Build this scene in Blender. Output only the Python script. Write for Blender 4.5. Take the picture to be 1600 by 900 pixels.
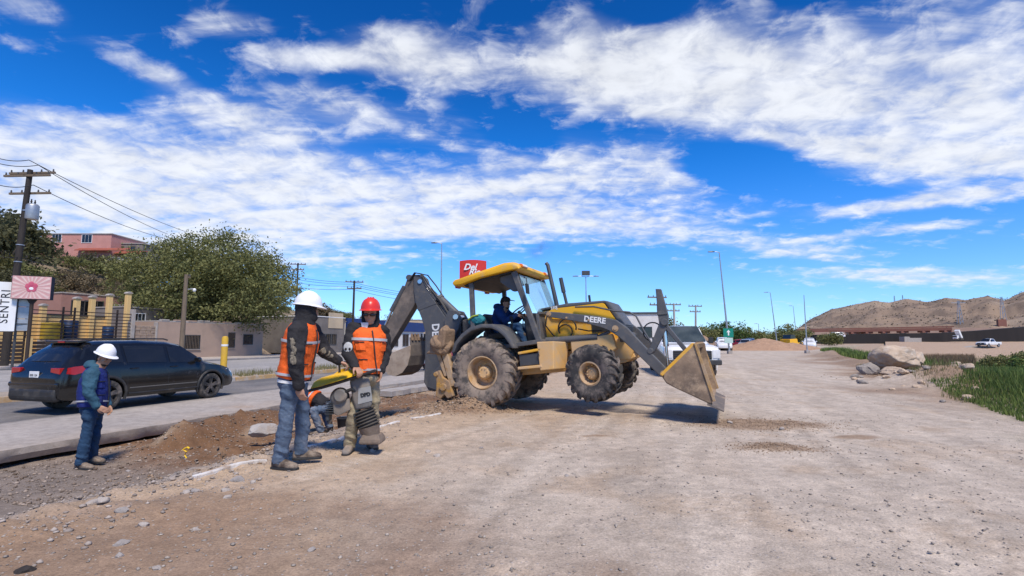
import bpy, bmesh, math, random
import numpy as np
from mathutils import Vector, Matrix, Euler
random.seed(7); np.random.seed(7)
RAD = math.radians
scene = bpy.context.scene
col = scene.collection
for o in list(bpy.data.objects): bpy.data.objects.remove(o)

# ---------------------------------------------------------------- camera
FPX = 800.0; CAMH = 1.28; TH = math.atan(82/800)
cd = bpy.data.cameras.new('camera'); cam = bpy.data.objects.new('camera', cd); col.objects.link(cam)
cam.location = (0, 0, CAMH); cam.rotation_euler = (math.pi/2 + TH, 0, 0)
cd.sensor_width = 36.0; cd.lens = 18.0; cd.clip_start = 0.05; cd.clip_end = 6000
scene.camera = cam
scene.render.resolution_x = 1024; scene.render.resolution_y = 576
scene.view_settings.view_transform = 'Standard'; scene.view_settings.look = 'None'
scene.view_settings.gamma = 1; scene.view_settings.use_curve_mapping = False
scene.view_settings.exposure = 0.58

_fw = np.array([0, math.cos(TH), math.sin(TH)]); _up = np.array([0, -math.sin(TH), math.cos(TH)]); _rt = np.array([1., 0, 0]); _C = np.array([0, 0, CAMH])
def ray(px, py): return _rt*(px-800)/FPX + _up*(450-py)/FPX + _fw
def P(px, py, Y):
    d = ray(px, py); return Vector(_C + d*(Y/d[1]))
def G(px, py, z=0.0):
    d = ray(px, py); return Vector(_C + d*((z-CAMH)/d[2]))
# road frame: s runs along the road, t to its right
RA = math.atan2(255, 800)
UX, UY = math.sin(RA), math.cos(RA); VX, VY = math.cos(RA), -math.sin(RA)
def R(s, t, z=0.0): return Vector((UX*s+VX*t, UY*s+VY*t, z))
def ST(p): return (p[0]*UX+p[1]*UY, p[0]*VX+p[1]*VY)
ROADYAW = math.atan2(UY, UX)      # local +x along the road

# ---------------------------------------------------------------- sun and sky
SUN_EL = RAD(56); SUN_AZ = RAD(157)       # azimuth clockwise from +Y
sd = Vector((math.sin(SUN_AZ)*math.cos(SUN_EL), math.cos(SUN_AZ)*math.cos(SUN_EL), math.sin(SUN_EL)))
sl = bpy.data.lights.new('sun', 'SUN'); sl.energy = 3.1; sl.angle = RAD(12.0); sl.color = (1.0, 0.91, 0.79)
so = bpy.data.objects.new('sun', sl); col.objects.link(so); so.location = (0, 0, 60)
so.rotation_euler = sd.to_track_quat('Z', 'Y').to_euler()

world = bpy.data.worlds.new('World'); scene.world = world; world.use_nodes = True
try:
    world.cycles.sampling_method = 'MANUAL'; world.cycles.sample_map_resolution = 256
except Exception: pass
wt = world.node_tree; wt.nodes.clear()
def N(tree, typ, **kw):
    n = tree.nodes.new(typ)
    for k, v in kw.items():
        if k.startswith('i_'): n.inputs[k[2:].replace('_', ' ')].default_value = v
        else: setattr(n, k, v)
    return n
def LK(tree, a, b): tree.links.new(a, b)
def MATH(tree, op, a, b=None, c=None, clamp=False):
    n = tree.nodes.new('ShaderNodeMath'); n.operation = op; n.use_clamp = clamp
    for i, x in enumerate((a, b, c)):
        if x is None: continue
        if isinstance(x, (int, float)): n.inputs[i].default_value = x
        else: tree.links.new(x, n.inputs[i])
    return n.outputs[0]
def MIXC(tree, fac, a, b, blend='MIX'):
    n = tree.nodes.new('ShaderNodeMix'); n.data_type = 'RGBA'; n.blend_type = blend
    for s_, x in ((n.inputs[0], fac), (n.inputs[6], a), (n.inputs[7], b)):
        if isinstance(x, (int, float)): s_.default_value = x
        elif isinstance(x, (tuple, list)): s_.default_value = (x[0], x[1], x[2], 1)
        else: tree.links.new(x, s_)
    return n.outputs[2]
def SMOOTH(tree, x, lo, hi, a=0.0, b=1.0):
    n = tree.nodes.new('ShaderNodeMapRange'); n.interpolation_type = 'SMOOTHSTEP'
    tree.links.new(x, n.inputs[0])
    for i, v in ((1, lo), (2, hi), (3, a), (4, b)):
        if isinstance(v, (int, float)): n.inputs[i].default_value = v
        else: tree.links.new(v, n.inputs[i])
    return n.outputs[0]
sky = N(wt, 'ShaderNodeTexSky', sky_type='NISHITA', sun_disc=False, sun_elevation=SUN_EL, sun_rotation=SUN_AZ, air_density=1.0, dust_density=0.4, ozone_density=3.0, altitude=1100)
tc = N(wt, 'ShaderNodeTexCoord'); sep = N(wt, 'ShaderNodeSeparateXYZ'); LK(wt, tc.outputs['Generated'], sep.inputs[0])
CLAYER = 0.20
dz = MATH(wt, 'MAXIMUM', sep.outputs[2], 0.0)
den = MATH(wt, 'ADD', dz, CLAYER)
cx = MATH(wt, 'DIVIDE', sep.outputs[0], den); cy = MATH(wt, 'DIVIDE', sep.outputs[1], den)
cmb = N(wt, 'ShaderNodeCombineXYZ'); LK(wt, cx, cmb.inputs[0]); LK(wt, cy, cmb.inputs[1])
PV = cmb.outputs[0]                                   # point on the flat cloud layer
def plane_pt(px, py):
    d = ray(px, py); d = d/np.linalg.norm(d); k = max(d[2], 0)+CLAYER; return (d[0]/k, d[1]/k)
def wnoise(scale, detail, rough, dist=0.0, stretch=(1, 1), rot=0.0, loc=(0, 0)):
    m = N(wt, 'ShaderNodeMapping'); m.inputs['Scale'].default_value = (stretch[0], stretch[1], 1); m.inputs['Rotation'].default_value = (0, 0, rot); m.inputs['Location'].default_value = (loc[0], loc[1], 0)
    LK(wt, PV, m.inputs[0])
    n = N(wt, 'ShaderNodeTexNoise', noise_dimensions='2D'); n.inputs['Scale'].default_value = scale; n.inputs['Detail'].default_value = detail
    n.inputs['Roughness'].default_value = rough; n.inputs['Distortion'].default_value = dist
    LK(wt, m.outputs[0], n.inputs['Vector']); return n.outputs['Fac']
def blob(pts, width, soft=1.0):
    """a bank of cloud along the segment between two points of the cloud layer"""
    (ax, ay), (bx, by) = plane_pt(*pts[0]), plane_pt(*pts[1])
    L = math.hypot(bx-ax, by-ay); ang = math.atan2(by-ay, bx-ax)
    m = N(wt, 'ShaderNodeMapping', vector_type='TEXTURE'); m.inputs['Location'].default_value = ((ax+bx)/2, (ay+by)/2, 0)
    m.inputs['Rotation'].default_value = (0, 0, ang); m.inputs['Scale'].default_value = (L/2+width*0.5, width, 1)
    LK(wt, PV, m.inputs[0])
    ln = N(wt, 'ShaderNodeVectorMath', operation='LENGTH'); LK(wt, m.outputs[0], ln.inputs[0])
    return SMOOTH(wt, ln.outputs['Value'], 1.0+soft*0.35, max(0.0, 1.0-soft), 0, 1)
big = wnoise(1.7, 2, 0.5, 0.0, (1, 1), 0.3, (3.1, 1.7))
puff = wnoise(10.0, 5, 0.62, 0.25, (1, 1.1), 0.5, (1.3, 7.7))
mid = wnoise(4.2, 4, 0.55, 0.3, (0.8, 1.3), RAD(-10), (2.3, 4.7))
streak = wnoise(2.6, 5, 0.60, 0.7, (0.45, 1.9), RAD(-16), (5.2, 2.1))
vor = N(wt, 'ShaderNodeTexVoronoi', feature='SMOOTH_F1', voronoi_dimensions='2D'); vor.inputs['Scale'].default_value = 11.0; vor.inputs['Smoothness'].default_value = 0.6
vm = N(wt, 'ShaderNodeVectorMath', operation='MULTIPLY_ADD'); vm.inputs[1].default_value = (0.12, 0.12, 0); cmb2 = N(wt, 'ShaderNodeCombineXYZ'); LK(wt, puff, cmb2.inputs[0]); LK(wt, mid, cmb2.inputs[1]); LK(wt, cmb2.outputs[0], vm.inputs[0]); LK(wt, PV, vm.inputs[2]); LK(wt, vm.outputs[0], vor.inputs['Vector'])
BANKS = [  # (segment in view, half width on the layer, softness, weight)
    (((-250, 290), (420, 280)), 0.50, 1.0, 0.40), (((250, 330), (820, 330)), 0.46, 1.0, 0.36), (((-150, 385), (600, 400)), 0.42, 1.0, 0.34), (((560, 330), (900, 360)), 0.40, 1.0, 0.24),
    (((830, 100), (1150, 150)), 0.20, 1.0, 0.46), (((1060, 150), (1420, 190)), 0.24, 1.0, 0.44), (((1230, 215), (1700, 270)), 0.26, 1.0, 0.36), (((1330, 90), (1700, 150)), 0.34, 1.0, 0.32), (((880, 90), (1300, 70)), 0.16, 1.0, 0.26),
    (((560, 75), (740, 105)), 0.13, 1.0, 0.36), (((390, 90), (600, 92)), 0.06, 1.0, 0.30), (((160, 75), (300, 140)), 0.06, 1.0, 0.30), (((380, 140), (600, 190)), 0.13, 1.0, 0.26), (((240, 150), (480, 220)), 0.12, 1.0, 0.20), (((560, 190), (760, 200)), 0.12, 1.0, 0.12),
    (((760, 260), (1000, 280)), 0.26, 1.0, 0.26), (((880, 330), (1150, 370)), 0.30, 1.0, 0.28), (((1000, 230), (1080, 300)), 0.14, 1.0, 0.22), (((1150, 380), (1360, 400)), 0.16, 1.0, 0.28),
    (((1280, 335), (1620, 295)), 0.10, 1.0, 0.36), (((1250, 375), (1600, 340)), 0.07, 1.0, 0.24), (((1200, 430), (1750, 440)), 0.22, 1.0, 0.24), (((0, 8), (90, 12)), 0.07, 1.0, 0.28), (((280, 25), (420, 40)), 0.08, 1.0, 0.20), (((60, 118), (140, 130)), 0.03, 1.0, 0.18),
]
HOLES = [(((1100, 245), (1220, 275)), 0.15, 1.0, 0.40), (((60, 110), (180, 160)), 0.12, 1.0, 0.20), (((1450, 405), (1700, 385)), 0.16, 1.0, 0.22), (((960, 15), (1060, 35)), 0.07, 1.0, 0.20), (((620, 455), (1150, 460)), 0.45, 1.0, 0.30), (((780, 180), (850, 240)), 0.10, 1.0, 0.22)]
cov = None
for seg, w, sft, k in BANKS:
    x = MATH(wt, 'MULTIPLY', blob(seg, w, sft), k); cov = x if cov is None else MATH(wt, 'ADD', cov, x)
for seg, w, sft, k in HOLES:
    x = MATH(wt, 'MULTIPLY', blob(seg, w, sft), k); cov = MATH(wt, 'SUBTRACT', cov, x)
cov = MATH(wt, 'MINIMUM', cov, 0.34)
fld = MATH(wt, 'ADD', MATH(wt, 'MULTIPLY', puff, 0.58), MATH(wt, 'MULTIPLY', streak, 0.46))
fld = MATH(wt, 'ADD', fld, MATH(wt, 'MULTIPLY', mid, 0.34)); fld = MATH(wt, 'ADD', fld, MATH(wt, 'MULTIPLY', big, 0.08))
tot = MATH(wt, 'ADD', MATH(wt, 'ADD', MATH(wt, 'MULTIPLY_ADD', vor.outputs['Distance'], -0.20, fld), cov), -0.155)
alpha = SMOOTH(wt, tot, 0.53, 0.98, 0, 1)
veil = MATH(wt, 'MULTIPLY', SMOOTH(wt, MATH(wt, 'ADD', cov, MATH(wt, 'MULTIPLY', streak, 0.35)), 0.20, 0.62, 0, 0.60), SMOOTH(wt, mid, 0.25, 0.6, 0.6, 1.0))
alpha = MATH(wt, 'SUBTRACT', 1.0, MATH(wt, 'MULTIPLY', MATH(wt, 'SUBTRACT', 1.0, alpha), MATH(wt, 'SUBTRACT', 1.0, veil)))
alpha = MATH(wt, 'MULTIPLY', alpha, SMOOTH(wt, dz, 0.01, 0.09, 0.0, 0.94))
skc = MIXC(wt, 1.0, sky.outputs[0], MIXC(wt, SMOOTH(wt, dz, 0.22, 0.58), (0.10, 0.68, 1.34), (0.035, 0.43, 0.96)), 'MULTIPLY')
hz = SMOOTH(wt, dz, -0.02, 0.36, 1.0, 0.0)
skc = MIXC(wt, MATH(wt, 'MULTIPLY', hz, 0.9), skc, MIXC(wt, 1.0, sky.outputs[0], (0.66, 0.88, 1.24), 'MULTIPLY'))
bright = MATH(wt, 'ADD', SMOOTH(wt, mid, 0.25, 0.7, 0.40, 0.52), SMOOTH(wt, puff, 0.25, 0.7, 0.42, 0.54))
CLOUD = 6.2
cn = N(wt, 'ShaderNodeCombineColor'); LK(wt, MATH(wt, 'MULTIPLY', bright, CLOUD*0.93), cn.inputs[0]); LK(wt, MATH(wt, 'MULTIPLY', bright, CLOUD*0.96), cn.inputs[1]); LK(wt, MATH(wt, 'MULTIPLY', bright, CLOUD*1.02), cn.inputs[2])
wcol = MIXC(wt, alpha, skc, cn.outputs[0])
bg = N(wt, 'ShaderNodeBackground'); bg.inputs['Strength'].default_value = 0.105
LK(wt, wcol, bg.inputs['Color'])
wo = N(wt, 'ShaderNodeOutputWorld'); LK(wt, bg.outputs[0], wo.inputs['Surface'])

# ---------------------------------------------------------------- materials
def rgb(c): return (c[0], c[1], c[2], 1.0)
_mats = {}
def pmat(name, c1, c2=None, scale=4.0, rough=0.8, metal=0.0, bump=0.0, bscale=40.0, dust=None, damt=0.5, dscale=3.0, spec=0.4, coat=0.0, stretch=None, trans=0.0, alpha=1.0, sharp=0.25):
    if name in _mats: return _mats[name]
    m = bpy.data.materials.new(name); m.use_nodes = True; t = m.node_tree; b = t.nodes['Principled BSDF']
    tc_ = N(t, 'ShaderNodeTexCoord'); vec = tc_.outputs['Object']
    if stretch:
        mp = N(t, 'ShaderNodeMapping'); mp.inputs['Scale'].default_value = stretch; LK(t, vec, mp.inputs[0]); vec = mp.outputs[0]
    c2 = c2 or tuple(x*0.82 for x in c1)
    n = N(t, 'ShaderNodeTexNoise'); n.inputs['Scale'].default_value = scale; n.inputs['Detail'].default_value = 7; n.inputs['Roughness'].default_value = 0.62
    LK(t, vec, n.inputs['Vector'])
    c = MIXC(t, SMOOTH(t, n.outputs['Fac'], 0.5-sharp, 0.5+sharp), c1, c2)
    r = rough
    if dust:
        n2 = N(t, 'ShaderNodeTexNoise'); n2.inputs['Scale'].default_value = dscale; n2.inputs['Detail'].default_value = 8; n2.inputs['Roughness'].default_value = 0.7
        LK(t, vec, n2.inputs['Vector'])
        f = SMOOTH(t, n2.outputs['Fac'], 0.62-damt*0.4, 0.85-damt*0.4)
        c = MIXC(t, f, c, dust)
        rr = N(t, 'ShaderNodeMapRange'); LK(t, f, rr.inputs[0]); rr.inputs[3].default_value = rough; rr.inputs[4].default_value = 0.95; r = rr.outputs[0]
    LK(t, c, b.inputs['Base Color'])
    if isinstance(r, float): b.inputs['Roughness'].default_value = r
    else: LK(t, r, b.inputs['Roughness'])
    b.inputs['Metallic'].default_value = metal; b.inputs['Specular IOR Level'].default_value = spec
    b.inputs['Coat Weight'].default_value = coat; b.inputs['Coat Roughness'].default_value = 0.06
    b.inputs['Transmission Weight'].default_value = trans; b.inputs['Alpha'].default_value = alpha
    if bump:
        n3 = N(t, 'ShaderNodeTexNoise'); n3.inputs['Scale'].default_value = bscale; n3.inputs['Detail'].default_value = 6; n3.inputs['Roughness'].default_value = 0.65
        LK(t, vec, n3.inputs['Vector'])
        bp = N(t, 'ShaderNodeBump'); bp.inputs['Strength'].default_value = bump; bp.inputs['Distance'].default_value = 0.02
        LK(t, n3.outputs['Fac'], bp.inputs['Height']); LK(t, bp.outputs[0], b.inputs['Normal'])
    _mats[name] = m; return m
def attr_mat(name, rough=0.9, fine=(60, 0.25), bump=0.6, bscale=(9, 70), spec=0.25):
    """ground: colour zones come with the mesh, grain and relief from noise"""
    m = bpy.data.materials.new(name); m.use_nodes = True; t = m.node_tree; b = t.nodes['Principled BSDF']
    at = N(t, 'ShaderNodeAttribute'); at.attribute_name = 'zone'
    g = N(t, 'ShaderNodeNewGeometry'); vec = g.outputs['Position']
    def nz(sc, det=6, ro=0.65):
        n = N(t, 'ShaderNodeTexNoise'); n.inputs['Scale'].default_value = sc; n.inputs['Detail'].default_value = det; n.inputs['Roughness'].default_value = ro
        LK(t, vec, n.inputs['Vector']); return n.outputs['Fac']
    c = at.outputs['Color']
    a1 = SMOOTH(t, nz(1.3), 0.3, 0.7, 0.88, 1.10); a2 = SMOOTH(t, nz(fine[0], 4, 0.8), 0.3, 0.7, 1-fine[1], 1+fine[1]); a3 = SMOOTH(t, nz(7), 0.3, 0.7, 0.85, 1.14)
    k = MATH(t, 'MULTIPLY', MATH(t, 'MULTIPLY', a1, a2), a3)
    cc = N(t, 'ShaderNodeCombineColor')
    for i in range(3): LK(t, k, cc.inputs[i])
    c = MIXC(t, 1.0, c, cc.outputs[0], 'MULTIPLY')
    vo = N(t, 'ShaderNodeTexVoronoi'); vo.inputs['Scale'].default_value = 34; vo.inputs['Randomness'].default_value = 1.0; LK(t, vec, vo.inputs['Vector'])
    peb = SMOOTH(t, vo.outputs['Distance'], 0.22, 0.34, 1.0, 0.0)
    sv = N(t, 'ShaderNodeSeparateColor'); LK(t, vo.outputs['Color'], sv.inputs[0])
    sel = SMOOTH(t, sv.outputs[0], 0.72, 0.8, 0.0, 1.0)
    pf = MATH(t, 'MULTIPLY', peb, sel)
    pc = MIXC(t, sv.outputs[1], (0.17, 0.145, 0.13), (0.50, 0.45, 0.41))
    c = MIXC(t, MATH(t, 'MULTIPLY', pf, 0.75), c, pc)
    LK(t, c, b.inputs['Base Color']); b.inputs['Roughness'].default_value = rough; b.inputs['Specular IOR Level'].default_value = spec
    h = MATH(t, 'ADD', MATH(t, 'MULTIPLY', nz(bscale[0]), 0.6), MATH(t, 'MULTIPLY', nz(bscale[1], 4, 0.75), 0.22))
    h = MATH(t, 'ADD', h, MATH(t, 'MULTIPLY', pf, 0.16))
    bp = N(t, 'ShaderNodeBump'); bp.inputs['Strength'].default_value = bump; bp.inputs['Distance'].default_value = 0.06
    LK(t, h, bp.inputs['Height']); LK(t, bp.outputs[0], b.inputs['Normal'])
    return m
def leaf_mat(name, c1, c2):
    m = bpy.data.materials.new(name); m.use_nodes = True; t = m.node_tree; b = t.nodes['Principled BSDF']
    tc_ = N(t, 'ShaderNodeTexCoord'); n = N(t, 'ShaderNodeTexNoise'); n.inputs['Scale'].default_value = 1.1; n.inputs['Detail'].default_value = 5
    LK(t, tc_.outputs['Object'], n.inputs['Vector'])
    at = N(t, 'ShaderNodeAttribute'); at.attribute_name = 'tone'
    f = MATH(t, 'ADD', MATH(t, 'MULTIPLY', n.outputs['Fac'], 0.6), MATH(t, 'MULTIPLY', at.outputs['Fac'], 0.55))
    LK(t, MIXC(t, SMOOTH(t, f, 0.25, 0.85), c1, c2), b.inputs['Base Color'])
    b.inputs['Roughness'].default_value = 0.7; b.inputs['Specular IOR Level'].default_value = 0.25
    tr = N(t, 'ShaderNodeBsdfTranslucent'); LK(t, MIXC(t, 0.5, c2, c2), tr.inputs['Color'])
    mx = N(t, 'ShaderNodeMixShader'); mx.inputs[0].default_value = 0.22; LK(t, b.outputs[0], mx.inputs[1]); LK(t, tr.outputs[0], mx.inputs[2])
    LK(t, mx.outputs[0], t.nodes['Material Output'].inputs['Surface'])
    _mats[name] = m; return m

DUST = (0.36, 0.27, 0.20)
M = dict(
    concrete=pmat('concrete', (0.40, 0.37, 0.34), (0.30, 0.275, 0.25), 2.5, 0.9, bump=0.5, bscale=25, dust=(0.33, 0.27, 0.22), damt=0.4),
    kerb_white=pmat('kerb_white', (0.74, 0.72, 0.69), (0.55, 0.51, 0.47), 6, 0.85, bump=0.3, dust=DUST, damt=0.35, dscale=5),
    kerb_ochre=pmat('kerb_ochre', (0.50, 0.30, 0.09), (0.36, 0.24, 0.13), 2.0, 0.85, bump=0.3, dust=(0.4, 0.34, 0.28), damt=0.45),
    stone=pmat('stone', (0.36, 0.32, 0.29), (0.22, 0.20, 0.185), 9, 0.9, bump=0.6, bscale=30),
    boulder=pmat('boulder', (0.52, 0.40, 0.29), (0.34, 0.25, 0.18), 2.2, 0.92, bump=0.9, bscale=9, dust=(0.50, 0.42, 0.34), damt=0.4),
    wood_dark=pmat('wood_dark', (0.022, 0.018, 0.016), (0.045, 0.036, 0.030), 3, 0.85, bump=0.4, stretch=(6, 6, 0.6)),
    wood=pmat('wood', (0.20, 0.15, 0.10), (0.12, 0.09, 0.065), 3, 0.85, bump=0.4, stretch=(6, 6, 0.6)),
    galv=pmat('galvanised', (0.42, 0.44, 0.46), (0.33, 0.35, 0.37), 4, 0.45, 0.6),
    darksteel=pmat('dark_steel', (0.055, 0.058, 0.062), (0.085, 0.085, 0.085), 5, 0.5, 0.3),
    black=pmat('black_plastic', (0.02, 0.02, 0.021), (0.03, 0.03, 0.03), 6, 0.55),
    white=pmat('white_paint', (0.78, 0.78, 0.76), (0.70, 0.69, 0.67), 2, 0.6),
    glass=pmat('dark_glass', (0.012, 0.014, 0.017), (0.016, 0.018, 0.022), 2, 0.05, spec=0.6),
)
# ---------------------------------------------------------------- mesh helpers
def mesh_obj(name, verts, faces, mat, parent=None, smooth=False, loc=None):
    me = bpy.data.meshes.new(name); me.from_pydata([tuple(v) for v in verts], [], [tuple(f) for f in faces]); me.validate()
    if mat is not None: me.materials.append(mat)
    if smooth: me.shade_smooth()
    o = bpy.data.objects.new(name, me); col.objects.link(o)
    if parent is not None: o.parent = parent
    if loc is not None: o.location = loc
    return o
def np_mesh(name, V, F, mat, smooth=False, parent=None, attrs=None):
    """V (n,3), F (m,k) arrays"""
    V = np.asarray(V, dtype=np.float32); F = np.asarray(F, dtype=np.int32)
    me = bpy.data.meshes.new(name); me.vertices.add(len(V)); me.vertices.foreach_set('co', V.ravel())
    k = F.shape[1]; me.loops.add(F.size); me.loops.foreach_set('vertex_index', F.ravel())
    me.polygons.add(len(F)); me.polygons.foreach_set('loop_start', np.arange(0, F.size, k, dtype=np.int32)); me.polygons.foreach_set('loop_total', np.full(len(F), k, dtype=np.int32))
    if smooth: me.polygons.foreach_set('use_smooth', np.ones(len(F), dtype=bool))
    me.update(calc_edges=True)
    for an, typ, dat in (attrs or []):
        a = me.attributes.new(an, typ, 'POINT')
        a.data.foreach_set('color' if typ == 'FLOAT_COLOR' else 'value', np.asarray(dat, dtype=np.float32).ravel())
    if mat is not None: me.materials.append(mat)
    o = bpy.data.objects.new(name, me); col.objects.link(o)
    if parent is not None: o.parent = parent
    return o
def tag(o, label=None, cat=None, group=None, kind=None):
    if label: o['label'] = label
    if cat: o['category'] = cat
    if group: o['group'] = group
    if kind: o['kind'] = kind
    return o
def thing(name, label, cat, loc=(0, 0, 0), rz=0.0, group=None, rot=None):
    o = bpy.data.objects.new(name, None); col.objects.link(o); o.empty_display_size = 0.2
    o.location = loc; o.rotation_euler = rot if rot is not None else (0, 0, rz)
    return tag(o, label, cat, group)
def copy_tree(o, parent=None):
    c = o.copy(); col.objects.link(c)
    if parent is not None: c.parent = parent
    for ch in [x for x in o.children]: copy_tree(ch, c)
    return c
class MB:
    """collects simple solids into one mesh"""
    def __init__(s): s.v = []; s.f = []
    def add(s, vs, fs):
        b = len(s.v); s.v += [tuple(v) for v in vs]; s.f += [tuple(i+b for i in f) for f in fs]; return s
    def box(s, c, d, rot=None):
        hx, hy, hz = d[0]/2, d[1]/2, d[2]/2
        vs = [Vector((x*hx, y*hy, z*hz)) for x in (-1, 1) for y in (-1, 1) for z in (-1, 1)]
        if rot is not None: vs = [rot @ v for v in vs]
        c = Vector(c)
        return s.add([v+c for v in vs], [(0, 1, 3, 2), (4, 6, 7, 5), (0, 4, 5, 1), (2, 3, 7, 6), (0, 2, 6, 4), (1, 5, 7, 3)])
    def bar(s, a, b, w, h, up=(0, 0, 1)):
        a, b = Vector(a), Vector(b); d = (b-a); L = d.length; d.normalize(); u_ = Vector(up)
        sx = d.cross(u_)
        if sx.length < 1e-5: sx = d.cross(Vector((1, 0, 0)))
        sx.normalize(); uz = sx.cross(d)
        vs = []
        for p in (a, b):
            for i, j in ((-1, -1), (1, -1), (1, 1), (-1, 1)): vs.append(p+sx*(i*w/2)+uz*(j*h/2))
        return s.add(vs, [(0, 1, 2, 3), (7, 6, 5, 4), (0, 4, 5, 1), (1, 5, 6, 2), (2, 6, 7, 3), (3, 7, 4, 0)])
    def prism(s, prof, y0, y1, axis='y'):
        n = len(prof); vs = []
        for y in (y0, y1):
            for a, b in prof: vs.append((a, y, b) if axis == 'y' else ((y, a, b) if axis == 'x' else (a, b, y)))
        fs = [tuple(range(n)), tuple(range(2*n-1, n-1, -1))] + [(i, i+n, (i+1) % n+n, (i+1) % n) for i in range(n)]
        return s.add(vs, fs)
    def tube(s, pts, r, seg=8, cap=True, flat=1.0):
        pts = [Vector(p) for p in pts]; n = len(pts); rr = r if isinstance(r, (list, tuple)) else [r]*n
        vs = []; prev = None
        for i, p in enumerate(pts):
            d = (pts[min(i+1, n-1)]-pts[max(i-1, 0)]).normalized()
            if prev is None:
                a = Vector((0, 0, 1)) if abs(d.z) < 0.9 else Vector((1, 0, 0)); x = d.cross(a).normalized()
            else:
                x = (prev - d*prev.dot(d))
                x = x.normalized() if x.length > 1e-6 else d.orthogonal().normalized()
            prev = x; y = d.cross(x)
            for k in range(seg):
                t = 2*math.pi*k/seg; vs.append(p + (x*math.cos(t) + y*math.sin(t)*flat)*rr[i])
        fs = [(i*seg+k, i*seg+(k+1) % seg, (i+1)*seg+(k+1) % seg, (i+1)*seg+k) for i in range(n-1) for k in range(seg)]
        if cap: fs += [tuple(range(seg-1, -1, -1)), tuple((n-1)*seg+k for k in range(seg))]
        return s.add(vs, fs)
    def lathe(s, prof, c=(0, 0, 0), axis='y', seg=32, closed=True):
        """prof list of (radius, offset along the axis)"""
        c = Vector(c); n = len(prof); vs = []
        for k in range(seg):
            t = 2*math.pi*k/seg; ct, sn = math.cos(t), math.sin(t)
            for r, h in prof:
                vs.append(c + Vector({'y': (r*ct, h, r*sn), 'z': (r*ct, r*sn, h), 'x': (h, r*ct, r*sn)}[axis]))
        fs = []
        m = n if closed else n-1
        for k in range(seg):
            for i in range(m):
                j = (i+1) % n; k2 = (k+1) % seg
                fs.append((k*n+i, k*n+j, k2*n+j, k2*n+i))
        return s.add(vs, fs)
    def ellipsoid(s, c, r, seg=16, rings=10, rot=None):
        c = Vector(c); vs = [Vector((0, 0, -r[2]))]
        for i in range(1, rings):
            ph = -math.pi/2 + math.pi*i/rings
            for k in range(seg):
                t = 2*math.pi*k/seg; vs.append(Vector((r[0]*math.cos(ph)*math.cos(t), r[1]*math.cos(ph)*math.sin(t), r[2]*math.sin(ph))))
        vs.append(Vector((0, 0, r[2]))); top = len(vs)-1
        fs = [(0, 1+(k+1) % seg, 1+k) for k in range(seg)]
        for i in range(rings-2):
            for k in range(seg): fs.append((1+i*seg+k, 1+i*seg+(k+1) % seg, 1+(i+1)*seg+(k+1) % seg, 1+(i+1)*seg+k))
        b = 1+(rings-2)*seg
        fs += [(b+k, b+(k+1) % seg, top) for k in range(seg)]
        if rot is not None: vs = [rot @ v for v in vs]
        return s.add([v+c for v in vs], fs)
    def loft(s, rings, cap=True, closed=True):
        n = len(rings[0]); vs = [p for r in rings for p in r]; fs = []
        for i in range(len(rings)-1):
            for k in range(n if closed else n-1): fs.append((i*n+k, i*n+(k+1) % n, (i+1)*n+(k+1) % n, (i+1)*n+k))
        if cap: fs += [tuple(range(n-1, -1, -1)), tuple((len(rings)-1)*n+k for k in range(n))]
        return s.add(vs, fs)
    def build(s, name, mat, parent=None, smooth=False, bevel=0.0, bseg=2, angle=30, loc=None, rot=None):
        me = bpy.data.meshes.new(name); me.from_pydata(s.v, [], s.f)
        bm = bmesh.new(); bm.from_mesh(me)
        bmesh.ops.recalc_face_normals(bm, faces=bm.faces)
        if bevel:
            ed = [e for e in bm.edges if len(e.link_faces) == 2 and e.calc_face_angle(0) > RAD(angle)]
            bmesh.ops.bevel(bm, geom=ed, offset=bevel, segments=bseg, affect='EDGES', profile=0.5, clamp_overlap=True)
        bm.to_mesh(me); bm.free(); me.materials.append(mat)
        if smooth:
            me.shade_smooth()
            try: me.set_sharp_from_angle(angle=RAD(40))
            except Exception: pass
        o = bpy.data.objects.new(name, me); col.objects.link(o)
        if parent is not None: o.parent = parent
        if loc is not None: o.location = loc
        if rot is not None: o.rotation_euler = rot
        return o
def text_mesh(name, body, size, mat, parent, mtx, extrude=0.004, bold=0.0, spacing=1.0):
    """flat lettering; mtx places its x-right, y-up plane"""
    cu = bpy.data.curves.new(name, 'FONT'); cu.body = body; cu.size = size; cu.extrude = extrude; cu.align_x = 'CENTER'; cu.align_y = 'CENTER'; cu.offset = bold; cu.space_character = spacing
    cu.resolution_u = 3
    t = bpy.data.objects.new(name, cu); col.objects.link(t)
    dg = bpy.context.evaluated_depsgraph_get(); me = bpy.data.meshes.new_from_object(t.evaluated_get(dg))
    bpy.data.objects.remove(t); me.transform(mtx); me.materials.clear(); me.materials.append(mat); me.name = name
    o = bpy.data.objects.new(name, me); col.objects.link(o)
    if parent is not None: o.parent = parent
    return o
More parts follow.
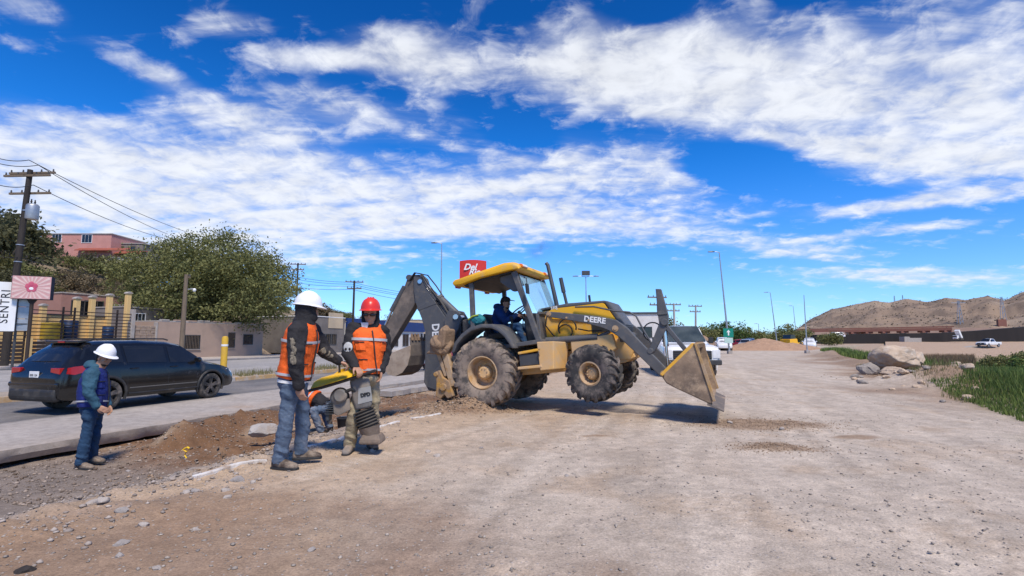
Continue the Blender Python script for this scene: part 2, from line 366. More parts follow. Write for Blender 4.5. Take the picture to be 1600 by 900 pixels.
# numpy value noise
def _hash(ix, iy, seed):
    n = (ix.astype(np.int64)*374761393 + iy.astype(np.int64)*668265263 + seed*144665) & 0x7fffffff
    n = ((n ^ (n >> 13))*1274126177) & 0x7fffffff
    return ((n ^ (n >> 16)) & 0xffff)/65535.0
def vnoise(x, y, seed=0):
    x = np.asarray(x, float); y = np.asarray(y, float); ix = np.floor(x); iy = np.floor(y); fx = x-ix; fy = y-iy
    fx = fx*fx*(3-2*fx); fy = fy*fy*(3-2*fy)
    a = _hash(ix, iy, seed); b = _hash(ix+1, iy, seed); c = _hash(ix, iy+1, seed); d = _hash(ix+1, iy+1, seed)
    return (a*(1-fx)+b*fx)*(1-fy)+(c*(1-fx)+d*fx)*fy
def fbm(x, y, oct=4, seed=0, gain=0.5):
    s = 0; a = 1.0; t = 0
    for i in range(oct):
        s = s + a*vnoise(np.asarray(x)*2**i+i*17.3, np.asarray(y)*2**i+i*9.1, seed+i); t += a; a *= gain
    return s/t
def sst(a, b, x):
    t = np.clip((np.asarray(x, float)-a)/(b-a), 0, 1); return t*t*(3-2*t)
def ss_lerp(x, xs, ys): return np.interp(x, xs, ys)

# ---------------------------------------------------------------- ground
SLAB_T = -9.30; ROADZ = -0.30
def right_edge(s): return np.interp(s, [-30, 0, 11, 18, 35, 64, 120, 300], [2.0, 3.6, 5.6, 7.0, 9.2, 14.0, 27.0, 120.0])
HEAPS = []   # (x, y, radius along, radius across, height, yaw)
def _heap(px, py, zg, ra, rb, h, yaw=ROADYAW):
    p = G(px, py, zg); HEAPS.append((p.x, p.y, ra, rb, h, yaw))
_heap(292, 688, -0.45, 0.62, 0.32, 0.42); _heap(330, 672, -0.45, 0.9, 0.35, 0.30); _heap(390, 652, -0.4, 1.0, 0.3, 0.22); _heap(450, 648, -0.4, 1.2, 0.35, 0.16)
_heap(340, 705, -0.45, 0.7, 0.3, 0.16); _heap(255, 715, -0.5, 0.6, 0.3, 0.07)
_heap(742, 640, 0.0, 0.55, 0.42, 0.26); _heap(700, 640, -0.05, 0.6, 0.4, 0.14); _heap(655, 636, -0.2, 1.4, 0.4, 0.12); _heap(620, 645, -0.3, 1.2, 0.3, 0.12); _heap(570, 655, -0.3, 1.2, 0.3, 0.10)
_heap(1190, 664, 0.0, 0.9, 0.55, 0.045, 0.0); _heap(1215, 700, 0.0, 0.4, 0.25, 0.03, 0.0)
_heap(365, 694, -0.5, 0.7, 0.28, -0.22); _heap(420, 672, -0.45, 0.6, 0.25, -0.14); _heap(600, 652, -0.4, 0.9, 0.25, -0.12); _heap(660, 642, -0.2, 0.6, 0.22, -0.10)
_heap(700, 609, -0.2, 1.6, 0.5, 0.10); _heap(1000, 652, 0, 1.6, 0.4, 0.03, 0)
_heap(1404, 569, 0.0, 1.5, 1.1, 0.40, 0.2); _heap(1440, 566, 0.0, 1.9, 1.5, 0.75, 0.3); _heap(1460, 600, 0.0, 1.7, 1.2, 0.45, 0.2); _heap(1300, 556, 0.0, 3.0, 1.4, 0.30, 1.1); _heap(1500, 610, 0.0, 1.2, 0.8, 0.2, 0.2)
def heap_z(x, y):
    z = 0
    for hx, hy, ra, rb, h, yw in HEAPS:
        dx = x-hx; dy = y-hy; a = (dx*math.cos(yw)+dy*math.sin(yw))/ra; b = (-dx*math.sin(yw)+dy*math.cos(yw))/rb
        r2 = a*a+b*b; z = z + h*np.exp(-r2*1.1)
    return z
def ground_z(x, y, rough=True):
    x = np.asarray(x, float); y = np.asarray(y, float)
    s = x*UX+y*UY; t = x*VX+y*VY
    wob = (fbm(s*0.9, t*0.9, 3, 5)-0.5)
    toe = np.interp(s, [-10, 0, 4.2, 5.6, 8, 14, 40], [-6.4, -6.4, -6.2, -5.7, -5.05, -5.0, -5.2]) + wob*0.25
    top = np.interp(s, [-10, 4, 5.6, 40], [-4.3, -4.4, -4.62, -4.62]) + wob*0.12
    w = np.clip((top-t)/(top-toe), 0, 1); w = w*w*(3-2*w)
    depth = np.interp(s, [-20, 6, 9, 12, 20, 30, 60, 90], [-0.58, -0.56, -0.52, -0.46, -0.42, -0.40, -0.40, -0.40])
    z = w*depth
    z = np.where(t < -9.8, np.minimum(z, -0.56), z)
    # far pavement, then the hillside on the left
    k = np.interp(s, [-100, 40, 75, 110, 170], [20, 19, 9, 5, 0.5])
    hl = np.clip((-t-45)*0.5, 0, None); hl = k*(1-np.exp(-hl/np.maximum(k, .1)*1.15))
    hl = hl*(0.85+0.3*fbm(x*0.05, y*0.05, 3, 21)) + sst(-46, -56, t)*(fbm(x*0.22, y*0.22, 4, 22)-0.5)*2.2
    z = z + hl
    # river bank on the right
    d = t-right_edge(s)
    fall = np.interp(s, [-30, 6, 16, 30, 60], [-1.9, -1.9, -2.2, -2.6, -2.6])
    z = z + fall*sst(0.8, 9.0, d) + sst(-0.4, 0.8, d)*sst(5, 1.0, d)*0.16*sst(6, 14, s)
    far = sst(46, 64, d)*2.4 + sst(64, 200, d)*1.2*1.0
    z = z + far*sst(20, 60, s)
    z = z + heap_z(x, y)
    if rough:
        dist = np.hypot(x, y)
        near = np.clip(1-dist/60, 0, 1)
        z = z + near*((fbm(x*1.6, y*1.6, 4, 1)-0.5)*0.05 + (fbm(x*7, y*7, 3, 2)-0.5)*0.022)
        z = z - near*track_w(s, t)*0.014
        lump = sst(-4.2, -4.7, t)*sst(-9.9, -9.0, t)
        z = z + near*lump*(fbm(x*5, y*5, 4, 9)-0.5)*0.16*(0.35+0.65*sst(5.5, 7.5, s))
        slope = sst(-3.4, -4.6, t)*sst(-6.8, -5.8, t)*sst(8, 5, s)
        z = z + slope*(fbm(x*6, y*6, 4, 12)-0.45)*0.16
        hp = np.clip(heap_z(x, y)/0.15, 0, 1); z = z + hp*(np.abs(fbm(x*6, y*6, 4, 33)-0.5)*2-0.3)*0.16*near + hp*(fbm(x*14, y*14, 3, 34)-0.5)*0.10*near
        z = z + sst(0.5, 2.5, d)*near*(fbm(x*2.2, y*2.2, 4, 40)-0.5)*0.35
    return z
def track_w(s, t, a=0.17, b=0.09):
    '''wheel tracks pressed into the lot'''
    w = np.zeros_like(s)
    for t0, am_, fr_, ph in ((-1.9, 0.5, 0.10, 0.4), (-0.15, 0.5, 0.10, 0.4), (0.7, 0.9, 0.07, 2.0), (2.45, 0.9, 0.07, 2.0), (1.5, 1.6, 0.05, 4.1), (3.2, 1.6, 0.05, 4.1), (-2.9, 1.2, 0.13, 5.2)):
        w = np.maximum(w, sst(a, b, np.abs(t-(t0+am_*np.sin(s*fr_+ph)+0.03*s))))
    return w*sst(-4.2, -3.2, t)*(0.55+0.45*np.sin(s*46.0+t*9))
def gz(x, y): return float(ground_z(np.array([x]), np.array([y]))[0])
def ground_col(x, y):
    s = x*UX+y*UY; t = x*VX+y*VY; n = x.shape[0]
    n1 = fbm(x*0.45, y*0.45, 4, 50); n2 = fbm(x*1.7, y*1.7, 4, 51); n3 = fbm(s*0.25, t*1.6, 4, 52)
    grey = np.array([0.45, 0.375, 0.30]); tan = np.array([0.45, 0.325, 0.215]); brown = np.array([0.15, 0.082, 0.043]); dk = np.array([0.215, 0.175, 0.145]); lt = np.array([0.53, 0.45, 0.365])
    def mix(c, d, f): return c*(1-f[:, None])+d*f[:, None]
    c = np.tile(grey, (n, 1))
    c = mix(c, tan, sst(0.6, -4.0, t+(n1-0.5)*5)*0.75)
    c = mix(c, lt, sst(0.50, 0.72, n3)*0.45*sst(-4, 0, t))
    c = mix(c, tan*0.86, sst(0.56, 0.75, n2)*0.5)
    bend = t+0.02*(s-8)**2*sst(0, 30, s)*0.3
    rut = fbm(s*0.35+40, bend*5.5, 3, 57); c = mix(c, grey*0.80, sst(0.56, 0.70, rut)*sst(-3.5, -1.0, t)*0.45); c = mix(c, lt*1.04, sst(0.46, 0.34, rut)*sst(-3.5, -1.0, t)*0.40)
    tk = track_w(s, t); c = mix(c, lt*1.03, tk*sst(0.30, 0.6, n2)*0.75); c = mix(c, grey*0.74, track_w(s, t, 0.30, 0.20)*(1-tk)*0.35)
    # brown soil in the lower left foreground
    c = mix(c, brown*1.35, sst(3.6, 1.2, np.hypot((x+2.9)*0.8, (y-2.7)*1.5)+(n2-0.5)*2.6)*0.62)
    # excavation
    tr = sst(-4.4, -5.0, t+(n2-0.5)*0.5)*sst(-10.2, -9.6, t)
    c = mix(c, dk, tr*sst(8.5, 6.0, s)); c = mix(c, mix(np.tile(tan*0.8, (n, 1)), brown*1.2, sst(0.28, 0.50, n2)), tr*sst(5.0, 7.0, s)*0.95)
    gr = sst(-4.0, -5.2, t+(n2-0.5)*1.2)*sst(-6.9, -6.0, t)*sst(8, 5.2, s); c = mix(c, np.array([0.36, 0.315, 0.28]), gr*0.8)
    hp = np.clip(np.abs(heap_z(x, y))/0.08, 0, 1)*sst(3, -1, t); c = mix(c, brown*1.15, hp*0.9*sst(0.30, 0.55, n2+0.12))
    for px, py, ra, rb in ((1190, 664, 1.05, 0.55), (1215, 701, 0.55, 0.2), (1335, 683, 0.33, 0.16), (930, 681, 0.22, 0.08), (742, 640, 0.9, 0.6)):
        p = G(px, py); q = ((x-p.x)/ra)**2+((y-p.y)/rb)**2
        c = mix(c, np.array([0.285, 0.195, 0.125]), sst(1.3, 0.5, q+(n2-0.5)*1.0)*0.85)
    # bank, beyond
    d = t-right_edge(s)
    c = mix(c, np.array([0.255, 0.17, 0.11])*(0.8+0.5*n2[:, None]), sst(-2.4, 0.0, d+(n1-0.5)*4.0)*0.9*sst(9, 15, s)*sst(70, 40, s))
    c = mix(c, np.array([0.10, 0.13, 0.035]), sst(0.8, 2.6, d+(n1-0.5)*2.5+1.6*sst(18, 12, s))*sst(48, 34, d)*0.85)
    hs = sst(-44, -50, t); c = mix(c, np.array([0.20, 0.155, 0.10]), hs); c = mix(c, np.array([0.33, 0.26, 0.19]), hs*sst(0.5, 0.66, n1)*0.8)
    far = sst(90, 160, np.hypot(x, y)); c = mix(c, np.array([0.34, 0.265, 0.20]), far*0.8)
    return c
def sinh_axis(c, lo, hi, a, n):
    i0 = math.asinh((lo-c)/a); i1 = math.asinh((hi-c)/a); return c + a*np.sinh(np.linspace(i0, i1, n))
gx = sinh_axis(-1.0, -900, 1200, 4.5, 760); gy = sinh_axis(6.0, -40, 1800, 3.2, 700)
X, Y = np.meshgrid(gx, gy); Xr, Yr = X.ravel(), Y.ravel(); Zr = ground_z(Xr, Yr)
nx, ny = len(gx), len(gy); idx = np.arange(nx*ny).reshape(ny, nx)
Fq = np.stack([idx[:-1, :-1].ravel(), idx[:-1, 1:].ravel(), idx[1:, 1:].ravel(), idx[1:, :-1].ravel()], 1)
cc_ = np.concatenate([ground_col(Xr, Yr), np.ones((nx*ny, 1))], 1)
M['ground'] = attr_mat('ground_dirt')
ground = np_mesh('ground', np.stack([Xr, Yr, Zr], 1), Fq, M['ground'], True, None, [('zone', 'FLOAT_COLOR', cc_)])
tag(ground, kind='structure')
# ---------------------------------------------------------------- backhoe loader
YEL = pmat('machine_yellow', (0.80, 0.42, 0.025), (0.72, 0.36, 0.03), 3, 0.45, bump=0.05, dust=(0.60, 0.40, 0.18), damt=0.45, dscale=2.2)
YELC = pmat('machine_yellow_clean', (0.86, 0.46, 0.018), (0.78, 0.40, 0.02), 3, 0.38, dust=(0.55, 0.38, 0.18), damt=0.25, dscale=3)
YELD = pmat('machine_yellow_dusty', (0.70, 0.41, 0.13), (0.62, 0.37, 0.15), 3, 0.7, bump=0.1, dust=(0.58, 0.39, 0.21), damt=0.6, dscale=4)
GRY = pmat('machine_grey', (0.080, 0.081, 0.085), (0.100, 0.100, 0.102), 4, 0.5, dust=(0.15, 0.135, 0.12), damt=0.32, dscale=7, bump=0.05)
RUB = pmat('tyre_rubber', (0.045, 0.042, 0.04), (0.075, 0.066, 0.058), 6, 0.85, dust=(0.26, 0.205, 0.16), damt=0.72, dscale=5, bump=0.15)
RUBF = pmat('tyre_rubber_dark', (0.030, 0.030, 0.031), (0.06, 0.056, 0.052), 6, 0.8, dust=(0.22, 0.18, 0.15), damt=0.45, dscale=5, bump=0.15)
RIMD = pmat('rim_dirty', (0.42, 0.25, 0.10), (0.28, 0.16, 0.07), 6, 0.8, dust=(0.42, 0.30, 0.19), damt=0.7, dscale=7, bump=0.2)
MUD = pmat('caked_mud', (0.30, 0.20, 0.125), (0.20, 0.13, 0.08), 6, 0.95, bump=0.8, bscale=25)
BUCK = pmat('bucket_steel', (0.34, 0.235, 0.15), (0.13, 0.095, 0.07), 2.6, 0.85, bump=0.35, bscale=18, dust=(0.44, 0.32, 0.21), damt=0.38, dscale=3.5)
CHR = pmat('chrome_rod', (0.72, 0.72, 0.72), (0.6, 0.6, 0.6), 3, 0.18, 1.0)
BLK = M['black']
YELM = pmat('machine_yellow_muddy', (0.52, 0.27, 0.04), (0.34, 0.19, 0.07), 5, 0.8, bump=0.4, dust=(0.30, 0.20, 0.12), damt=0.72, dscale=6)
MO = P(757, 582, 9.6); MYAW = RAD(-23); MPIT = RAD(6)
_ey = Vector((-math.sin(MYAW), math.cos(MYAW), 0)); MO = MO + _ey*0.9
mac = thing('backhoe_loader', 'yellow and dark grey backhoe loader with its front wheels lifted off the gravel', 'backhoe', MO, rot=(0, -MPIT, MYAW))

def tyre(name, R_, w, rr, nl, mat, parent, lug=0.045):
    mb = MB(); h = w/2
    prof = [(rr, -h*0.80), (rr+0.03, -h*0.92), (rr+(R_-rr)*0.45, -h*1.02), (R_-0.10, -h*0.99), (R_-lug-0.02, -h*0.86), (R_-lug, -h*0.6), (R_-lug, 0), (R_-lug, h*0.6), (R_-lug-0.02, h*0.86), (R_-0.10, h*0.99), (rr+(R_-rr)*0.45, h*1.02), (rr+0.03, h*0.92), (rr, h*0.80)]
    mb.lathe(prof, seg=48)
    pitch = 2*math.pi/nl
    for sd in (-1, 1):
        for i in range(nl):
            a0 = pitch*(i+(0.5 if sd > 0 else 0)); rings = []
            for y, a, ro, ri, wd in ((-0.02, 0.0, R_-0.008, R_-lug-0.03, 0.20), (h*0.55, 0.62, R_, R_-lug-0.03, 0.19), (h*0.92, 0.95, R_-0.018, R_-lug-0.05, 0.22), (h*1.03, 1.05, R_-0.075, R_-0.12, 0.22), (h*1.035, 1.10, R_-0.13, R_-0.16, 0.2)):
                dw = wd*pitch*1.05
                r4 = []
                for rad_, da in ((ri, -dw), (ro, -dw*0.8), (ro, dw*0.8), (ri, dw)):
                    t = a0 + a*pitch + da; r4.append((rad_*math.cos(t), sd*y, rad_*math.sin(t)))
                rings.append(r4)
            mb.loft(rings)
    return mb.build(name, mat, parent, smooth=True)
def wheel(x, y, z, R_, w, rr, nl, rub, steer=0.0, hubr=0.13, flip=False):
    hubm = MB(); h = w/2
    o = bpy.data.objects.new('wheel', None); col.objects.link(o); o.parent = mac; o.location = (x, y, z)
    o.rotation_euler = (0, 0, steer + (math.pi if flip else 0))
    tyre('tyre', R_, w, rr, nl, rub, o)
    # outward is -y
    rim = MB().lathe([(rr+0.012, -h*0.86), (rr-0.012, -h*0.90), (rr-0.03, -h*0.78), (rr-0.045, -h*0.35), (rr-0.055, -h*0.10), (rr*0.62, h*0.02), (rr*0.60, h*0.2), (rr-0.01, h*0.5), (rr+0.012, h*0.7)], seg=40)
    rim.build('rim', RIMD, o, smooth=True)
    hub = MB().lathe([(0.001, -h*0.62), (hubr*0.72, -h*0.62), (hubr*0.85, -h*0.56), (hubr, -h*0.40), (hubr*1.05, -h*0.1), (rr*0.66, h*0.0), (rr*0.6, h*0.2), (0.001, h*0.2)], seg=28, closed=False)
    for k in range(8):
        t = 2*math.pi*k/8; hub.lathe([(0.001, -0.03), (0.016, -0.03), (0.016, 0), (0.001, 0)], (math.cos(t)*hubr*1.28, -h*0.06, math.sin(t)*hubr*1.28), seg=6)
        hub.lathe([(0.001, -0.02), (0.012, -0.02), (0.012, 0), (0.001, 0)], (math.cos(t+.2)*hubr*0.62, -h*0.61, math.sin(t+.2)*hubr*0.62), seg=6)
    hub.build('hub', YELD, o, smooth=True)
    return o
wheel(0, -0.79, 0, 0.645, 0.50, 0.30, 20, RUB, hubr=0.13)
wheel(0, 0.79, 0, 0.645, 0.50, 0.30, 20, RUB, flip=True)
ST_ = RAD(-13)
wheel(2.03, -0.80, -0.18, 0.495, 0.36, 0.20, 18, RUBF, ST_, 0.105)
wheel(2.03, 0.80, -0.18, 0.495, 0.36, 0.20, 18, RUBF, ST_, 0.105, flip=True)

fr = MB()
for sy in (-1, 1): fr.prism([(-0.7, -0.12), (-0.7, 0.22), (1.0, 0.25), (2.62, 0.22), (2.70, 0.02), (2.5, -0.06), (1.4, -0.12)], sy*0.34-0.05, sy*0.34+0.05)
fr.box((0.9, 0, -0.02), (2.8, 0.5, 0.22))
fr.build('chassis_frame', YELD, mac, bevel=0.015)
MB().tube([(0, -0.7, 0), (0, 0.7, 0)], 0.14, 16).lathe([(0.001, -0.2), (0.2, -0.15), (0.24, 0), (0.2, 0.15), (0.001, 0.2)], (0, 0, 0), seg=20).build('rear_axle', YELD, mac, smooth=True)
fa = MB().tube([(2.03, -0.72, -0.18), (2.03, -0.3, -0.16), (2.03, 0.3, -0.16), (2.03, 0.72, -0.18)], [0.07, 0.10, 0.10, 0.07], 14)
fa.lathe([(0.001, -0.13), (0.13, -0.11), (0.17, 0), (0.13, 0.11), (0.001, 0.13)], (2.03, 0.12, -0.17), seg=18)
fa.build('front_axle', YELD, mac, smooth=True)
MB().prism([(2.30, 0.02), (2.30, 0.32), (2.46, 0.40), (2.66, 0.34), (2.70, 0.14), (2.6, -0.02)], -0.42, 0.42).build('front_counterweight', YELD, mac, bevel=0.02)
for sy in (-1, 1): MB().prism([(1.62, 0.10), (1.62, 0.42), (2.38, 0.46), (2.42, 0.20), (2.2, 0.06)], sy*0.5-0.1, sy*0.5+0.1).build('loader_tower_bracket', YELD, mac, bevel=0.015)
# engine and hood
MB().prism([(1.02, 0.25), (1.00, 1.00), (1.10, 1.035), (2.26, 1.0), (2.46, 0.66), (2.50, 0.30)], -0.41, 0.41).build('engine_side_panel', YEL, mac, bevel=0.02)
MB().prism([(2.00, 0.52), (2.00, 0.70), (2.35, 0.72), (2.40, 0.52)], -0.425, -0.41+0.002).build('engine_grille', BLK, mac)
hd = MB().prism([(0.97, 1.00), (1.02, 1.085), (1.6, 1.115), (2.28, 1.075), (2.37, 1.045), (2.60, 0.60), (2.53, 0.30), (2.47, 0.30), (2.47, 0.66), (2.29, 1.025), (1.15, 1.055)], -0.44, 0.44)
hd.build('hood', GRY, mac, bevel=0.02, smooth=True)
MB().prism([(1.20, 1.0), (1.3, 1.05), (2.25, 1.03), (2.28, 1.01), (2.46, 0.68), (1.28, 0.86)], -0.446, -0.405).build('hood_stripe', YELC, mac, bevel=0.004)
g = MB()
for k in range(9): g.box((2.545+0.004*k, 0, 0.36+0.03*k), (0.05, 0.7, 0.012))
g.build('front_grille', BLK, mac)
text_mesh('model_number', '310J', 0.075, M['white'], mac, Matrix.Translation((1.33, -0.447, 1.062)) @ Matrix(((1, 0, 0, 0), (0, 0, -1, 0), (0, 1, 0, 0), (0, 0, 0, 1))) @ Matrix.Rotation(RAD(3), 4, 'Z'), 0.003, 0.002)
MB().tube([(1.95, -0.15, 1.05), (1.95, -0.15, 1.24)], 0.022, 10).build('air_precleaner', BLK, mac, smooth=True)
MB().tube([(1.31, -0.20, 1.02), (1.31, -0.20, 1.16), (1.22, -0.20, 1.93), (1.19, -0.2, 1.975)], [0.05, 0.042, 0.036, 0.034], 14).build('exhaust_stack', M['darksteel'], mac, smooth=True)
MB().tube([(1.38, 0.30, 1.05), (1.33, 0.30, 1.45)], 0.03, 10).tube([(1.33, 0.30, 1.42), (1.30, 0.30, 1.72)], [0.045, 0.04], 8).build('intake_stack', M['darksteel'], mac, smooth=True)
# loader
arm_up = [(1.22, 1.00), (1.5, 0.945), (1.85, 0.865), (2.2, 0.79), (2.5, 0.685), (2.67, 0.53), (2.94, 0.16), (3.20, -0.18), (3.27, -0.29)]
arm_lo = [(3.20, -0.38), (3.11, -0.33), (2.81, 0.04), (2.50, 0.40), (2.36, 0.515), (2.24, 0.58), (1.94, 0.70), (1.6, 0.80), (1.25, 0.895)]
for sy in (-1, 1):
    MB().prism(arm_up+arm_lo, sy*0.63-0.06, sy*0.63+0.06).build('loader_arm', GRY, mac, bevel=0.012)
    MB().tube([(1.15, sy*0.56, 0.47), (1.36, sy*0.56, 0.455), (2.12, sy*0.56, 0.435)], 0.062, 14).tube([(1.30, sy*0.56, 0.457), (1.36, sy*0.56, 0.455)], 0.07, 14).tube([(2.12, sy*0.56, 0.435), (2.34, sy*0.56, 0.50)], 0.03, 10).build('lift_cylinder', GRY, mac, smooth=True)
sy = -1
lv = MB().prism([(3.21, 1.14), (3.30, 1.125), (3.36, 0.66), (3.33, 0.48), (3.04, 0.06), (2.95, 0.10), (3.19, 0.55), (3.19, 0.70)], sy*0.50-0.05, sy*0.50+0.05)
lv.tube([(3.28, sy*0.50-0.08, 0.56), (3.28, sy*0.5+0.08, 0.56)], 0.06, 12).tube([(3.0, sy*0.50-0.2, 0.10), (3.0, sy*0.5+0.08, 0.10)], 0.05, 12)
lv.box((3.265, sy*0.5, 0.70), (0.17, 0.13, 0.03))
lv.build('bucket_lever', GRY, mac, bevel=0.008)
MB().bar((3.29, sy*0.50, 0.50), (3.60, sy*0.50, -0.02), 0.07, 0.10, (0, 1, 0)).build('bucket_link', GRY, mac, bevel=0.01)
MB().tube([(3.26, sy*0.50, 0.42), (3.25, sy*0.50, 0.15)], 0.045, 12).tube([(3.25, sy*0.5, 0.15), (3.235, sy*0.5, -0.22)], 0.024, 10).build('bucket_cylinder', CHR, mac, smooth=True)
MB().tube([(2.55, -0.6, 0.42), (2.55, 0.6, 0.42)], 0.07, 12).build('arm_cross_tube', GRY, mac, smooth=True)
am = Matrix(((1, 0, 0, 0), (0, 0, -1, 0), (0, 1, 0, 0), (0, 0, 0, 1)))
text_mesh('arm_lettering', 'DEERE', 0.135, M['white'], mac, Matrix.Translation((2.13, -0.692, 0.728)) @ am @ Matrix.Rotation(RAD(-13.5), 4, 'Z'), 0.003, 0.004, 1.02)
def hose(pts, r=0.014): return MB().tube(pts, r, 7)
def arc_pts(c, r, a0, a1, n, y): return [(c[0]+r*math.cos(RAD(a0+(a1-a0)*i/n)), y, c[1]+r*math.sin(RAD(a0+(a1-a0)*i/n))) for i in range(n+1)]
hose([(1.75, -0.50, 1.02), (2.1, -0.52, 0.98), (2.45, -0.52, 0.86), (2.72, -0.52, 0.80), (2.82, -0.52, 0.72), (2.92, -0.52, 0.45), (3.04, -0.52, 0.18)], 0.016).build('steel_pipe', GRY, mac, smooth=True)
hose(arc_pts((3.06, 0.42), 0.16, 20, 250, 14, -0.48), 0.012).build('hydraulic_hose', BLK, mac, smooth=True)
hose(arc_pts((1.55, 0.66), 0.17, -20, 210, 14, -0.47), 0.014).build('hydraulic_hose', BLK, mac, smooth=True)
hose(arc_pts((1.50, 0.60), 0.13, -60, 170, 14, -0.45), 0.012).build('hydraulic_hose', BLK, mac, smooth=True)
hose([(1.18, -0.45, 0.95), (1.14, -0.47, 0.75), (1.25, -0.47, 0.58), (1.33, -0.47, 0.48)], 0.012).build('hydraulic_hose', BLK, mac, smooth=True)
hose([(1.75, -0.46, 0.62), (1.95, -0.5, 0.56), (2.2, -0.52, 0.54)], 0.012).build('hydraulic_hose', BLK, mac, smooth=True)
for px_, pz_, rr_ in ((1.30, 0.94, 0.045), (2.47, 0.54, 0.055), (3.17, -0.29, 0.055), (2.02, 0.74, 0.02), (1.62, 0.83, 0.02)):
    MB().tube([(px_, -0.70, pz_), (px_, -0.56, pz_)], rr_, 16).tube([(px_, -0.712, pz_), (px_, -0.70, pz_)], rr_*0.5, 10).build('pivot_pin', RIMD, mac, smooth=True)
MB().tube([(1.135, -0.978, 0.20), (1.135, -0.99, 0.24), (1.135, -0.978, 0.28)], 0.008, 6).build('box_latch', M['darksteel'], mac)
# front bucket
WEAR = pmat('worn_yellow_edge', (0.50, 0.30, 0.10), (0.30, 0.19, 0.10), 5, 0.8, bump=0.3, dust=(0.40, 0.29, 0.19), damt=0.5)
shell = [(3.76, 0.15), (3.56, 0.01), (3.36, -0.13), (3.24, -0.235), (3.195, -0.33), (3.24, -0.42), (3.36, -0.50), (3.62, -0.65), (3.86, -0.79)]
inner = [(x+0.016, z+0.03) for x, z in shell]
bk = MB().prism(shell+inner[::-1], -1.08, 1.08)
bkt = bk.build('loader_bucket', BUCK, mac, smooth=False)
for sy in (-1, 1):
    MB().prism([(3.745, 0.16), (3.555, 0.025), (3.36, -0.115), (3.25, -0.225), (3.215, -0.33), (3.25, -0.405), (3.36, -0.485), (3.62, -0.635), (3.845, -0.765), (3.90, -0.72), (3.815, -0.28), (3.80, 0.13)], sy*1.095-0.016, sy*1.095+0.016).build('side_plate', BUCK, bkt, bevel=0.004)
    MB().prism([(3.77, 0.15), (3.86, -0.30), (3.925, -0.73), (3.885, -0.74), (3.81, -0.30), (3.735, 0.16)], sy*1.118-0.012, sy*1.118+0.012).build('wear_strip', WEAR, bkt, bevel=0.004)
MB().prism([(3.80, -0.755), (4.02, -0.885), (4.015, -0.90), (3.795, -0.785)], -1.13, 1.13).build('cutting_edge', pmat('edge_steel', (0.16, 0.13, 0.11), (0.10, 0.085, 0.075), 8, 0.8, dust=(0.36, 0.27, 0.2), damt=0.35), bkt)
MB().prism([(3.70, 0.09), (3.75, 0.17), (3.80, 0.15), (3.75, 0.07)], -1.10, 1.10).build('top_lip', WEAR, bkt, bevel=0.006)
for sy in (-1, 1): MB().prism([(3.17, -0.30), (3.66, 0.10), (3.70, 0.06), (3.26, -0.29)], sy*0.55-0.11, sy*0.55+0.11).build('hinge_bracket', YEL, bkt, bevel=0.01)
MB().prism([(3.20, -0.305), (3.66, 0.062), (3.72, 0.115), (3.74, 0.16), (3.70, 0.165), (3.165, -0.27)], -1.112, -1.03).build('back_edge_rib', YEL, bkt, bevel=0.008)
# cab
MB().prism([(-0.62, 0.25), (-0.62, 0.60), (0.30, 0.60), (0.50, 0.50), (0.50, 0.25)], -0.50, 0.50).build('rear_body', GRY, mac, bevel=0.03)
MB().prism([(0.40, 0.40), (0.40, 0.47), (1.16, 0.50), (1.18, 0.42)], -0.86, 0.86).build('cab_floor', GRY, mac, bevel=0.01)
def fender(sy):
    out = [(-0.60, 0.42), (-0.52, 0.60), (-0.36, 0.75), (-0.16, 0.855), (0.08, 0.89), (0.30, 0.865), (0.44, 0.79), (0.56, 0.66), (0.66, 0.50), (0.70, 0.38)]
    inn = [(-0.53, 0.42), (-0.46, 0.56), (-0.31, 0.69), (-0.13, 0.785), (0.08, 0.815), (0.27, 0.79), (0.40, 0.72), (0.51, 0.61), (0.60, 0.47), (0.64, 0.38)]
    mb = MB(); mb.prism(out+inn[::-1], sy*0.48, sy*1.03); return mb.build('fender', GRY, mac, bevel=0.018, smooth=True)
fender(-1); fender(1)
for sy in (-1, 1):
    MB().bar((-0.21, sy*0.78, 0.86), (-0.17, sy*0.78, 1.72), 0.085, 0.085, (0, 1, 0)).build('rear_post', GRY, mac, bevel=0.012)
    MB().bar((1.10, sy*0.78, 0.45), (0.735, sy*0.78, 1.80), 0.10, 0.085, (0, 1, 0)).build('front_post', GRY, mac, bevel=0.012)
MB().bar((1.13, -0.74, 0.98), (1.13, 0.74, 0.98), 0.05, 0.05).prism([(1.06, 0.50), (1.12, 0.50), (1.12, 0.96), (1.06, 0.98)], -0.74, 0.74).build('dash_panel', GRY, mac, bevel=0.01)
GLS = bpy.data.materials.new('windscreen_glass'); GLS.use_nodes = True; _t = GLS.node_tree; _b = _t.nodes['Principled BSDF']
_b.inputs['Base Color'].default_value = (0.26, 0.52, 0.66, 1); _b.inputs['Roughness'].default_value = 0.08; _b.inputs['Alpha'].default_value = 0.42; _b.inputs['Specular IOR Level'].default_value = 0.7
MB().prism([(0.81, 1.74), (0.818, 1.742), (1.10, 1.0), (1.092, 0.998)], -0.73, 0.73).build('windscreen', GLS, mac)
MB().prism([(0.845, 1.70), (0.855, 1.70), (1.07, 0.60), (1.06, 0.60)], -0.792, -0.78).build('side_glass_strip', GLS, mac)
rf = MB()
rf_prof = [(-0.50, 1.70), (-0.53, 1.76), (-0.47, 1.815), (0.05, 1.915), (0.58, 1.995), (0.76, 1.985), (0.87, 1.93), (0.90, 1.86), (0.86, 1.825), (0.70, 1.825), (0.05, 1.775), (-0.35, 1.70)]
rings = []
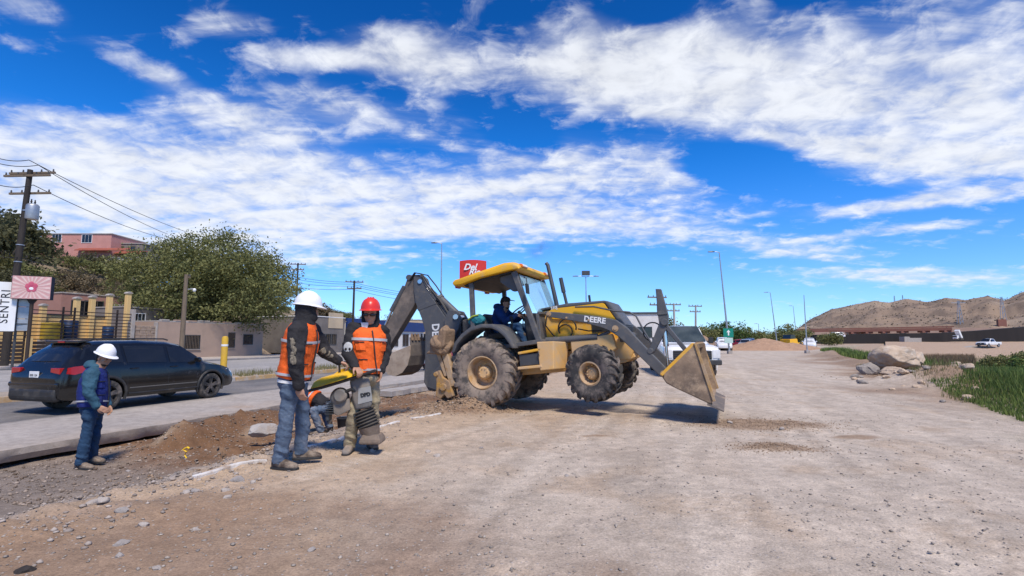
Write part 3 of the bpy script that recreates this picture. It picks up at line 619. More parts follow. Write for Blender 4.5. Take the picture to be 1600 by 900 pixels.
for y, k, dzr in ((-0.90, 0.90, -0.045), (-0.86, 0.985, -0.01), (-0.70, 1.0, 0.0), (0.70, 1.0, 0.0), (0.86, 0.985, -0.01), (0.90, 0.90, -0.045)):
    rings.append([((x-0.19)*(0.97+0.03*k)+0.19, y, 1.84+(z-1.84)*k+dzr*(1 if z > 1.84 else 0)) for x, z in rf_prof])
rf.loft(rings); roof = rf.build('roof', YELC, mac, smooth=True, bevel=0.012)
MB().prism([(-0.30, 1.66), (-0.33, 1.70), (0.05, 1.775), (0.70, 1.825), (0.72, 1.79), (0.05, 1.735)], -0.80, 0.80).build('headliner', BLK, roof, bevel=0.01)
LAMP = pmat('orange_lens', (0.75, 0.20, 0.02), (0.6, 0.15, 0.02), 5, 0.2); RED = pmat('red_lens', (0.42, 0.012, 0.012), (0.30, 0.01, 0.01), 5, 0.18, coat=0.5); CLR = pmat('clear_lens', (0.75, 0.75, 0.74), (0.6, 0.6, 0.6), 5, 0.12)
for y in (-0.66, 0.66):
    MB().prism([(0.80, 1.86), (0.82, 1.94), (0.91, 1.93), (0.935, 1.865)], y-0.14, y+0.14).build('work_lamp', LAMP, roof, bevel=0.015)
    MB().prism([(0.905, 1.875), (0.90, 1.925), (0.925, 1.925), (0.945, 1.875)], y-0.10, y+0.10).build('lamp_lens', CLR, roof, bevel=0.01)
    MB().box((-0.535, y, 1.72), (0.06, 0.16, 0.08)).build('tail_lamp', RED, roof, bevel=0.015)
MB().prism([(0.40, 1.66), (0.40, 1.80), (0.72, 1.82), (0.74, 1.45), (0.64, 1.45)], -0.70, -0.60).build('roof_console', GRY, mac, bevel=0.015)
MB().tube([(0.93, -0.80, 1.66), (1.02, -0.92, 1.62), (1.03, -0.94, 1.45)], 0.010, 6).box((1.03, -0.95, 1.42), (0.03, 0.12, 0.18)).build('mirror', BLK, mac, bevel=0.006)
# seat, wheel, levers
SEAT = pmat('seat_vinyl', (0.028, 0.028, 0.03), (0.05, 0.048, 0.045), 8, 0.6, dust=(0.2, 0.17, 0.14), damt=0.3)
MB().box((0.03, 0, 0.68), (0.46, 0.48, 0.12)).prism([(-0.22, 0.68), (-0.30, 1.14), (-0.21, 1.17), (-0.09, 0.72)], -0.22, 0.22).build('seat', SEAT, mac, bevel=0.04, smooth=True)
MB().prism([(-0.50, 0.80), (-0.48, 1.04), (-0.10, 1.10), (-0.02, 0.92), (0.02, 0.80)], -0.70, -0.50).build('side_console', SEAT, mac, bevel=0.02)
swm = Matrix.Translation((0.44, 0, 1.13)) @ Matrix.Rotation(RAD(-32), 4, 'Y')
sw = MB(); ring = [swm @ Vector((0.19*math.cos(t), 0.19*math.sin(t), 0)) for t in np.linspace(0, 2*math.pi, 29)]
sw.tube(ring, 0.014, 7, cap=False)
for k in range(3): t = 2*math.pi*k/3; sw.tube([swm @ Vector((0, 0, -0.02)), swm @ Vector((0.19*math.cos(t), 0.19*math.sin(t), 0))], 0.011, 6)
sw.tube([swm @ Vector((0, 0, 0.01)), swm @ Vector((0, 0, -0.30)), (0.72, 0, 0.55)], [0.03, 0.03, 0.05], 10)
sw.build('steering_wheel', BLK, mac, smooth=True)
MB().prism([(0.64, 0.48), (0.60, 0.98), (0.78, 1.05), (0.96, 1.02), (0.98, 0.48)], -0.20, 0.20).build('front_console', SEAT, mac, bevel=0.03)
for y in (-0.32, -0.26, 0.3): MB().tube([(0.32, y, 0.5), (0.40, y, 0.98), (0.38, y, 1.02)], [0.012, 0.010, 0.022], 7).build('control_lever', BLK, mac, smooth=True)
# steps and box on the near side, tank on the far side
for sy in (-1, 1):
    MB().box((0.95, sy*0.80, 0.30), (0.44, 0.34, 0.045), Matrix.Rotation(RAD(-4), 3, 'Y')).build('step', YEL, mac, bevel=0.01)
    MB().box((0.94, sy*0.93, 0.155), (0.40, 0.03, 0.20)).build('tread_panel', M['darksteel'], mac, bevel=0.006)
    MB().box((0.93, sy*0.80, 0.02), (0.46, 0.36, 0.05)).build('step', YELD, mac, bevel=0.01)
    MB().loft([[(1.11, sy*0.97, 0.45), (1.12, sy*0.97, -0.055), (1.12, sy*0.50, -0.075), (1.11, sy*0.50, 0.45)], [(1.42, sy*0.97, 0.43), (1.37, sy*0.97, -0.05), (1.46, sy*0.50, -0.07), (1.56, sy*0.50, 0.40)]]).build('battery_box', YELD, mac, bevel=0.012)
# backhoe end
MB().box((-0.66, 0, 0.0), (0.20, 1.66, 0.50)).box((-0.60, 0, 0.34), (0.14, 1.2, 0.2)).build('rear_frame', YELD, mac, bevel=0.02)
MB().prism([(-0.78, -0.22), (-0.78, 0.42), (-1.15, 0.36), (-1.52, 0.02), (-1.60, -0.22), (-1.30, -0.34)], -0.20, 0.20).build('swing_casting', GRY, mac, bevel=0.03)
boom = MB().prism([(-1.68, -0.10), (-1.60, -0.27), (-1.48, -0.31), (-1.37, -0.22), (-1.26, 0.19), (-1.15, 0.80), (-1.10, 1.18), (-1.34, 1.60), (-1.52, 1.98), (-1.555, 2.13), (-1.62, 2.20), (-1.74, 2.19), (-1.76, 1.9), (-1.745, 1.62), (-1.63, 1.25), (-1.575, 0.95), (-1.62, 0.4)], -0.13, 0.13).build('boom', GRY, mac, bevel=0.014)
MB().prism([(-1.28, 1.52), (-1.36, 1.64), (-1.72, 1.50), (-1.69, 1.43)], -0.137, 0.137).build('boom_reinforcement', GRY, boom, bevel=0.006)
text_mesh('boom_lettering', 'DEERE', 0.21, M['white'], boom, Matrix.Translation((-1.36, -0.1335, 0.80)) @ am @ Matrix.Rotation(RAD(-93), 4, 'Z'), 0.003, 0.006, 1.02)
MB().prism([(-1.13, 1.16), (-1.02, 1.36), (-0.86, 1.30), (-0.78, 1.12), (-0.86, 0.92), (-1.10, 0.55), (-1.16, 0.80)], -0.17, -0.10).prism([(-1.13, 1.16), (-1.02, 1.36), (-0.86, 1.30), (-0.78, 1.12), (-0.86, 0.92), (-1.10, 0.55), (-1.16, 0.80)], 0.10, 0.17).build('boom_link', GRY, mac, bevel=0.012)
MB().tube([(-0.90, 0, 1.20), (-1.28, 0, 1.66)], 0.075, 14).tube([(-1.25, 0, 1.63), (-1.29, 0, 1.67)], 0.085, 14).build('crowd_cylinder', GRY, mac, smooth=True)
MB().tube([(-1.28, 0, 1.66), (-1.60, 0, 2.06)], 0.032, 12).tube([(-1.6, -0.15, 2.06), (-1.6, 0.15, 2.06)], 0.05, 10).build('cylinder_rod', CHR, mac, smooth=True)
MB().tube([(-0.88, -0.2, 1.18), (-0.88, 0.2, 1.18)], 0.055, 10).build('pivot_pin', CHR, mac, smooth=True)
MB().tube([(-0.95, 0, 1.0), (-1.02, 0, 0.45), (-1.05, 0, 0.2)], [0.07, 0.07, 0.035], 12).build('boom_cylinder', GRY, mac, smooth=True)
for k, yy in enumerate((-0.15, -0.11, 0.12)):
    hose([(-0.80, yy, 0.5), (-0.95, yy, 0.85), (-1.02, yy, 1.2), (-1.2, yy, 1.58), (-1.45+0.03*k, yy, 1.95), (-1.56, yy, 2.22), (-1.70, yy, 2.27), (-1.83, yy, 2.12)], 0.014).build('hydraulic_hose', BLK, mac, smooth=True)
dip = MB().prism([(-1.62, 2.22), (-1.80, 2.245), (-1.91, 2.17), (-2.06, 1.84), (-2.76, 0.72), (-2.80, 0.58), (-2.70, 0.51), (-2.55, 0.56), (-1.82, 1.52), (-1.70, 1.72), (-1.56, 2.08)], -0.10, 0.10).build('dipper_stick', pmat('dipper_steel', (0.105, 0.09, 0.078), (0.16, 0.125, 0.095), 4, 0.6, dust=(0.24, 0.19, 0.15), damt=0.4, bump=0.1), mac, bevel=0.014)
MB().tube([(-1.98, -0.07, 2.02), (-2.32, -0.07, 1.52)], 0.055, 12).tube([(-1.86, -0.12, 2.20), (-1.86, 0.12, 2.20)], 0.06, 10).build('bucket_crowd_cylinder', GRY, mac, smooth=True)
MB().tube([(-2.32, -0.07, 1.52), (-2.74, -0.07, 0.78)], 0.026, 10).build('cylinder_rod', CHR, mac, smooth=True)
MB().bar((-2.76, -0.12, 0.80), (-2.50, -0.12, 0.42), 0.04, 0.10, (0, 1, 0)).bar((-2.76, 0.12, 0.80), (-2.50, 0.12, 0.42), 0.04, 0.10, (0, 1, 0)).tube([(-2.62, -0.2, 0.52), (-2.62, 0.2, 0.52)], 0.06, 12).build('bucket_linkage', GRY, mac, bevel=0.006)
hb_out = [(-1.80, 0.86), (-1.80, 0.70), (-1.83, 0.48), (-1.90, 0.28), (-2.02, 0.14), (-2.18, 0.08), (-2.34, 0.13), (-2.47, 0.28), (-2.52, 0.46)]
hb_in = [(x-0.028 if x > -2.05 else x, z+(0.03 if x < -1.9 else 0.01)) for x, z in hb_out]
HB = pmat('hoe_bucket_steel', (0.40, 0.31, 0.225), (0.27, 0.20, 0.145), 5, 0.8, bump=0.25, bscale=22, dust=(0.44, 0.35, 0.26), damt=0.5); HBD = pmat('hoe_bucket_back', (0.13, 0.11, 0.095), (0.20, 0.165, 0.135), 5, 0.7, bump=0.2, dust=(0.27, 0.22, 0.17), damt=0.4)
hb = MB().prism(hb_out+hb_in[::-1], -0.30, 0.30).build('hoe_bucket', HBD, mac)
for sy in (-1, 1): MB().prism(hb_out[1:]+[(-2.46, 0.52)], sy*0.308-0.012, sy*0.308+0.012).build('side_plate', HB, hb, bevel=0.004)
for k in range(5): MB().prism([(-1.775, 0.80), (-1.79, 0.95), (-1.80, 0.95), (-1.83, 0.80)], -0.28+0.125*k, -0.22+0.125*k).build('bucket_tooth', MUD, hb, bevel=0.004)
MB().tube([(-2.47, -0.34, 0.47), (-2.47, 0.34, 0.47)], 0.045, 10).build('hinge_pin', M['darksteel'], hb, smooth=True)
rng = random.Random(3)
def lump(c, r, n, seed, mat, name, parent):
    bm = bmesh.new(); bmesh.ops.create_icosphere(bm, subdivisions=n, radius=1); rg = random.Random(seed); off = rg.random()*50
    for v in bm.verts:
        p = v.co.normalized(); q = p*1.7; k = 0.72+0.6*float(fbm(np.array([q.x+q.z*0.7+off]), np.array([q.y-q.z*0.6+off]), 4, seed)[0]); v.co = Vector((p.x*r[0], p.y*r[1], p.z*r[2]))*k + Vector(c)
    me = bpy.data.meshes.new(name); bm.to_mesh(me); bm.free(); me.materials.append(mat)
    o = bpy.data.objects.new(name, me); col.objects.link(o)
    if parent is not None: o.parent = parent
    return o
for sy in (-1, 1):
    st_ = MB().bar((-0.63, sy*0.95, -0.20), (-0.78, sy*0.95, 0.62), 0.12, 0.15, (0, 1, 0)).bar((-0.76, sy*0.97, 0.0), (-0.92, sy*0.97, 0.60), 0.07, 0.08, (0, 1, 0)).build('stabiliser_arm', RIMD, mac, bevel=0.012)
    MB().prism([(-1.04, 0.46), (-0.98, 0.50), (-0.66, 0.90), (-0.60, 0.86), (-0.66, 0.56), (-0.86, 0.42)], sy*0.95-0.22, sy*0.95+0.18).build('stabiliser_pad', MUD, st_, bevel=0.03)
    lump((-0.80, sy*0.97, 0.60), (0.17, 0.24, 0.20), 4, 4, MUD, 'caked_mud', st_)
    lump((-0.72, sy*0.97, 0.80), (0.10, 0.16, 0.16), 3, 9, MUD, 'caked_mud', st_)
    MB().prism([(-0.96, -0.36), (-0.93, -0.10), (-0.94, 0.10), (-0.86, 0.12), (-0.80, -0.02), (-0.68, -0.10), (-0.62, -0.38), (-0.74, -0.42), (-0.80, -0.34), (-0.88, -0.42)], sy*0.95-0.10, sy*0.95+0.10).tube([(-0.80, sy*0.95-0.14, -0.20), (-0.80, sy*0.95+0.14, -0.20)], 0.07, 12).tube([(-0.92, sy*0.95-0.13, 0.05), (-0.92, sy*0.95+0.13, 0.05)], 0.045, 12).build('stabiliser_bracket', YELM, mac, bevel=0.014)
# teal bag behind the seat
bagm = pmat('bag_teal', (0.015, 0.20, 0.22), (0.01, 0.13, 0.16), 9, 0.7, bump=0.3, bscale=20)
Mm = Matrix.Translation(MO) @ Euler((0, -MPIT, MYAW)).to_matrix().to_4x4()
bag = thing('bag', 'small teal cloth bag with a lime strap on the backhoe rear fender', 'bag', Mm @ Vector((-0.16, -0.70, 0.90)), rot=(0, -MPIT, MYAW))
lump((0, 0, 0.10), (0.17, 0.14, 0.12), 3, 14, bagm, 'bag_body', bag)
MB().tube([(-0.12, -0.13, 0.12), (-0.02, -0.15, 0.17), (0.10, -0.12, 0.19)], 0.014, 6).build('strap', pmat('strap_lime', (0.45, 0.55, 0.05)), bag, smooth=True)
# stretch the rear end a little, then move the root down to the ground under the rear axle
def _fin(o_):
    n_ = len(o_.data.vertices); a_ = np.zeros(n_*3, dtype=np.float32); o_.data.vertices.foreach_get('co', a_); a_ = a_.reshape(-1, 3)
    m_ = a_[:, 0] < -0.75; a_[m_, 0] = -0.75 + (a_[m_, 0]+0.75)*1.16
    a_[:, 2] += 0.645; o_.data.vertices.foreach_set('co', a_.ravel()); o_.data.update()
for ch in mac.children:
    if ch.type == 'EMPTY': ch.location.z += 0.645
    else:
        _fin(ch)
        for g2 in ch.children:
            if g2.type == 'MESH': _fin(g2)
mac.location = Mm @ Vector((0, 0, -0.645))
# ---------------------------------------------------------------- people
SKIN = pmat('skin', (0.45, 0.25, 0.16), (0.38, 0.205, 0.13), 14, 0.55)
def remesh(mb, voxel, smooth=3, wr=0.0, wscale=(9, 22), seed=0):
    me = bpy.data.meshes.new('tmp'); me.from_pydata(mb.v, [], mb.f)
    bm = bmesh.new(); bm.from_mesh(me); bmesh.ops.recalc_face_normals(bm, faces=bm.faces); bm.to_mesh(me); bm.free()
    o = bpy.data.objects.new('tmp', me); col.objects.link(o)
    m = o.modifiers.new('r', 'REMESH'); m.mode = 'VOXEL'; m.voxel_size = voxel
    if smooth:
        sm = o.modifiers.new('s', 'SMOOTH'); sm.factor = 0.5; sm.iterations = smooth
    dg = bpy.context.evaluated_depsgraph_get(); r = bpy.data.meshes.new_from_object(o.evaluated_get(dg))
    bpy.data.objects.remove(o)
    if wr:
        n = len(r.vertices); co = np.zeros(n*3, dtype=np.float32); no = np.zeros(n*3, dtype=np.float32)
        r.vertices.foreach_get('co', co); r.vertices.foreach_get('normal', no); co = co.reshape(-1, 3); no = no.reshape(-1, 3)
        a = co[:, 0]*0.8+co[:, 1]*0.9
        k = fbm(a*wscale[0]+seed, co[:, 2]*wscale[1]+a*5, 3, seed)-0.5
        k2 = np.abs(fbm(a*6-co[:, 2]*4, co[:, 2]*9+a*6, 2, seed+9)-0.5)
        co += no*((k*1.0-k2*0.9)*wr)[:, None]
        r.vertices.foreach_set('co', co.ravel()); r.update()
    return r
def from_mesh(me, name, mat, parent):
    me.name = name; me.materials.clear(); me.materials.append(mat); me.shade_smooth()
    o = bpy.data.objects.new(name, me); col.objects.link(o); o.parent = parent; return o
def chain(mb, pts, rs, seg=14):
    """tapered limb with rounded joints"""
    pts = [Vector(p) for p in pts]
    P2, R2 = [], []
    for i in range(len(pts)-1):
        for k in range(4):
            f = k/4; P2.append(pts[i].lerp(pts[i+1], f)); R2.append(rs[i]*(1-f)+rs[i+1]*f)
    P2.append(pts[-1]); R2.append(rs[-1])
    mb.tube(P2, R2, seg)
    for p, r in zip(pts, rs): mb.ellipsoid(p, (r*1.0, r*1.0, r*1.0), 12, 8)
def ell_ring(c, ax, ay, a, b, n=24, sq=2.4):
    out = []
    for k in range(n):
        t = 2*math.pi*k/n; ct, sn = math.cos(t), math.sin(t)
        out.append(c + ax*(a*math.copysign(abs(ct)**(2/sq), ct)) + ay*(b*math.copysign(abs(sn)**(2/sq), sn)))
    return out
def torso_rings(J, f, grow, z0=0.0, z1=1.0, girth=1.0):
    """rings from hips to neck base; parameter runs 0..1"""
    rt_s = (J['sh_r']-J['sh_l']).normalized(); rt_h = (J['hip_r']-J['hip_l']).normalized()
    pel, neck = J['pel'], J['neck']; mid = J['chest']
    tab = [(0.0, .172, .125), (0.12, .172, .128), (0.30, .158, .120), (0.5, .172, .128), (0.70, .188, .130), (0.84, .188, .112), (0.93, .150, .088), (1.0, .085, .07)]
    out = []
    for u_ in np.linspace(z0, z1, 14):
        c = pel*(1-u_)**2 + mid*2*u_*(1-u_) + neck*u_*u_
        c = pel.lerp(mid, min(1, u_/0.55)) if u_ < 0.55 else mid.lerp(neck, (u_-0.55)/0.45)
        w = np.interp(u_, [t[0] for t in tab], [t[1] for t in tab]); d = np.interp(u_, [t[0] for t in tab], [t[2] for t in tab])
        r_ = (rt_h*(1-u_)+rt_s*u_).normalized(); up_ = (neck-pel).normalized(); fr = up_.cross(r_).normalized()
        if fr.dot(f) < 0: fr = -fr
        belly = 1.0+(girth-1.0)*math.exp(-((u_-0.32)/0.3)**2)
        out.append(ell_ring(c, r_, fr, (w*(0.5+0.5*belly)+grow), (d*belly+grow)))
    return out
def hand(mb, wr, d, n, side, curl, spread=0.05, k=1.0):
    """palm and five fingers; d along the hand, n palm normal (fingers curl towards n)"""
    d = d.normalized(); n = (n-d*n.dot(d)).normalized(); x = d.cross(n)*side
    pc = wr + d*0.045*k
    mb.loft([ell_ring(wr+d*q*k, x, n, w*k, h*k, 12, 3) for q, w, h in ((-0.02, .027, .020), (0.02, .034, .017), (0.06, .042, .015), (0.088, .040, .013))])
    for i, (off, L) in enumerate(((-0.031, .062), (-0.010, .072), (0.011, .068), (0.031, .052))):
        p0 = wr + d*0.082*k + x*off*k; pts = [p0]; a = 0.0; dirv = (d + x*(off*spread*20)).normalized()
        for sgm, cl in zip((0.46, 0.31, 0.25), (curl*0.7, curl*1.0, curl*0.75)):
            a += cl; dd = dirv*math.cos(a)+n*math.sin(a); pts.append(pts[-1]+dd*(L*k*sgm*1.3))
        chain(mb, pts, [0.0098*k, 0.0092*k, 0.0082*k, 0.0068*k], 8)
    p0 = wr + d*0.022*k - x*0.03*k
    t1 = (d*0.75 - x*0.62 + n*0.25).normalized(); t2 = (d*0.85 - x*0.15 + n*(0.35+0.3*curl)).normalized()
    chain(mb, [p0, p0+t1*0.036*k, p0+t1*0.036*k+t2*0.030*k, p0+t1*0.036*k+t2*0.052*k], [0.014*k, 0.0115*k, 0.0105*k, 0.0078*k], 8)
def basis(f, up):
    f = f.normalized(); r_ = f.cross(up).normalized(); u_ = r_.cross(f); return f, r_, u_
def head_pts(mb, c, f, up, k=1.0):
    f, r_, u_ = basis(f, up); rot = Matrix((f, r_, u_)).transposed()
    E = lambda o, rad: mb.ellipsoid(c + rot @ Vector(o)*k, tuple(q*k for q in rad), 18, 12, rot)
    E((-0.012, 0, 0.035), (0.098, 0.076, 0.090)); E((0.012, 0, -0.03), (0.076, 0.064, 0.085)); E((0.036, 0, -0.075), (0.042, 0.045, 0.038)); E((0.058, 0, -0.098), (0.022, 0.026, 0.018))
    E((0.072, 0, 0.016), (0.018, 0.052, 0.012)); E((0.094, 0, -0.022), (0.018, 0.012, 0.020)); E((0.088, 0, 0.0), (0.012, 0.008, 0.026))
    E((0.080, 0, -0.062), (0.012, 0.022, 0.007)); E((0.077, 0, -0.074), (0.012, 0.019, 0.008))
    for s in (-1, 1):
        E((-0.008, s*0.078, -0.012), (0.020, 0.010, 0.031)); E((0.060, s*0.042, -0.025), (0.020, 0.020, 0.018))
    chain(mb, [c + rot @ Vector((-0.022, 0, -0.05))*k, c + rot @ Vector((-0.035, 0, -0.15))*k], [0.055*k, 0.060*k])
    return rot
def hard_hat(parent, c, f, up, mat, k=1.0):
    f, r_, u_ = basis(f, up); rot = Matrix((f, r_, u_)).transposed().to_4x4(); rot.translation = c
    mb = MB(); rings = []
    for h, a, b in ((0.0, .138, .114), (0.03, .136, .112), (0.07, .124, .102), (0.105, .100, .083), (0.128, .066, .055), (0.140, .03, .025), (0.143, .004, .004)):
        rings.append([Vector(((a*math.cos(t)-0.008)*k, b*math.sin(t)*k, h*k)) for t in np.linspace(0, 2*math.pi, 40, endpoint=False)])
    inner = [[v*0.97 for v in r2] for r2 in rings]
    mb.loft(rings, cap=False); mb.loft([rings[0], inner[0], inner[-1]], cap=False)
    brim = []
    for dr, dz_ in ((0.0, 0.004), (1.0, -0.006), (1.0, -0.011), (0.0, -0.004)):
        rr = []
        for t in np.linspace(0, 2*math.pi, 40, endpoint=False):
            w = (0.016+0.040*max(0, math.cos(t))**2.2+0.006*max(0, -math.cos(t)))*dr
            rr.append(Vector((((.137+w)*math.cos(t)-0.008)*k, (.113+w)*math.sin(t)*k, (dz_-0.012*dr*max(0, math.cos(t)))*k)))
        brim.append(rr)
    mb.loft(brim+[brim[0]], cap=False)
    for off in (-0.028, 0.0, 0.028):
        mb.tube([Vector(((0.115*math.cos(t)-0.008)*k, off*k, (0.012+0.130*math.sin(t))*k)) for t in np.linspace(0.35, math.pi-0.35, 14)], 0.008*k, 6)
    o = mb.build('hard_hat', mat, parent, smooth=True); o.data.transform(rot); return o
def boot(parent, an, toe_dir, mat, k=1.0, zfloor=None):
    """an ankle joint (0.09 above the sole)"""
    f = Vector((toe_dir.x, toe_dir.y, 0)).normalized(); r_ = f.cross(Vector((0, 0, 1)))
    pitch_v = Vector((0, 0, 1)); g = an - pitch_v*0.10*k
    mb = MB(); rings = []
    for q, w, h in ((-0.075, .030, .075), (-0.055, .041, .095), (0.0, .044, .105), (0.06, .047, .085), (0.11, .051, .066), (0.16, .050, .055), (0.195, .036, .042), (0.205, .020, .030)):
        c = g + f*q*k; rings.append(ell_ring(c+pitch_v*(h*0.5*k), r_, pitch_v, w*k, h*0.5*k, 16, 3))
    mb.loft(rings); chain(mb, [an-pitch_v*0.02*k, an+pitch_v*0.09*k], [0.055*k, 0.058*k])
    b = from_mesh(remesh(mb, 0.009, 2), 'boot', mat, parent)
    sole = MB().loft([[g+f*q*k+r_*(s*w*k)+pitch_v*z*k for s, z in ((-1, -0.012), (1, -0.012), (1, 0.012), (-1, 0.012))] for q, w in ((-0.08, .034), (-0.04, .046), (0.06, .048), (0.13, .054), (0.19, .045), (0.212, .024))])
    sole.build('sole', BLK, b, bevel=0.004)
    return b
def person(name, label, J, f, look, spec, parent_base, group=None):
    """J joint positions in world space; everything is stored relative to the base point"""
    root = thing(name, label, 'person', parent_base, 0, group)
    if spec.get('stand', True):
        low = min(Vector(J['an_r']).z, Vector(J['an_l']).z); dzf = parent_base[2]+0.108-low; J = {k: Vector(v)+Vector((0, 0, dzf)) for k, v in J.items()}
    B = Vector(parent_base); J = {k: Vector(v)-B for k, v in J.items()}; f = Vector(f).normalized(); look = Vector(look).normalized(); up = Vector((0, 0, 1)); hup = Vector(spec.get('head_up', (0, 0, 1)))
    k = spec.get('k', 1.0)
    body = MB(); head_pts(body, J['head'], look, hup, k)
    body.loft(torso_rings(J, f, -0.025)); 
    chain(body, [J['head']-hup*0.10*k, J['neck']-(J['neck']-J['pel']).normalized()*0.08], [0.055, 0.075])
    for s in ('r', 'l'):
        chain(body, [J['sh_'+s], J['el_'+s], J['wr_'+s]], [0.046, 0.038, 0.027]); chain(body, [J['hip_'+s], J['kn_'+s], J['an_'+s]], [0.072, 0.048, 0.034])
        chain(body, [J['neck']-(J['neck']-J['pel']).normalized()*0.05, J['sh_'+s]], [0.06, 0.05])
        hd_ = spec.get('hand_'+s)
        if hd_: hand(body, J['wr_'+s], Vector(hd_[0]), Vector(hd_[1]), 1 if s == 'r' else -1, hd_[2], k=k)
    from_mesh(remesh(body, 0.0065, 2), 'body', SKIN, root)
    jk = MB(); jk.loft(torso_rings(J, f, 0.012, 0.0, 0.97, spec.get('girth', 1)))
    for s in ('r', 'l'):
        w = (J['wr_'+s]-J['el_'+s]).normalized()
        chain(jk, [J['neck']-(J['neck']-J['pel']).normalized()*0.045, J['sh_'+s]], [0.082, 0.092])
        chain(jk, [J['sh_'+s], J['el_'+s], J['wr_'+s]-w*0.012], [0.098, 0.082, 0.055]); jk.tube([J['wr_'+s]-w*0.06, J['wr_'+s]+w*0.005], [0.056, 0.052], 14)
    from_mesh(remesh(jk, 0.009, 3, 0.032, (8, 14), 3), 'jacket', spec['jacket'], root)
    tr = MB(); tr.loft(torso_rings(J, f, 0.005, 0.0, 0.22, spec.get('girth', 1)))
    tr.ellipsoid(J['pel']-up*0.03, (0.15, 0.15, 0.10))
    for s in ('r', 'l'):
        a = J['an_'+s]; kn = J['kn_'+s]; w = (a-kn).normalized()
        chain(tr, [J['hip_'+s], kn, a+w*0.015], [0.098, 0.077, 0.073]); tr.tube([a-w*0.05, a+w*0.055], [0.073, 0.078], 16)
    from_mesh(remesh(tr, 0.009, 3, 0.034, (7, 15), 8), 'trousers', spec['trousers'], root)
    if spec.get('belt_white'):
        MB().loft(torso_rings(J, f, 0.016, -0.02, 0.03), cap=False).build('shirt_hem', M['white'], root, smooth=True)
    if spec.get('vest'):
        vs = MB(); vs.loft(torso_rings(J, f, 0.034, spec.get('vest_lo', 0.02), 0.985, spec.get('girth', 1)))
        for s in ('r', 'l'):
            sp = J['sh_'+s]; nb = J['neck']-(J['neck']-J['pel']).normalized()*0.055
            chain(vs, [nb, nb.lerp(sp, 0.5)], [0.097, 0.098])
        vo = from_mesh(remesh(vs, 0.009, 2, 0.022, (9, 13), 21), 'vest', spec['vest'], root)
        for z0, z1 in spec.get('strips', ()):
            MB().loft(torso_rings(J, f, 0.043, z0, z1, spec.get('girth', 1)), cap=False).build('reflective_strip', REFL, vo, smooth=True)
        # front: zip and pockets
        upv = (J['neck']-J['pel']).normalized(); r_ = f.cross(up).normalized()
        rg = torso_rings(J, f, 0.041, 0.0, 1.0, spec.get('girth', 1))
        def on(u_, a):   # point on the vest front; a in -1..1 from his left to right
            i = min(12, int(u_*13)); fr_ = u_*13-i; best = None
            ringp = [rg[i][q].lerp(rg[i+1][q], fr_) for q in range(24)]
            c = sum(ringp, Vector())/24
            ang = math.pi/2 - a*1.2
            # rings start at his right and pass the front
            q = (ang/(2*math.pi))*24 % 24; q0 = int(q); return ringp[q0].lerp(ringp[(q0+1) % 24], q-q0)
        zp = MB().tube([on(u_, 0.0) for u_ in np.linspace(0.04, 0.90, 16)], 0.010, 6, flat=0.8); zp.build('zip', BLK, vo, smooth=True)
        for a in (-0.62, 0.62):
            for u0, u1 in ((0.14, 0.34), (0.52, 0.68)):
                pts = []
                mbp = MB(); rings_ = []
                for u_ in np.linspace(u0, u1, 5): rings_.append([on(u_, a-0.26)+f*0.0, on(u_, a)+ (on(u_, a)-J['chest'].lerp(J['pel'], 0.5)).normalized()*0.012, on(u_, a+0.26)])
                nrm = (on((u0+u1)/2, a)-((J['chest']+J['pel'])/2)); nrm.z = 0; nrm.normalize()
                mbp.loft([r3 + [q-nrm*0.02 for q in reversed(r3)] for r3 in rings_]); mbp.build('pocket', spec['vest'], vo, bevel=0.003)
                MB().tube([on(u1, a-0.26)+nrm*0.004, on(u1, a)+nrm*0.014, on(u1, a+0.26)+nrm*0.004], 0.006, 5).build('pocket_trim', spec.get('trim', BLK), vo, smooth=True)
    if spec.get('hood'):
        ff, rr, uu = basis(look, hup); rot = Matrix((ff, rr, uu)).transposed(); hm = MB(); c = J['head']
        if spec['hood'] == 'up':
            hm.ellipsoid(c + rot @ Vector((-0.020, 0, 0.02)), (0.112, 0.098, 0.122), 18, 12, rot); hm.ellipsoid(c + rot @ Vector((0.035, 0, -0.06)), (0.075, 0.080, 0.085), 18, 12, rot)
            chain(hm, [c + rot @ Vector((-0.02, 0, -0.08)), J['neck']-Vector((0, 0, 0.02))], [0.095, 0.118])
        elif spec['hood'] == 'sides':
            for s in (-1, 1):
                chain(hm, [c + rot @ Vector((-0.02, s*0.070, 0.06)), c + rot @ Vector((-0.015, s*0.078, -0.06)), c + rot @ Vector((0.005, s*0.055, -0.14))], [0.034, 0.034, 0.045])
            hm.ellipsoid(c + rot @ Vector((-0.055, 0, 0.0)), (0.068, 0.090, 0.115), 16, 10, rot); chain(hm, [c + rot @ Vector((-0.01, 0, -0.155)), J['neck']-Vector((0, 0, 0.03))], [0.085, 0.115])
        else:   # down, bunched behind the neck
            b = -Vector((look.x, look.y, 0)).normalized()
            hm.ellipsoid(J['neck']+b*0.085+Vector((0, 0, 0.035)), (0.10, 0.10, 0.075), 16, 10); hm.ellipsoid(J['neck']+Vector((0, 0, 0.02)), (0.105, 0.105, 0.05), 16, 10)
        from_mesh(remesh(hm, 0.010, 2, 0.014, (16, 16), 5), 'hood', spec.get('hoodmat', spec['jacket']), root)
    ff, rr, uu = basis(look, hup); rot = Matrix((ff, rr, uu)).transposed()
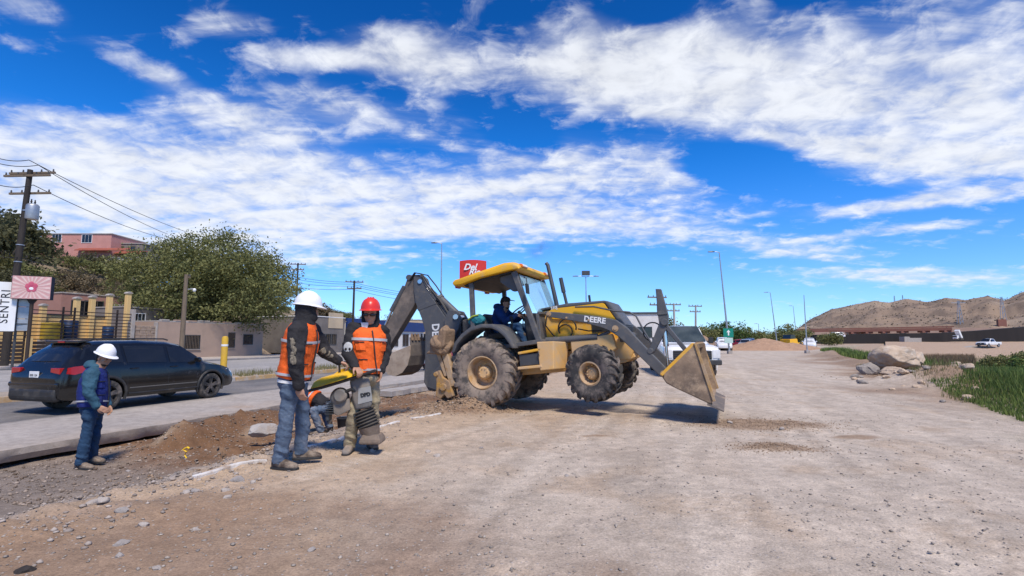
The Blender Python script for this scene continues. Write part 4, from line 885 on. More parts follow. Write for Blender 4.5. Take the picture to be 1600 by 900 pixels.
    if spec.get('hair'):
        hm = MB(); hm.ellipsoid(J['head'] + rot @ Vector((-0.030, 0, 0.035)), (0.090, 0.081, 0.085), 18, 12, rot); hm.ellipsoid(J['head'] + rot @ Vector((-0.065, 0, -0.03)), (0.045, 0.066, 0.06), 16, 10, rot)
        from_mesh(remesh(hm, 0.008, 1, 0.012, (40, 40), 2), 'hair', spec['hair'], root)
        hm = MB().ellipsoid(J['head'] + rot @ Vector((0.030, 0, -0.092)), (0.052, 0.050, 0.030), 16, 10, rot); hm.build('beard', spec['hair'], root, smooth=True)
    if spec.get('eyes', True) and not spec.get('glasses'):
        for s in (-1, 1):
            MB().ellipsoid(J['head'] + rot @ Vector((0.079, s*0.032, -0.002)), (0.007, 0.013, 0.006), 10, 6, rot).build('eye', BLK, root, smooth=True)
            MB().ellipsoid(J['head'] + rot @ Vector((0.087, s*0.034, 0.022)), (0.006, 0.022, 0.005), 10, 6, rot).build('eyebrow', BLK, root, smooth=True)
    if spec.get('glasses'):
        g_ = MB()
        for s in (-1, 1):
            g_.ellipsoid(J['head'] + rot @ Vector((0.088, s*0.036, -0.002)), (0.010, 0.036, 0.019), 14, 8, rot); g_.tube([J['head'] + rot @ Vector((0.085, s*0.066, 0.002)), J['head'] + rot @ Vector((-0.01, s*0.083, 0.002))], 0.005, 6)
        g_.tube([J['head'] + rot @ Vector((0.097, -0.02, 0.004)), J['head'] + rot @ Vector((0.097, 0.02, 0.004))], 0.005, 6)
        g_.build('sunglasses', M['glass'], root, smooth=True)
    if spec.get('hat'): hard_hat(root, J['head'] + rot @ Vector((0.0, 0, 0.060)), look + hup*spec.get('hat_tilt', 0.06), hup, spec['hat'], 1.0)
    for s in ('r', 'l'):
        if spec.get('boots'): boot(root, J['an_'+s], J['to_'+s]-J['an_'+s], spec['boots'])
    return root, J
REFL = pmat('reflective_grey', (0.44, 0.45, 0.46), (0.34, 0.34, 0.35), 8, 0.4)
ORNG = pmat('vest_orange', (0.85, 0.135, 0.012), (0.70, 0.10, 0.01), 7, 0.75, bump=0.7, bscale=13)
BLUV = pmat('vest_blue', (0.009, 0.022, 0.17), (0.008, 0.016, 0.11), 6, 0.75, bump=0.3, bscale=20)
BLKJ = pmat('jacket_black', (0.016, 0.015, 0.017), (0.026, 0.024, 0.026), 7, 0.85, bump=0.9, bscale=12, dust=(0.06, 0.05, 0.042), damt=0.2)
TEAL = pmat('jacket_teal', (0.028, 0.095, 0.145), (0.022, 0.07, 0.11), 5, 0.8, bump=0.9, bscale=12)
JEAN = pmat('jeans_faded', (0.11, 0.15, 0.21), (0.055, 0.085, 0.135), 5, 0.9, bump=0.9, bscale=13, dust=(0.24, 0.25, 0.27), damt=0.35, dscale=4)
JEAND = pmat('jeans_dark', (0.022, 0.062, 0.125), (0.015, 0.042, 0.09), 5, 0.9, bump=0.9, bscale=13)
KHAK = pmat('trousers_khaki', (0.36, 0.30, 0.19), (0.26, 0.21, 0.135), 5, 0.9, bump=0.9, bscale=13, dust=(0.34, 0.27, 0.20), damt=0.35)
BOOTM = pmat('boot_leather', (0.085, 0.06, 0.045), (0.05, 0.038, 0.03), 7, 0.8, dust=(0.28, 0.22, 0.165), damt=0.55, dscale=7)
HATW = pmat('hat_white', (0.80, 0.80, 0.80), (0.74, 0.74, 0.75), 3, 0.35); HATR = pmat('hat_red', (0.72, 0.045, 0.03), (0.62, 0.035, 0.025), 3, 0.32); HAIR = pmat('hair_black', (0.012, 0.010, 0.009), (0.02, 0.016, 0.014), 20, 0.8)
# worker lifting the rammer, seen from behind his right side
Y1 = 5.32
q = lambda px, py, dy=0.0: P(px, py, Y1+dy)
base1 = Vector((q(456, 715).x, Y1, gz(q(456, 715).x, Y1)))
J1 = dict(pel=q(459, 594), chest=q(468, 545), neck=q(475, 501), head=q(481, 484), sh_r=q(464, 516, -0.19), el_r=q(462, 567, -0.25), wr_r=q(468, 602, -0.20), sh_l=q(485, 512, 0.18), el_l=q(509, 549, 0.28), wr_l=q(529, 563, 0.36),
          hip_r=q(454, 603, -0.09), kn_r=q(447, 658, -0.10), an_r=q(437, 713, -0.06), to_r=q(460, 720, -0.10), hip_l=q(465, 601, 0.09), kn_l=q(474, 653, 0.14), an_l=q(470, 699, 0.16), to_l=q(494, 702, 0.20))
f1 = Vector((0.96, -0.1, 0))
W1, _ = person('person', 'man in orange vest, black hooded jacket and faded jeans under a white hard hat', J1, f1, (0.9, 0.42, -0.16),
               dict(jacket=BLKJ, trousers=JEAN, vest=ORNG, strips=((0.68, 0.725), (0.11, 0.155)), hat=HATW, hood='up', boots=BOOTM, belt_white=True, vest_lo=0.06, eyes=False,
                    hand_r=((0.25, 0.0, -1), (0.2, 1, 0.1), 0.55), hand_l=((0.9, 0.35, -0.35), (-0.1, 0.0, -1), 0.9)), base1)
def worn_patch(parent, a, b, r, mat, seed, n=26):
    """faded print on a sleeve: thin flakes lying on the cloth"""
    a, b = Vector(a), Vector(b); rg = random.Random(seed); mb = MB(); d = (b-a).normalized()
    for i in range(n):
        t = rg.random(); p = a.lerp(b, t); s1 = 0.010+0.016*rg.random(); s2 = 0.014+0.03*rg.random(); o = Vector((rg.uniform(-1, 1)*r, -0.004*rg.random(), 0))
        mb.ellipsoid(p+o, (s1, 0.006, s2), 8, 5, Matrix.Rotation(rg.uniform(-0.8, 0.8), 3, 'Y'))
    return mb
# man under the red hard hat
Y2 = 6.12
q = lambda px, py, dy=0.0: P(px, py, Y2+dy)
base2 = Vector((q(560, 697).x, Y2, gz(q(560, 697).x, Y2)))
J2 = dict(pel=q(573, 581), chest=q(574, 540), neck=q(577, 503, 0.02), head=q(579, 485, -0.03), sh_r=q(553, 510, -0.06), el_r=q(544, 545, -0.14), wr_r=q(556, 567, -0.30), sh_l=q(597, 512, 0.10), el_l=q(601, 548, 0.12), wr_l=q(596, 573, 0.0),
          hip_r=q(566, 588, -0.06), kn_r=q(553, 638, -0.16), an_r=q(547, 685, -0.06), to_r=q(541, 697, -0.22), hip_l=q(581, 588, 0.08), kn_l=q(584, 632, 0.08), an_l=q(580, 677, 0.16), to_l=q(586, 690, 0.0))
f2 = Vector((-0.30, -0.95, 0))
W2, J2l = person('person', 'man in orange vest and khaki trousers under a red hard hat with dark glasses', J2, f2, (0.10, -1, -0.10),
               dict(jacket=BLKJ, trousers=KHAK, vest=ORNG, strips=((0.71, 0.76), (0.11, 0.155)), hat=HATR, hood='sides', glasses=True, boots=pmat('boot_grey', (0.20, 0.18, 0.165), (0.12, 0.105, 0.095), 7, 0.85, dust=DUST, damt=0.5), vest_lo=0.04,
                    hand_r=((0.55, -0.5, -0.35), (-0.1, 0.1, -1), 0.8), hand_l=((-0.1, -0.05, -1), (-0.8, -0.4, 0), 0.55)), base2)
MB().prism([(-0.045, 0), (0.045, 0), (0.006, -0.17), (-0.006, -0.17)], -0.008, 0.008).build('shirt_collar', M['white'], W2).location = J2l['neck'] + Vector((-0.02, -0.112, 0.035))
# skull print on the sleeve
a_, b_ = J2l['sh_r'].lerp(J2l['el_r'], 0.35), J2l['sh_r'].lerp(J2l['el_r'], 1.15)
SKU = pmat('print_white', (0.60, 0.60, 0.58), (0.40, 0.40, 0.39), 30, 0.85)
sk_c = a_.lerp(b_, 0.50) + Vector((0.010, -0.086, 0)); rot_s = Matrix.Rotation(RAD(8), 3, 'Y')
MB().ellipsoid(sk_c, (0.052, 0.014, 0.060), 14, 10, rot_s).ellipsoid(sk_c+Vector((-0.006, 0.002, -0.062)), (0.034, 0.014, 0.040), 12, 8, rot_s).ellipsoid(sk_c+Vector((-0.006, 0.0, -0.108)), (0.026, 0.013, 0.022), 10, 6).build('skull_print', SKU, W2, smooth=True)
MB().ellipsoid(sk_c+Vector((-0.020, -0.010, -0.020)), (0.014, 0.007, 0.017), 10, 6).ellipsoid(sk_c+Vector((0.022, -0.010, -0.020)), (0.014, 0.007, 0.017), 10, 6).ellipsoid(sk_c+Vector((0.0, -0.010, -0.056)), (0.007, 0.006, 0.012), 8, 6).ellipsoid(sk_c+Vector((-0.006, -0.010, -0.084)), (0.022, 0.006, 0.004), 8, 6).build('skull_hollows', BLKJ, W2, smooth=True)
# print on the first man's sleeve
B1 = Vector(base1); s0 = J1['sh_r']-B1; e0 = J1['el_r']-B1
worn_patch(W1, s0.lerp(e0, 0.30)+Vector((0.0, -0.094, 0)), s0.lerp(e0, 0.98)+Vector((0.012, -0.080, 0)), 0.016, None, 4, 22).build('sleeve_print', pmat('print_faded', (0.26, 0.22, 0.16), (0.10, 0.085, 0.065), 40, 0.9), W1, smooth=True)
s0 = J1['el_l']-B1; e0 = J1['wr_l']-B1
worn_patch(W1, s0.lerp(e0, -0.2)+Vector((0, -0.084, 0)), s0.lerp(e0, 0.5)+Vector((0, -0.072, 0.0)), 0.02, None, 5, 16).build('sleeve_print', _mats['print_faded'], W1, smooth=True)
# man in blue standing in the excavation
p3 = G(138, 732, -0.56); Y3 = p3.y
q = lambda px, py, dy=0.0: P(px, py, Y3+dy)
base3 = Vector((p3.x, Y3, gz(p3.x, Y3)))
J3 = dict(pel=q(144, 645), chest=q(146, 612), neck=q(150, 581), head=q(163, 566, 0.0), sh_r=q(141, 593, -0.20), el_r=q(138, 621, -0.27), wr_r=q(152, 643, -0.22), sh_l=q(157, 592, 0.16), el_l=q(163, 622, 0.2), wr_l=q(168, 640, 0.10),
          hip_r=q(141, 651, -0.09), kn_r=q(134, 689, -0.09), an_r=q(126, 728, -0.09), to_r=q(146, 732, -0.12), hip_l=q(149, 651, 0.09), kn_l=q(147, 686, 0.10), an_l=q(143, 718, 0.16), to_l=q(165, 720, 0.14))
W3, _ = person('person', 'man in blue vest, teal jacket and jeans looking down in the excavation', J3, (1, -0.10, 0), (0.92, -0.14, -0.28),
               dict(jacket=TEAL, trousers=JEAND, vest=BLUV, strips=((0.16, 0.20),), hat=HATW, hood='down', hair=HAIR, boots=BOOTM, vest_lo=0.02, girth=1.22, head_up=(0.25, 0, 1), hat_tilt=-0.02,
                    hand_r=((0.85, 0.1, -0.4), (0, 1, -0.2), 0.4), hand_l=((0.5, -0.1, -0.8), (0, -1, 0), 0.4)), base3)
# man crouching in the trench behind the rammer
Y4 = 10.2
q = lambda px, py, dy=0.0: P(px, py, Y4+dy)
bz = gz(q(505, 660).x, Y4); base4 = Vector((q(499, 660).x, Y4, bz))
b4 = base4
J4 = {k: b4+Vector(v) for k, v in dict(pel=(0.10, 0.05, 0.50), chest=(-0.10, -0.02, 0.66), neck=(-0.30, -0.05, 0.70), head=(-0.40, -0.08, 0.72), sh_r=(-0.24, -0.20, 0.66), el_r=(-0.26, -0.28, 0.38), wr_r=(-0.32, -0.22, 0.14), sh_l=(-0.26, 0.14, 0.66), el_l=(-0.32, 0.22, 0.40), wr_l=(-0.36, 0.10, 0.16),
          hip_r=(0.08, -0.06, 0.46), kn_r=(-0.02, -0.30, 0.46), an_r=(0.10, -0.22, 0.10), to_r=(-0.10, -0.26, 0.02), hip_l=(0.10, 0.14, 0.46), kn_l=(-0.06, 0.30, 0.44), an_l=(0.12, 0.22, 0.10), to_l=(-0.08, 0.24, 0.02)).items()}
person('person', 'crouching worker half hidden behind the tamping rammer in the trench', J4, (-0.6, -0.2, -0.7), (-0.7, -0.2, -0.6),
       dict(jacket=BLKJ, trousers=JEAN, vest=ORNG, strips=((0.66, 0.72),), hat=HATW, hair=HAIR, boots=BOOTM, head_up=(-0.7, 0, 0.7), vest_lo=0.5,
            hand_r=((0, 0, -1), (-1, 0, 0), 0.5), hand_l=((0, 0, -1), (-1, 0, 0), 0.5)), base4)
# operator in the cab
mp = lambda x, y, z: Mm @ Vector((x, y, z))
b5 = mp(0.03, 0, 0.74)
J5 = dict(pel=mp(-0.02, 0, 0.84), chest=mp(0.00, 0, 1.06), neck=mp(0.07, 0, 1.24), head=mp(0.17, 0, 1.33), sh_r=mp(0.07, -0.19, 1.17), el_r=mp(0.24, -0.27, 0.96), wr_r=mp(0.44, -0.16, 1.04), sh_l=mp(0.07, 0.19, 1.17), el_l=mp(0.24, 0.27, 0.97), wr_l=mp(0.44, 0.15, 1.05),
          hip_r=mp(0.02, -0.10, 0.81), kn_r=mp(0.47, -0.17, 0.83), an_r=mp(0.55, -0.17, 0.55), to_r=mp(0.75, -0.17, 0.5), hip_l=mp(0.02, 0.10, 0.81), kn_l=mp(0.47, 0.17, 0.83), an_l=mp(0.55, 0.17, 0.55), to_l=mp(0.75, 0.17, 0.5))
hx = (mp(1, 0, 0)-mp(0, 0, 0)).normalized()
op, _ = person('person', 'operator in blue jacket and jeans seated at the backhoe steering wheel', J5, hx, hx-Vector((0, 0, 0.1)),
       dict(jacket=pmat('jacket_blue', (0.012, 0.045, 0.16), (0.01, 0.03, 0.10), 6, 0.85, bump=0.3), trousers=pmat('jeans_blue', (0.075, 0.16, 0.27), (0.05, 0.11, 0.2), 5, 0.9, bump=0.3), hair=HAIR, boots=BOOTM, hood='down', stand=False,
            hand_r=((0.6, 0.3, 0.2), (0, 0.6, -0.8), 1.0), hand_l=((0.6, -0.3, 0.2), (0, -0.6, -0.8), 1.0)), b5)
cp = MB().ellipsoid((0, 0, 0), (0.105, 0.088, 0.075), 18, 10); cp.prism([(0.06, -0.01), (0.06, 0.012), (0.18, -0.012), (0.18, -0.024)], -0.06, 0.06)
cpo = cp.build('cap', BLKJ, op, smooth=True); cpo.location = Vector(J5['head'])-Vector(b5)+Vector((0, 0, 0.07)); cpo.rotation_euler = (0, 0, MYAW)

# ---------------------------------------------------------------- tamping rammer
YR = 5.98; rb = Vector((P(578, 694, YR).x, YR, 0)); rb.z = gz(rb.x, rb.y)
ram = thing('tamping_rammer', 'grey tamping rammer with yellow guard lifted between the two orange vests', 'rammer', rb)
def rp(px, py, dy=0.0): return P(px, py, YR+dy)-rb
RG = pmat('rammer_grey', (0.19, 0.185, 0.175), (0.12, 0.115, 0.11), 9, 0.65, dust=(0.26, 0.215, 0.17), damt=0.45, bump=0.1); RY = pmat('rammer_yellow', (0.85, 0.50, 0.012), (0.76, 0.43, 0.012), 6, 0.5, dust=(0.6, 0.42, 0.15), damt=0.2)
def pxpoly(pts, d0, d1):
    n = len(pts); vs = [rp(a, b, d0) for a, b in pts]+[rp(a, b, d1) for a, b in pts]
    return vs, [tuple(range(n)), tuple(range(2*n-1, n-1, -1))]+[(i, i+n, (i+1) % n+n, (i+1) % n) for i in range(n)]
gtop = [(490, 597), (502, 590), (520, 585), (535, 581), (548, 576.5), (560, 574), (567, 577)]; gbot = [(485, 607), (498, 604.5), (515, 599.5), (530, 595), (544, 590.5), (557, 586), (568, 582)]
grings = [[rp(bx, by, -0.20), rp(tx, ty+1.5, -0.10), rp(tx, ty, 0.0), rp(tx, ty+1.5, 0.10), rp(bx, by, 0.20), rp(bx, by+1.5, 0.0)] for (tx, ty), (bx, by) in zip(gtop, gbot)]
MB().loft(grings).build('guard', RY, ram, bevel=0.006)
MB().add(*pxpoly([(520, 585.5), (533, 577), (545, 573), (552, 575), (548, 578), (535, 583)], 0.02, 0.14)).build('fuel_tank', RY, ram, bevel=0.012)
for d in (-0.17, 0.17): MB().tube([rp(485, 610, d), rp(505, 605, d), rp(535, 596, d), rp(560, 588, d), rp(583, 580, d)], 0.017, 8).build('handle_rail', BLK, ram, smooth=True)
MB().tube([rp(583, 580, -0.17), rp(586, 579, 0), rp(583, 580, 0.17)], 0.017, 8).build('handle_end', BLK, ram, smooth=True)
MB().tube([rp(485, 610, -0.17), rp(482, 611, 0), rp(485, 610, 0.17)], 0.017, 8).build('handle_end', BLK, ram, smooth=True)
MB().tube([rp(531, 584, 0), rp(530, 570, 0), rp(537, 566, 0), rp(548, 567, 0), rp(553, 570, 0), rp(552, 580, 0)], 0.013, 8).build('lifting_handle', BLK, ram, smooth=True)
MB().tube([rp(572, 590, 0), rp(566, 596, -0.05), rp(560, 592, -0.1), rp(566, 587, -0.1)], 0.012, 8).build('throttle_cable', BLK, ram, smooth=True)
# column, leaning a little
MB().add(*pxpoly([(546, 594), (566, 588), (577, 590), (582, 630), (579, 637), (556, 641), (551, 625)], -0.12, 0.12)).build('crankcase', RG, ram, bevel=0.03, smooth=True)
MB().add(*pxpoly([(560, 607), (579, 603), (582, 626), (559, 632)], -0.125, -0.119)).build('nameplate', pmat('plate_grey', (0.33, 0.33, 0.32), (0.27, 0.27, 0.26), 10, 0.5), ram)
lp = rp(571, 617, -0.128)
text_mesh('plate_lettering', 'DPD', 0.055, BLK, ram, Matrix.Translation(lp) @ am @ Matrix.Rotation(RAD(10), 4, 'Z'), 0.002, 0.004)
eng = MB().ellipsoid(rp(531, 621), (0.105, 0.13, 0.115), 18, 12).add(*pxpoly([(520, 628), (546, 622), (548, 640), (528, 650), (521, 646)], -0.10, 0.12)).build('engine', RG, ram, smooth=True, bevel=0.01)
MB().lathe([(0.001, -0.03), (0.06, -0.03), (0.075, -0.015), (0.075, 0.02), (0.001, 0.02)], rp(532, 618, -0.125), 'y', 24).build('recoil_starter', RG, eng, smooth=True)
for k in range(6): MB().box(rp(519, 628+3.4*k, 0.0), (0.10, 0.2, 0.008)).build('cooling_fin', M['darksteel'], eng)
MB().box(rp(514, 648, -0.02), (0.04, 0.12, 0.13)).build('muffler', M['darksteel'], ram, bevel=0.012)
MB().tube([rp(540, 612, -0.13), rp(550, 608, -0.13), rp(556, 612, -0.10)], 0.02, 8).build('fuel_line', BLK, ram, smooth=True)
SHOE = pmat('rammer_shoe', (0.20, 0.155, 0.12), (0.14, 0.105, 0.08), 9, 0.85, bump=0.3, dust=(0.30, 0.22, 0.16), damt=0.4)
bel = MB(); ax0, ax1 = rp(568, 640), rp(577, 667); dv = ax1-ax0
nb = 6; pts = []; rad = []
for i in range(nb*4+1): t = i/(nb*4); pts.append(ax0+dv*t); rad.append(0.118+0.016*math.sin(i*math.pi/2))
bel.tube(pts, rad, 24).build('bellows', pmat('bellows_rubber', (0.055, 0.05, 0.045), (0.09, 0.08, 0.07), 9, 0.75, dust=(0.2, 0.16, 0.13), damt=0.3), ram, smooth=True)
MB().tube([rp(577, 666), rp(578, 671), rp(583, 688)], [0.125, 0.112, 0.080], 22).build('spring_cylinder', SHOE, ram, smooth=True)
MB().loft([[rp(582, 684)+Vector((sx*w, sy*d_, z)) for sx, sy in ((-1, -1), (1, -1), (1, 1), (-1, 1))] for w, d_, z in ((0.09, 0.09, 0.05), (0.115, 0.12, 0.0), (0.125, 0.125, -0.035), (0.115, 0.115, -0.055))]).build('shoe', SHOE, ram, bevel=0.012)
# ---------------------------------------------------------------- roads, kerbs, pavements
def fs(px, py, t):
    """(s, z) where the view ray of a pixel meets the upright plane at road offset t"""
    d = ray(px, py); dt = d[0]*VX+d[1]*VY; k = t/dt; p = _C+d*k; return (p[0]*UX+p[1]*UY, p[2])
def strip(name, s0, s1, ts, z, matr, colf, ns=400, skirt=None, wob=0.0, pw=2.0):
    ss = s0 + (s1-s0)*np.linspace(0, 1, ns)**pw
    cols_ = []; rows = []
    T = np.array(ts, float); S, TT = np.meshgrid(ss, T, indexing='ij')
    Wb = np.zeros_like(S)
    if wob: Wb[:, 0] = (fbm(ss*2.2, ss*0, 3, 71)-0.5)*wob*2 + np.where(fbm(ss*5, ss*0+3, 2, 72) > 0.66, -wob*0.8, 0); TT = TT+Wb
    Zz = z + (fbm(S*0.8, TT*0.8, 3, 73)-0.5)*0.012
    if skirt:
        S2 = np.concatenate([S[:, :1], S[:, :1], S], 1); T2 = np.concatenate([TT[:, :1]+(fbm(ss*4, ss*0+9, 3, 75)-0.6)[:, None]*0.08-0.05, TT[:, :1]+(fbm(ss*6, ss*0+5, 3, 74)-0.5)[:, None]*0.05, TT], 1)
        Z2 = np.concatenate([Zz[:, :1]-skirt, Zz[:, :1]-skirt*0.5, Zz], 1); S, TT, Zz = S2, T2, Z2
    n, m = S.shape; V = np.stack([UX*S.ravel()+VX*TT.ravel(), UY*S.ravel()+VY*TT.ravel(), Zz.ravel()], 1)
    ii = np.arange(n*m).reshape(n, m); F = np.stack([ii[:-1, :-1].ravel(), ii[1:, :-1].ravel(), ii[1:, 1:].ravel(), ii[:-1, 1:].ravel()], 1)
    C_ = np.concatenate([colf(S.ravel(), TT.ravel()), np.ones((n*m, 1))], 1)
    o = np_mesh(name, V, F, matr, True, None, [('zone', 'FLOAT_COLOR', C_)])
    try: o.data.set_sharp_from_angle(angle=RAD(35))
    except Exception: pass
    return tag(o, kind='structure')
M['road'] = attr_mat('road_surface', 0.85, (90, 0.16), 0.25, (14, 110))
def road_col(s, t):
    n1 = fbm(s*0.35, t*1.3, 4, 80); n2 = fbm(s*1.5, t*1.5, 4, 81); n = s.shape[0]
    con = np.array([0.37, 0.33, 0.295]); asp = np.array([0.135, 0.13, 0.128]); dst = np.array([0.36, 0.315, 0.275])
    c = np.tile(con, (n, 1)); f = sst(-12.2, -12.5, t+(n2-0.5)*0.3)[:, None]; c = c*(1-f)+asp*f
    tr_ = (np.exp(-((t+13.1)/0.35)**2)+np.exp(-((t+14.8)/0.35)**2))*0.20*f[:, 0]; c = c*(1-tr_[:, None])+dst*tr_[:, None]
    g_ = (sst(0.45, 0.75, n1)*0.45)[:, None]; c = c*(1-g_)+dst*g_
    e = (sst(-10.5, -9.3, t+(n2-0.5)*1.2)*0.5)[:, None]; c = c*(1-e)+np.array([0.36, 0.29, 0.225])*e
    sp = (sst(0.55, 0.75, fbm(s*0.9, t*0.9, 4, 84))*sst(-11.0, -9.8, t)*0.7)[:, None]; c = c*(1-sp)+np.array([0.34, 0.235, 0.155])*sp
    return c
strip('road', -14, 260, [SLAB_T, -9.4, -9.55, -9.8, -10.1, -10.5, -11.0, -11.5, -11.9, -12.1, -12.3, -12.5, -12.8, -13.1, -13.5, -14.0, -14.5, -14.9, -15.5, -16.45], ROADZ, M['road'], road_col, 900, skirt=0.19, wob=0.05)
def road2_col(s, t):
    n1 = fbm(s*0.2, t*0.8, 4, 85); n = s.shape[0]
    c = np.tile(np.array([0.30, 0.285, 0.27]), (n, 1)); f = (sst(0.4, 0.7, n1)*0.5)[:, None]; return c*(1-f)+np.array([0.40, 0.37, 0.34])*f
strip('road', -30, 260, list(np.linspace(-18.3, -34.6, 18)), -0.315, M['road'], road2_col, 200)
strip('median', -30, 120, [-16.52, -17.0, -17.5, -18.0, -18.32], -0.175, M['ground'], lambda s, t: np.tile(np.array([0.36, 0.30, 0.24]), (s.shape[0], 1)), 200, skirt=0.2)
strip('pavement', -30, 200, [-34.6, -34.8, -36, -38, -40.5], -0.16, M['road'], lambda s, t: np.tile(np.array([0.42, 0.37, 0.32]), (s.shape[0], 1)), 200, skirt=0.2)
# painted median kerb, one block after another
def kerb(s0, s1, t, z0, h, w, mat, label, group):
    L = s1-s0
    o = MB().loft([[(x, -w/2, 0), (x, w/2, 0), (x, w/2-0.01, h), (x, -w/2+0.025, h)] for x in (0, L)]).build('kerb_stone', mat, None, bevel=0.012, loc=R(s0, t, z0), rot=(0, 0, ROADYAW))
    return tag(o, label, 'kerb', group)
s_ = -2.0
for i in range(15):
    kerb(s_, s_+1.97, -16.45, ROADZ-0.02, 0.17, 0.16, M['kerb_ochre'] if i % 5 != 3 else M['concrete'], 'ochre painted kerb block along the grassy median' if i % 5 != 3 else 'bare concrete kerb block between ochre ones on the median', 'ochre kerb blocks' if i % 5 != 3 else 'bare kerb blocks'); s_ += 2.0
# old white kerb sticking out of the fill
def kerb_px(pa, pb, label, z=-0.075, w=0.075, h=0.16):
    a = G(*pa, z); b = G(*pb, z)
    for _ in range(3):
        a = G(*pa, gz(a.x, a.y)+0.02); b = G(*pb, gz(b.x, b.y)+0.02)
    d = b-a; d.z = 0; L = d.length; dn = d.normalized(); ln2 = Vector((-dn.y, dn.x, 0)); rings = []
    for x in np.linspace(0, L, 9):
        c = a+dn*x; zt = max(gz(c.x+ln2.x*k*0.06+dn.x*j*0.05, c.y+ln2.y*k*0.06+dn.y*j*0.05) for k in (-1.5, -1, -0.5, 0, 0.5) for j in (-1, 0, 1))+0.012-a.z
        rings.append([(x, -w/2, zt-h), (x, w/2, zt-h), (x, w/2-0.008, zt), (x, -w/2+0.008, zt)])
    o = MB().loft(rings).build('kerb_stone', M['kerb_white'], None, bevel=0.006, loc=a, rot=(0, 0, math.atan2(d.y, d.x)))
    return tag(o, label, 'kerb')
kerb_px((303, 748), (415, 718), 'white kerb length leading past the faded jeans into the gravel')
kerb_px((482, 698), (543, 679.5), 'white kerb length between the two men in orange vests', -0.06)
kerb_px((585, 668), (623, 657), 'white kerb length just right of the rammer shoe', -0.05)
kerb_px((643, 652), (688, 639), 'white kerb length ending at the backhoe dirt heap', -0.05)
# concrete slabs beside the road behind the trench
def slab(px0, py0, px1, py1, z, w, h, label, rough=0.03, seed=1):
    a = G(px0, py0, z); b = G(px1, py1, z); d = b-a; L = d.length; rg = random.Random(seed)
    rings = []
    for x in np.linspace(0, L, 14): e = rg.uniform(-rough, rough); rings.append([(x, -w/2+e, -h), (x, w/2, -h), (x, w/2, rg.uniform(0, 0.012)), (x, -w/2+e*1.2, rg.uniform(-0.012, 0.0))])
    o = MB().loft(rings).build('concrete_slab', M['concrete'], None, loc=a, rot=(0, 0, math.atan2(d.y, d.x)))
    return tag(o, label, 'slab')
slab(598, 611, 694, 597, -0.26, 0.6, 0.16, 'long broken concrete slab beside the trench behind the hoe bucket', 0.05, 3)
slab(585, 602, 700, 586, -0.22, 0.7, 0.18, 'raised concrete slab edge along the road behind the hoe bucket', 0.04, 5)

# ---------------------------------------------------------------- vehicles
CARBLK = pmat('car_black', (0.007, 0.007, 0.007), (0.010, 0.010, 0.010), 2, 0.18, spec=0.4, coat=0.45, dust=(0.07, 0.06, 0.055), damt=0.15)
CARCLAD = pmat('car_cladding', (0.022, 0.022, 0.023), (0.035, 0.033, 0.031), 6, 0.5, dust=(0.09, 0.08, 0.07), damt=0.3)
CARWHT = pmat('car_white', (0.74, 0.74, 0.74), (0.68, 0.68, 0.67), 2, 0.25, coat=0.5, dust=(0.5, 0.43, 0.36), damt=0.2)
CARRED = pmat('car_red', (0.30, 0.02, 0.025), (0.24, 0.016, 0.02), 2, 0.25, coat=0.5); CARBLU = pmat('car_blue', (0.03, 0.06, 0.16), None, 2, 0.25, coat=0.5); CARSIL = pmat('car_silver', (0.40, 0.41, 0.42), None, 2, 0.25, 0.4, coat=0.5)
ALLOY = pmat('alloy_black', (0.03, 0.03, 0.031), (0.05, 0.048, 0.046), 6, 0.4, 0.4, dust=(0.2, 0.17, 0.15), damt=0.4); CTYRE = pmat('car_tyre', (0.022, 0.022, 0.022), (0.04, 0.038, 0.036), 8, 0.85, dust=(0.2, 0.17, 0.145), damt=0.45)
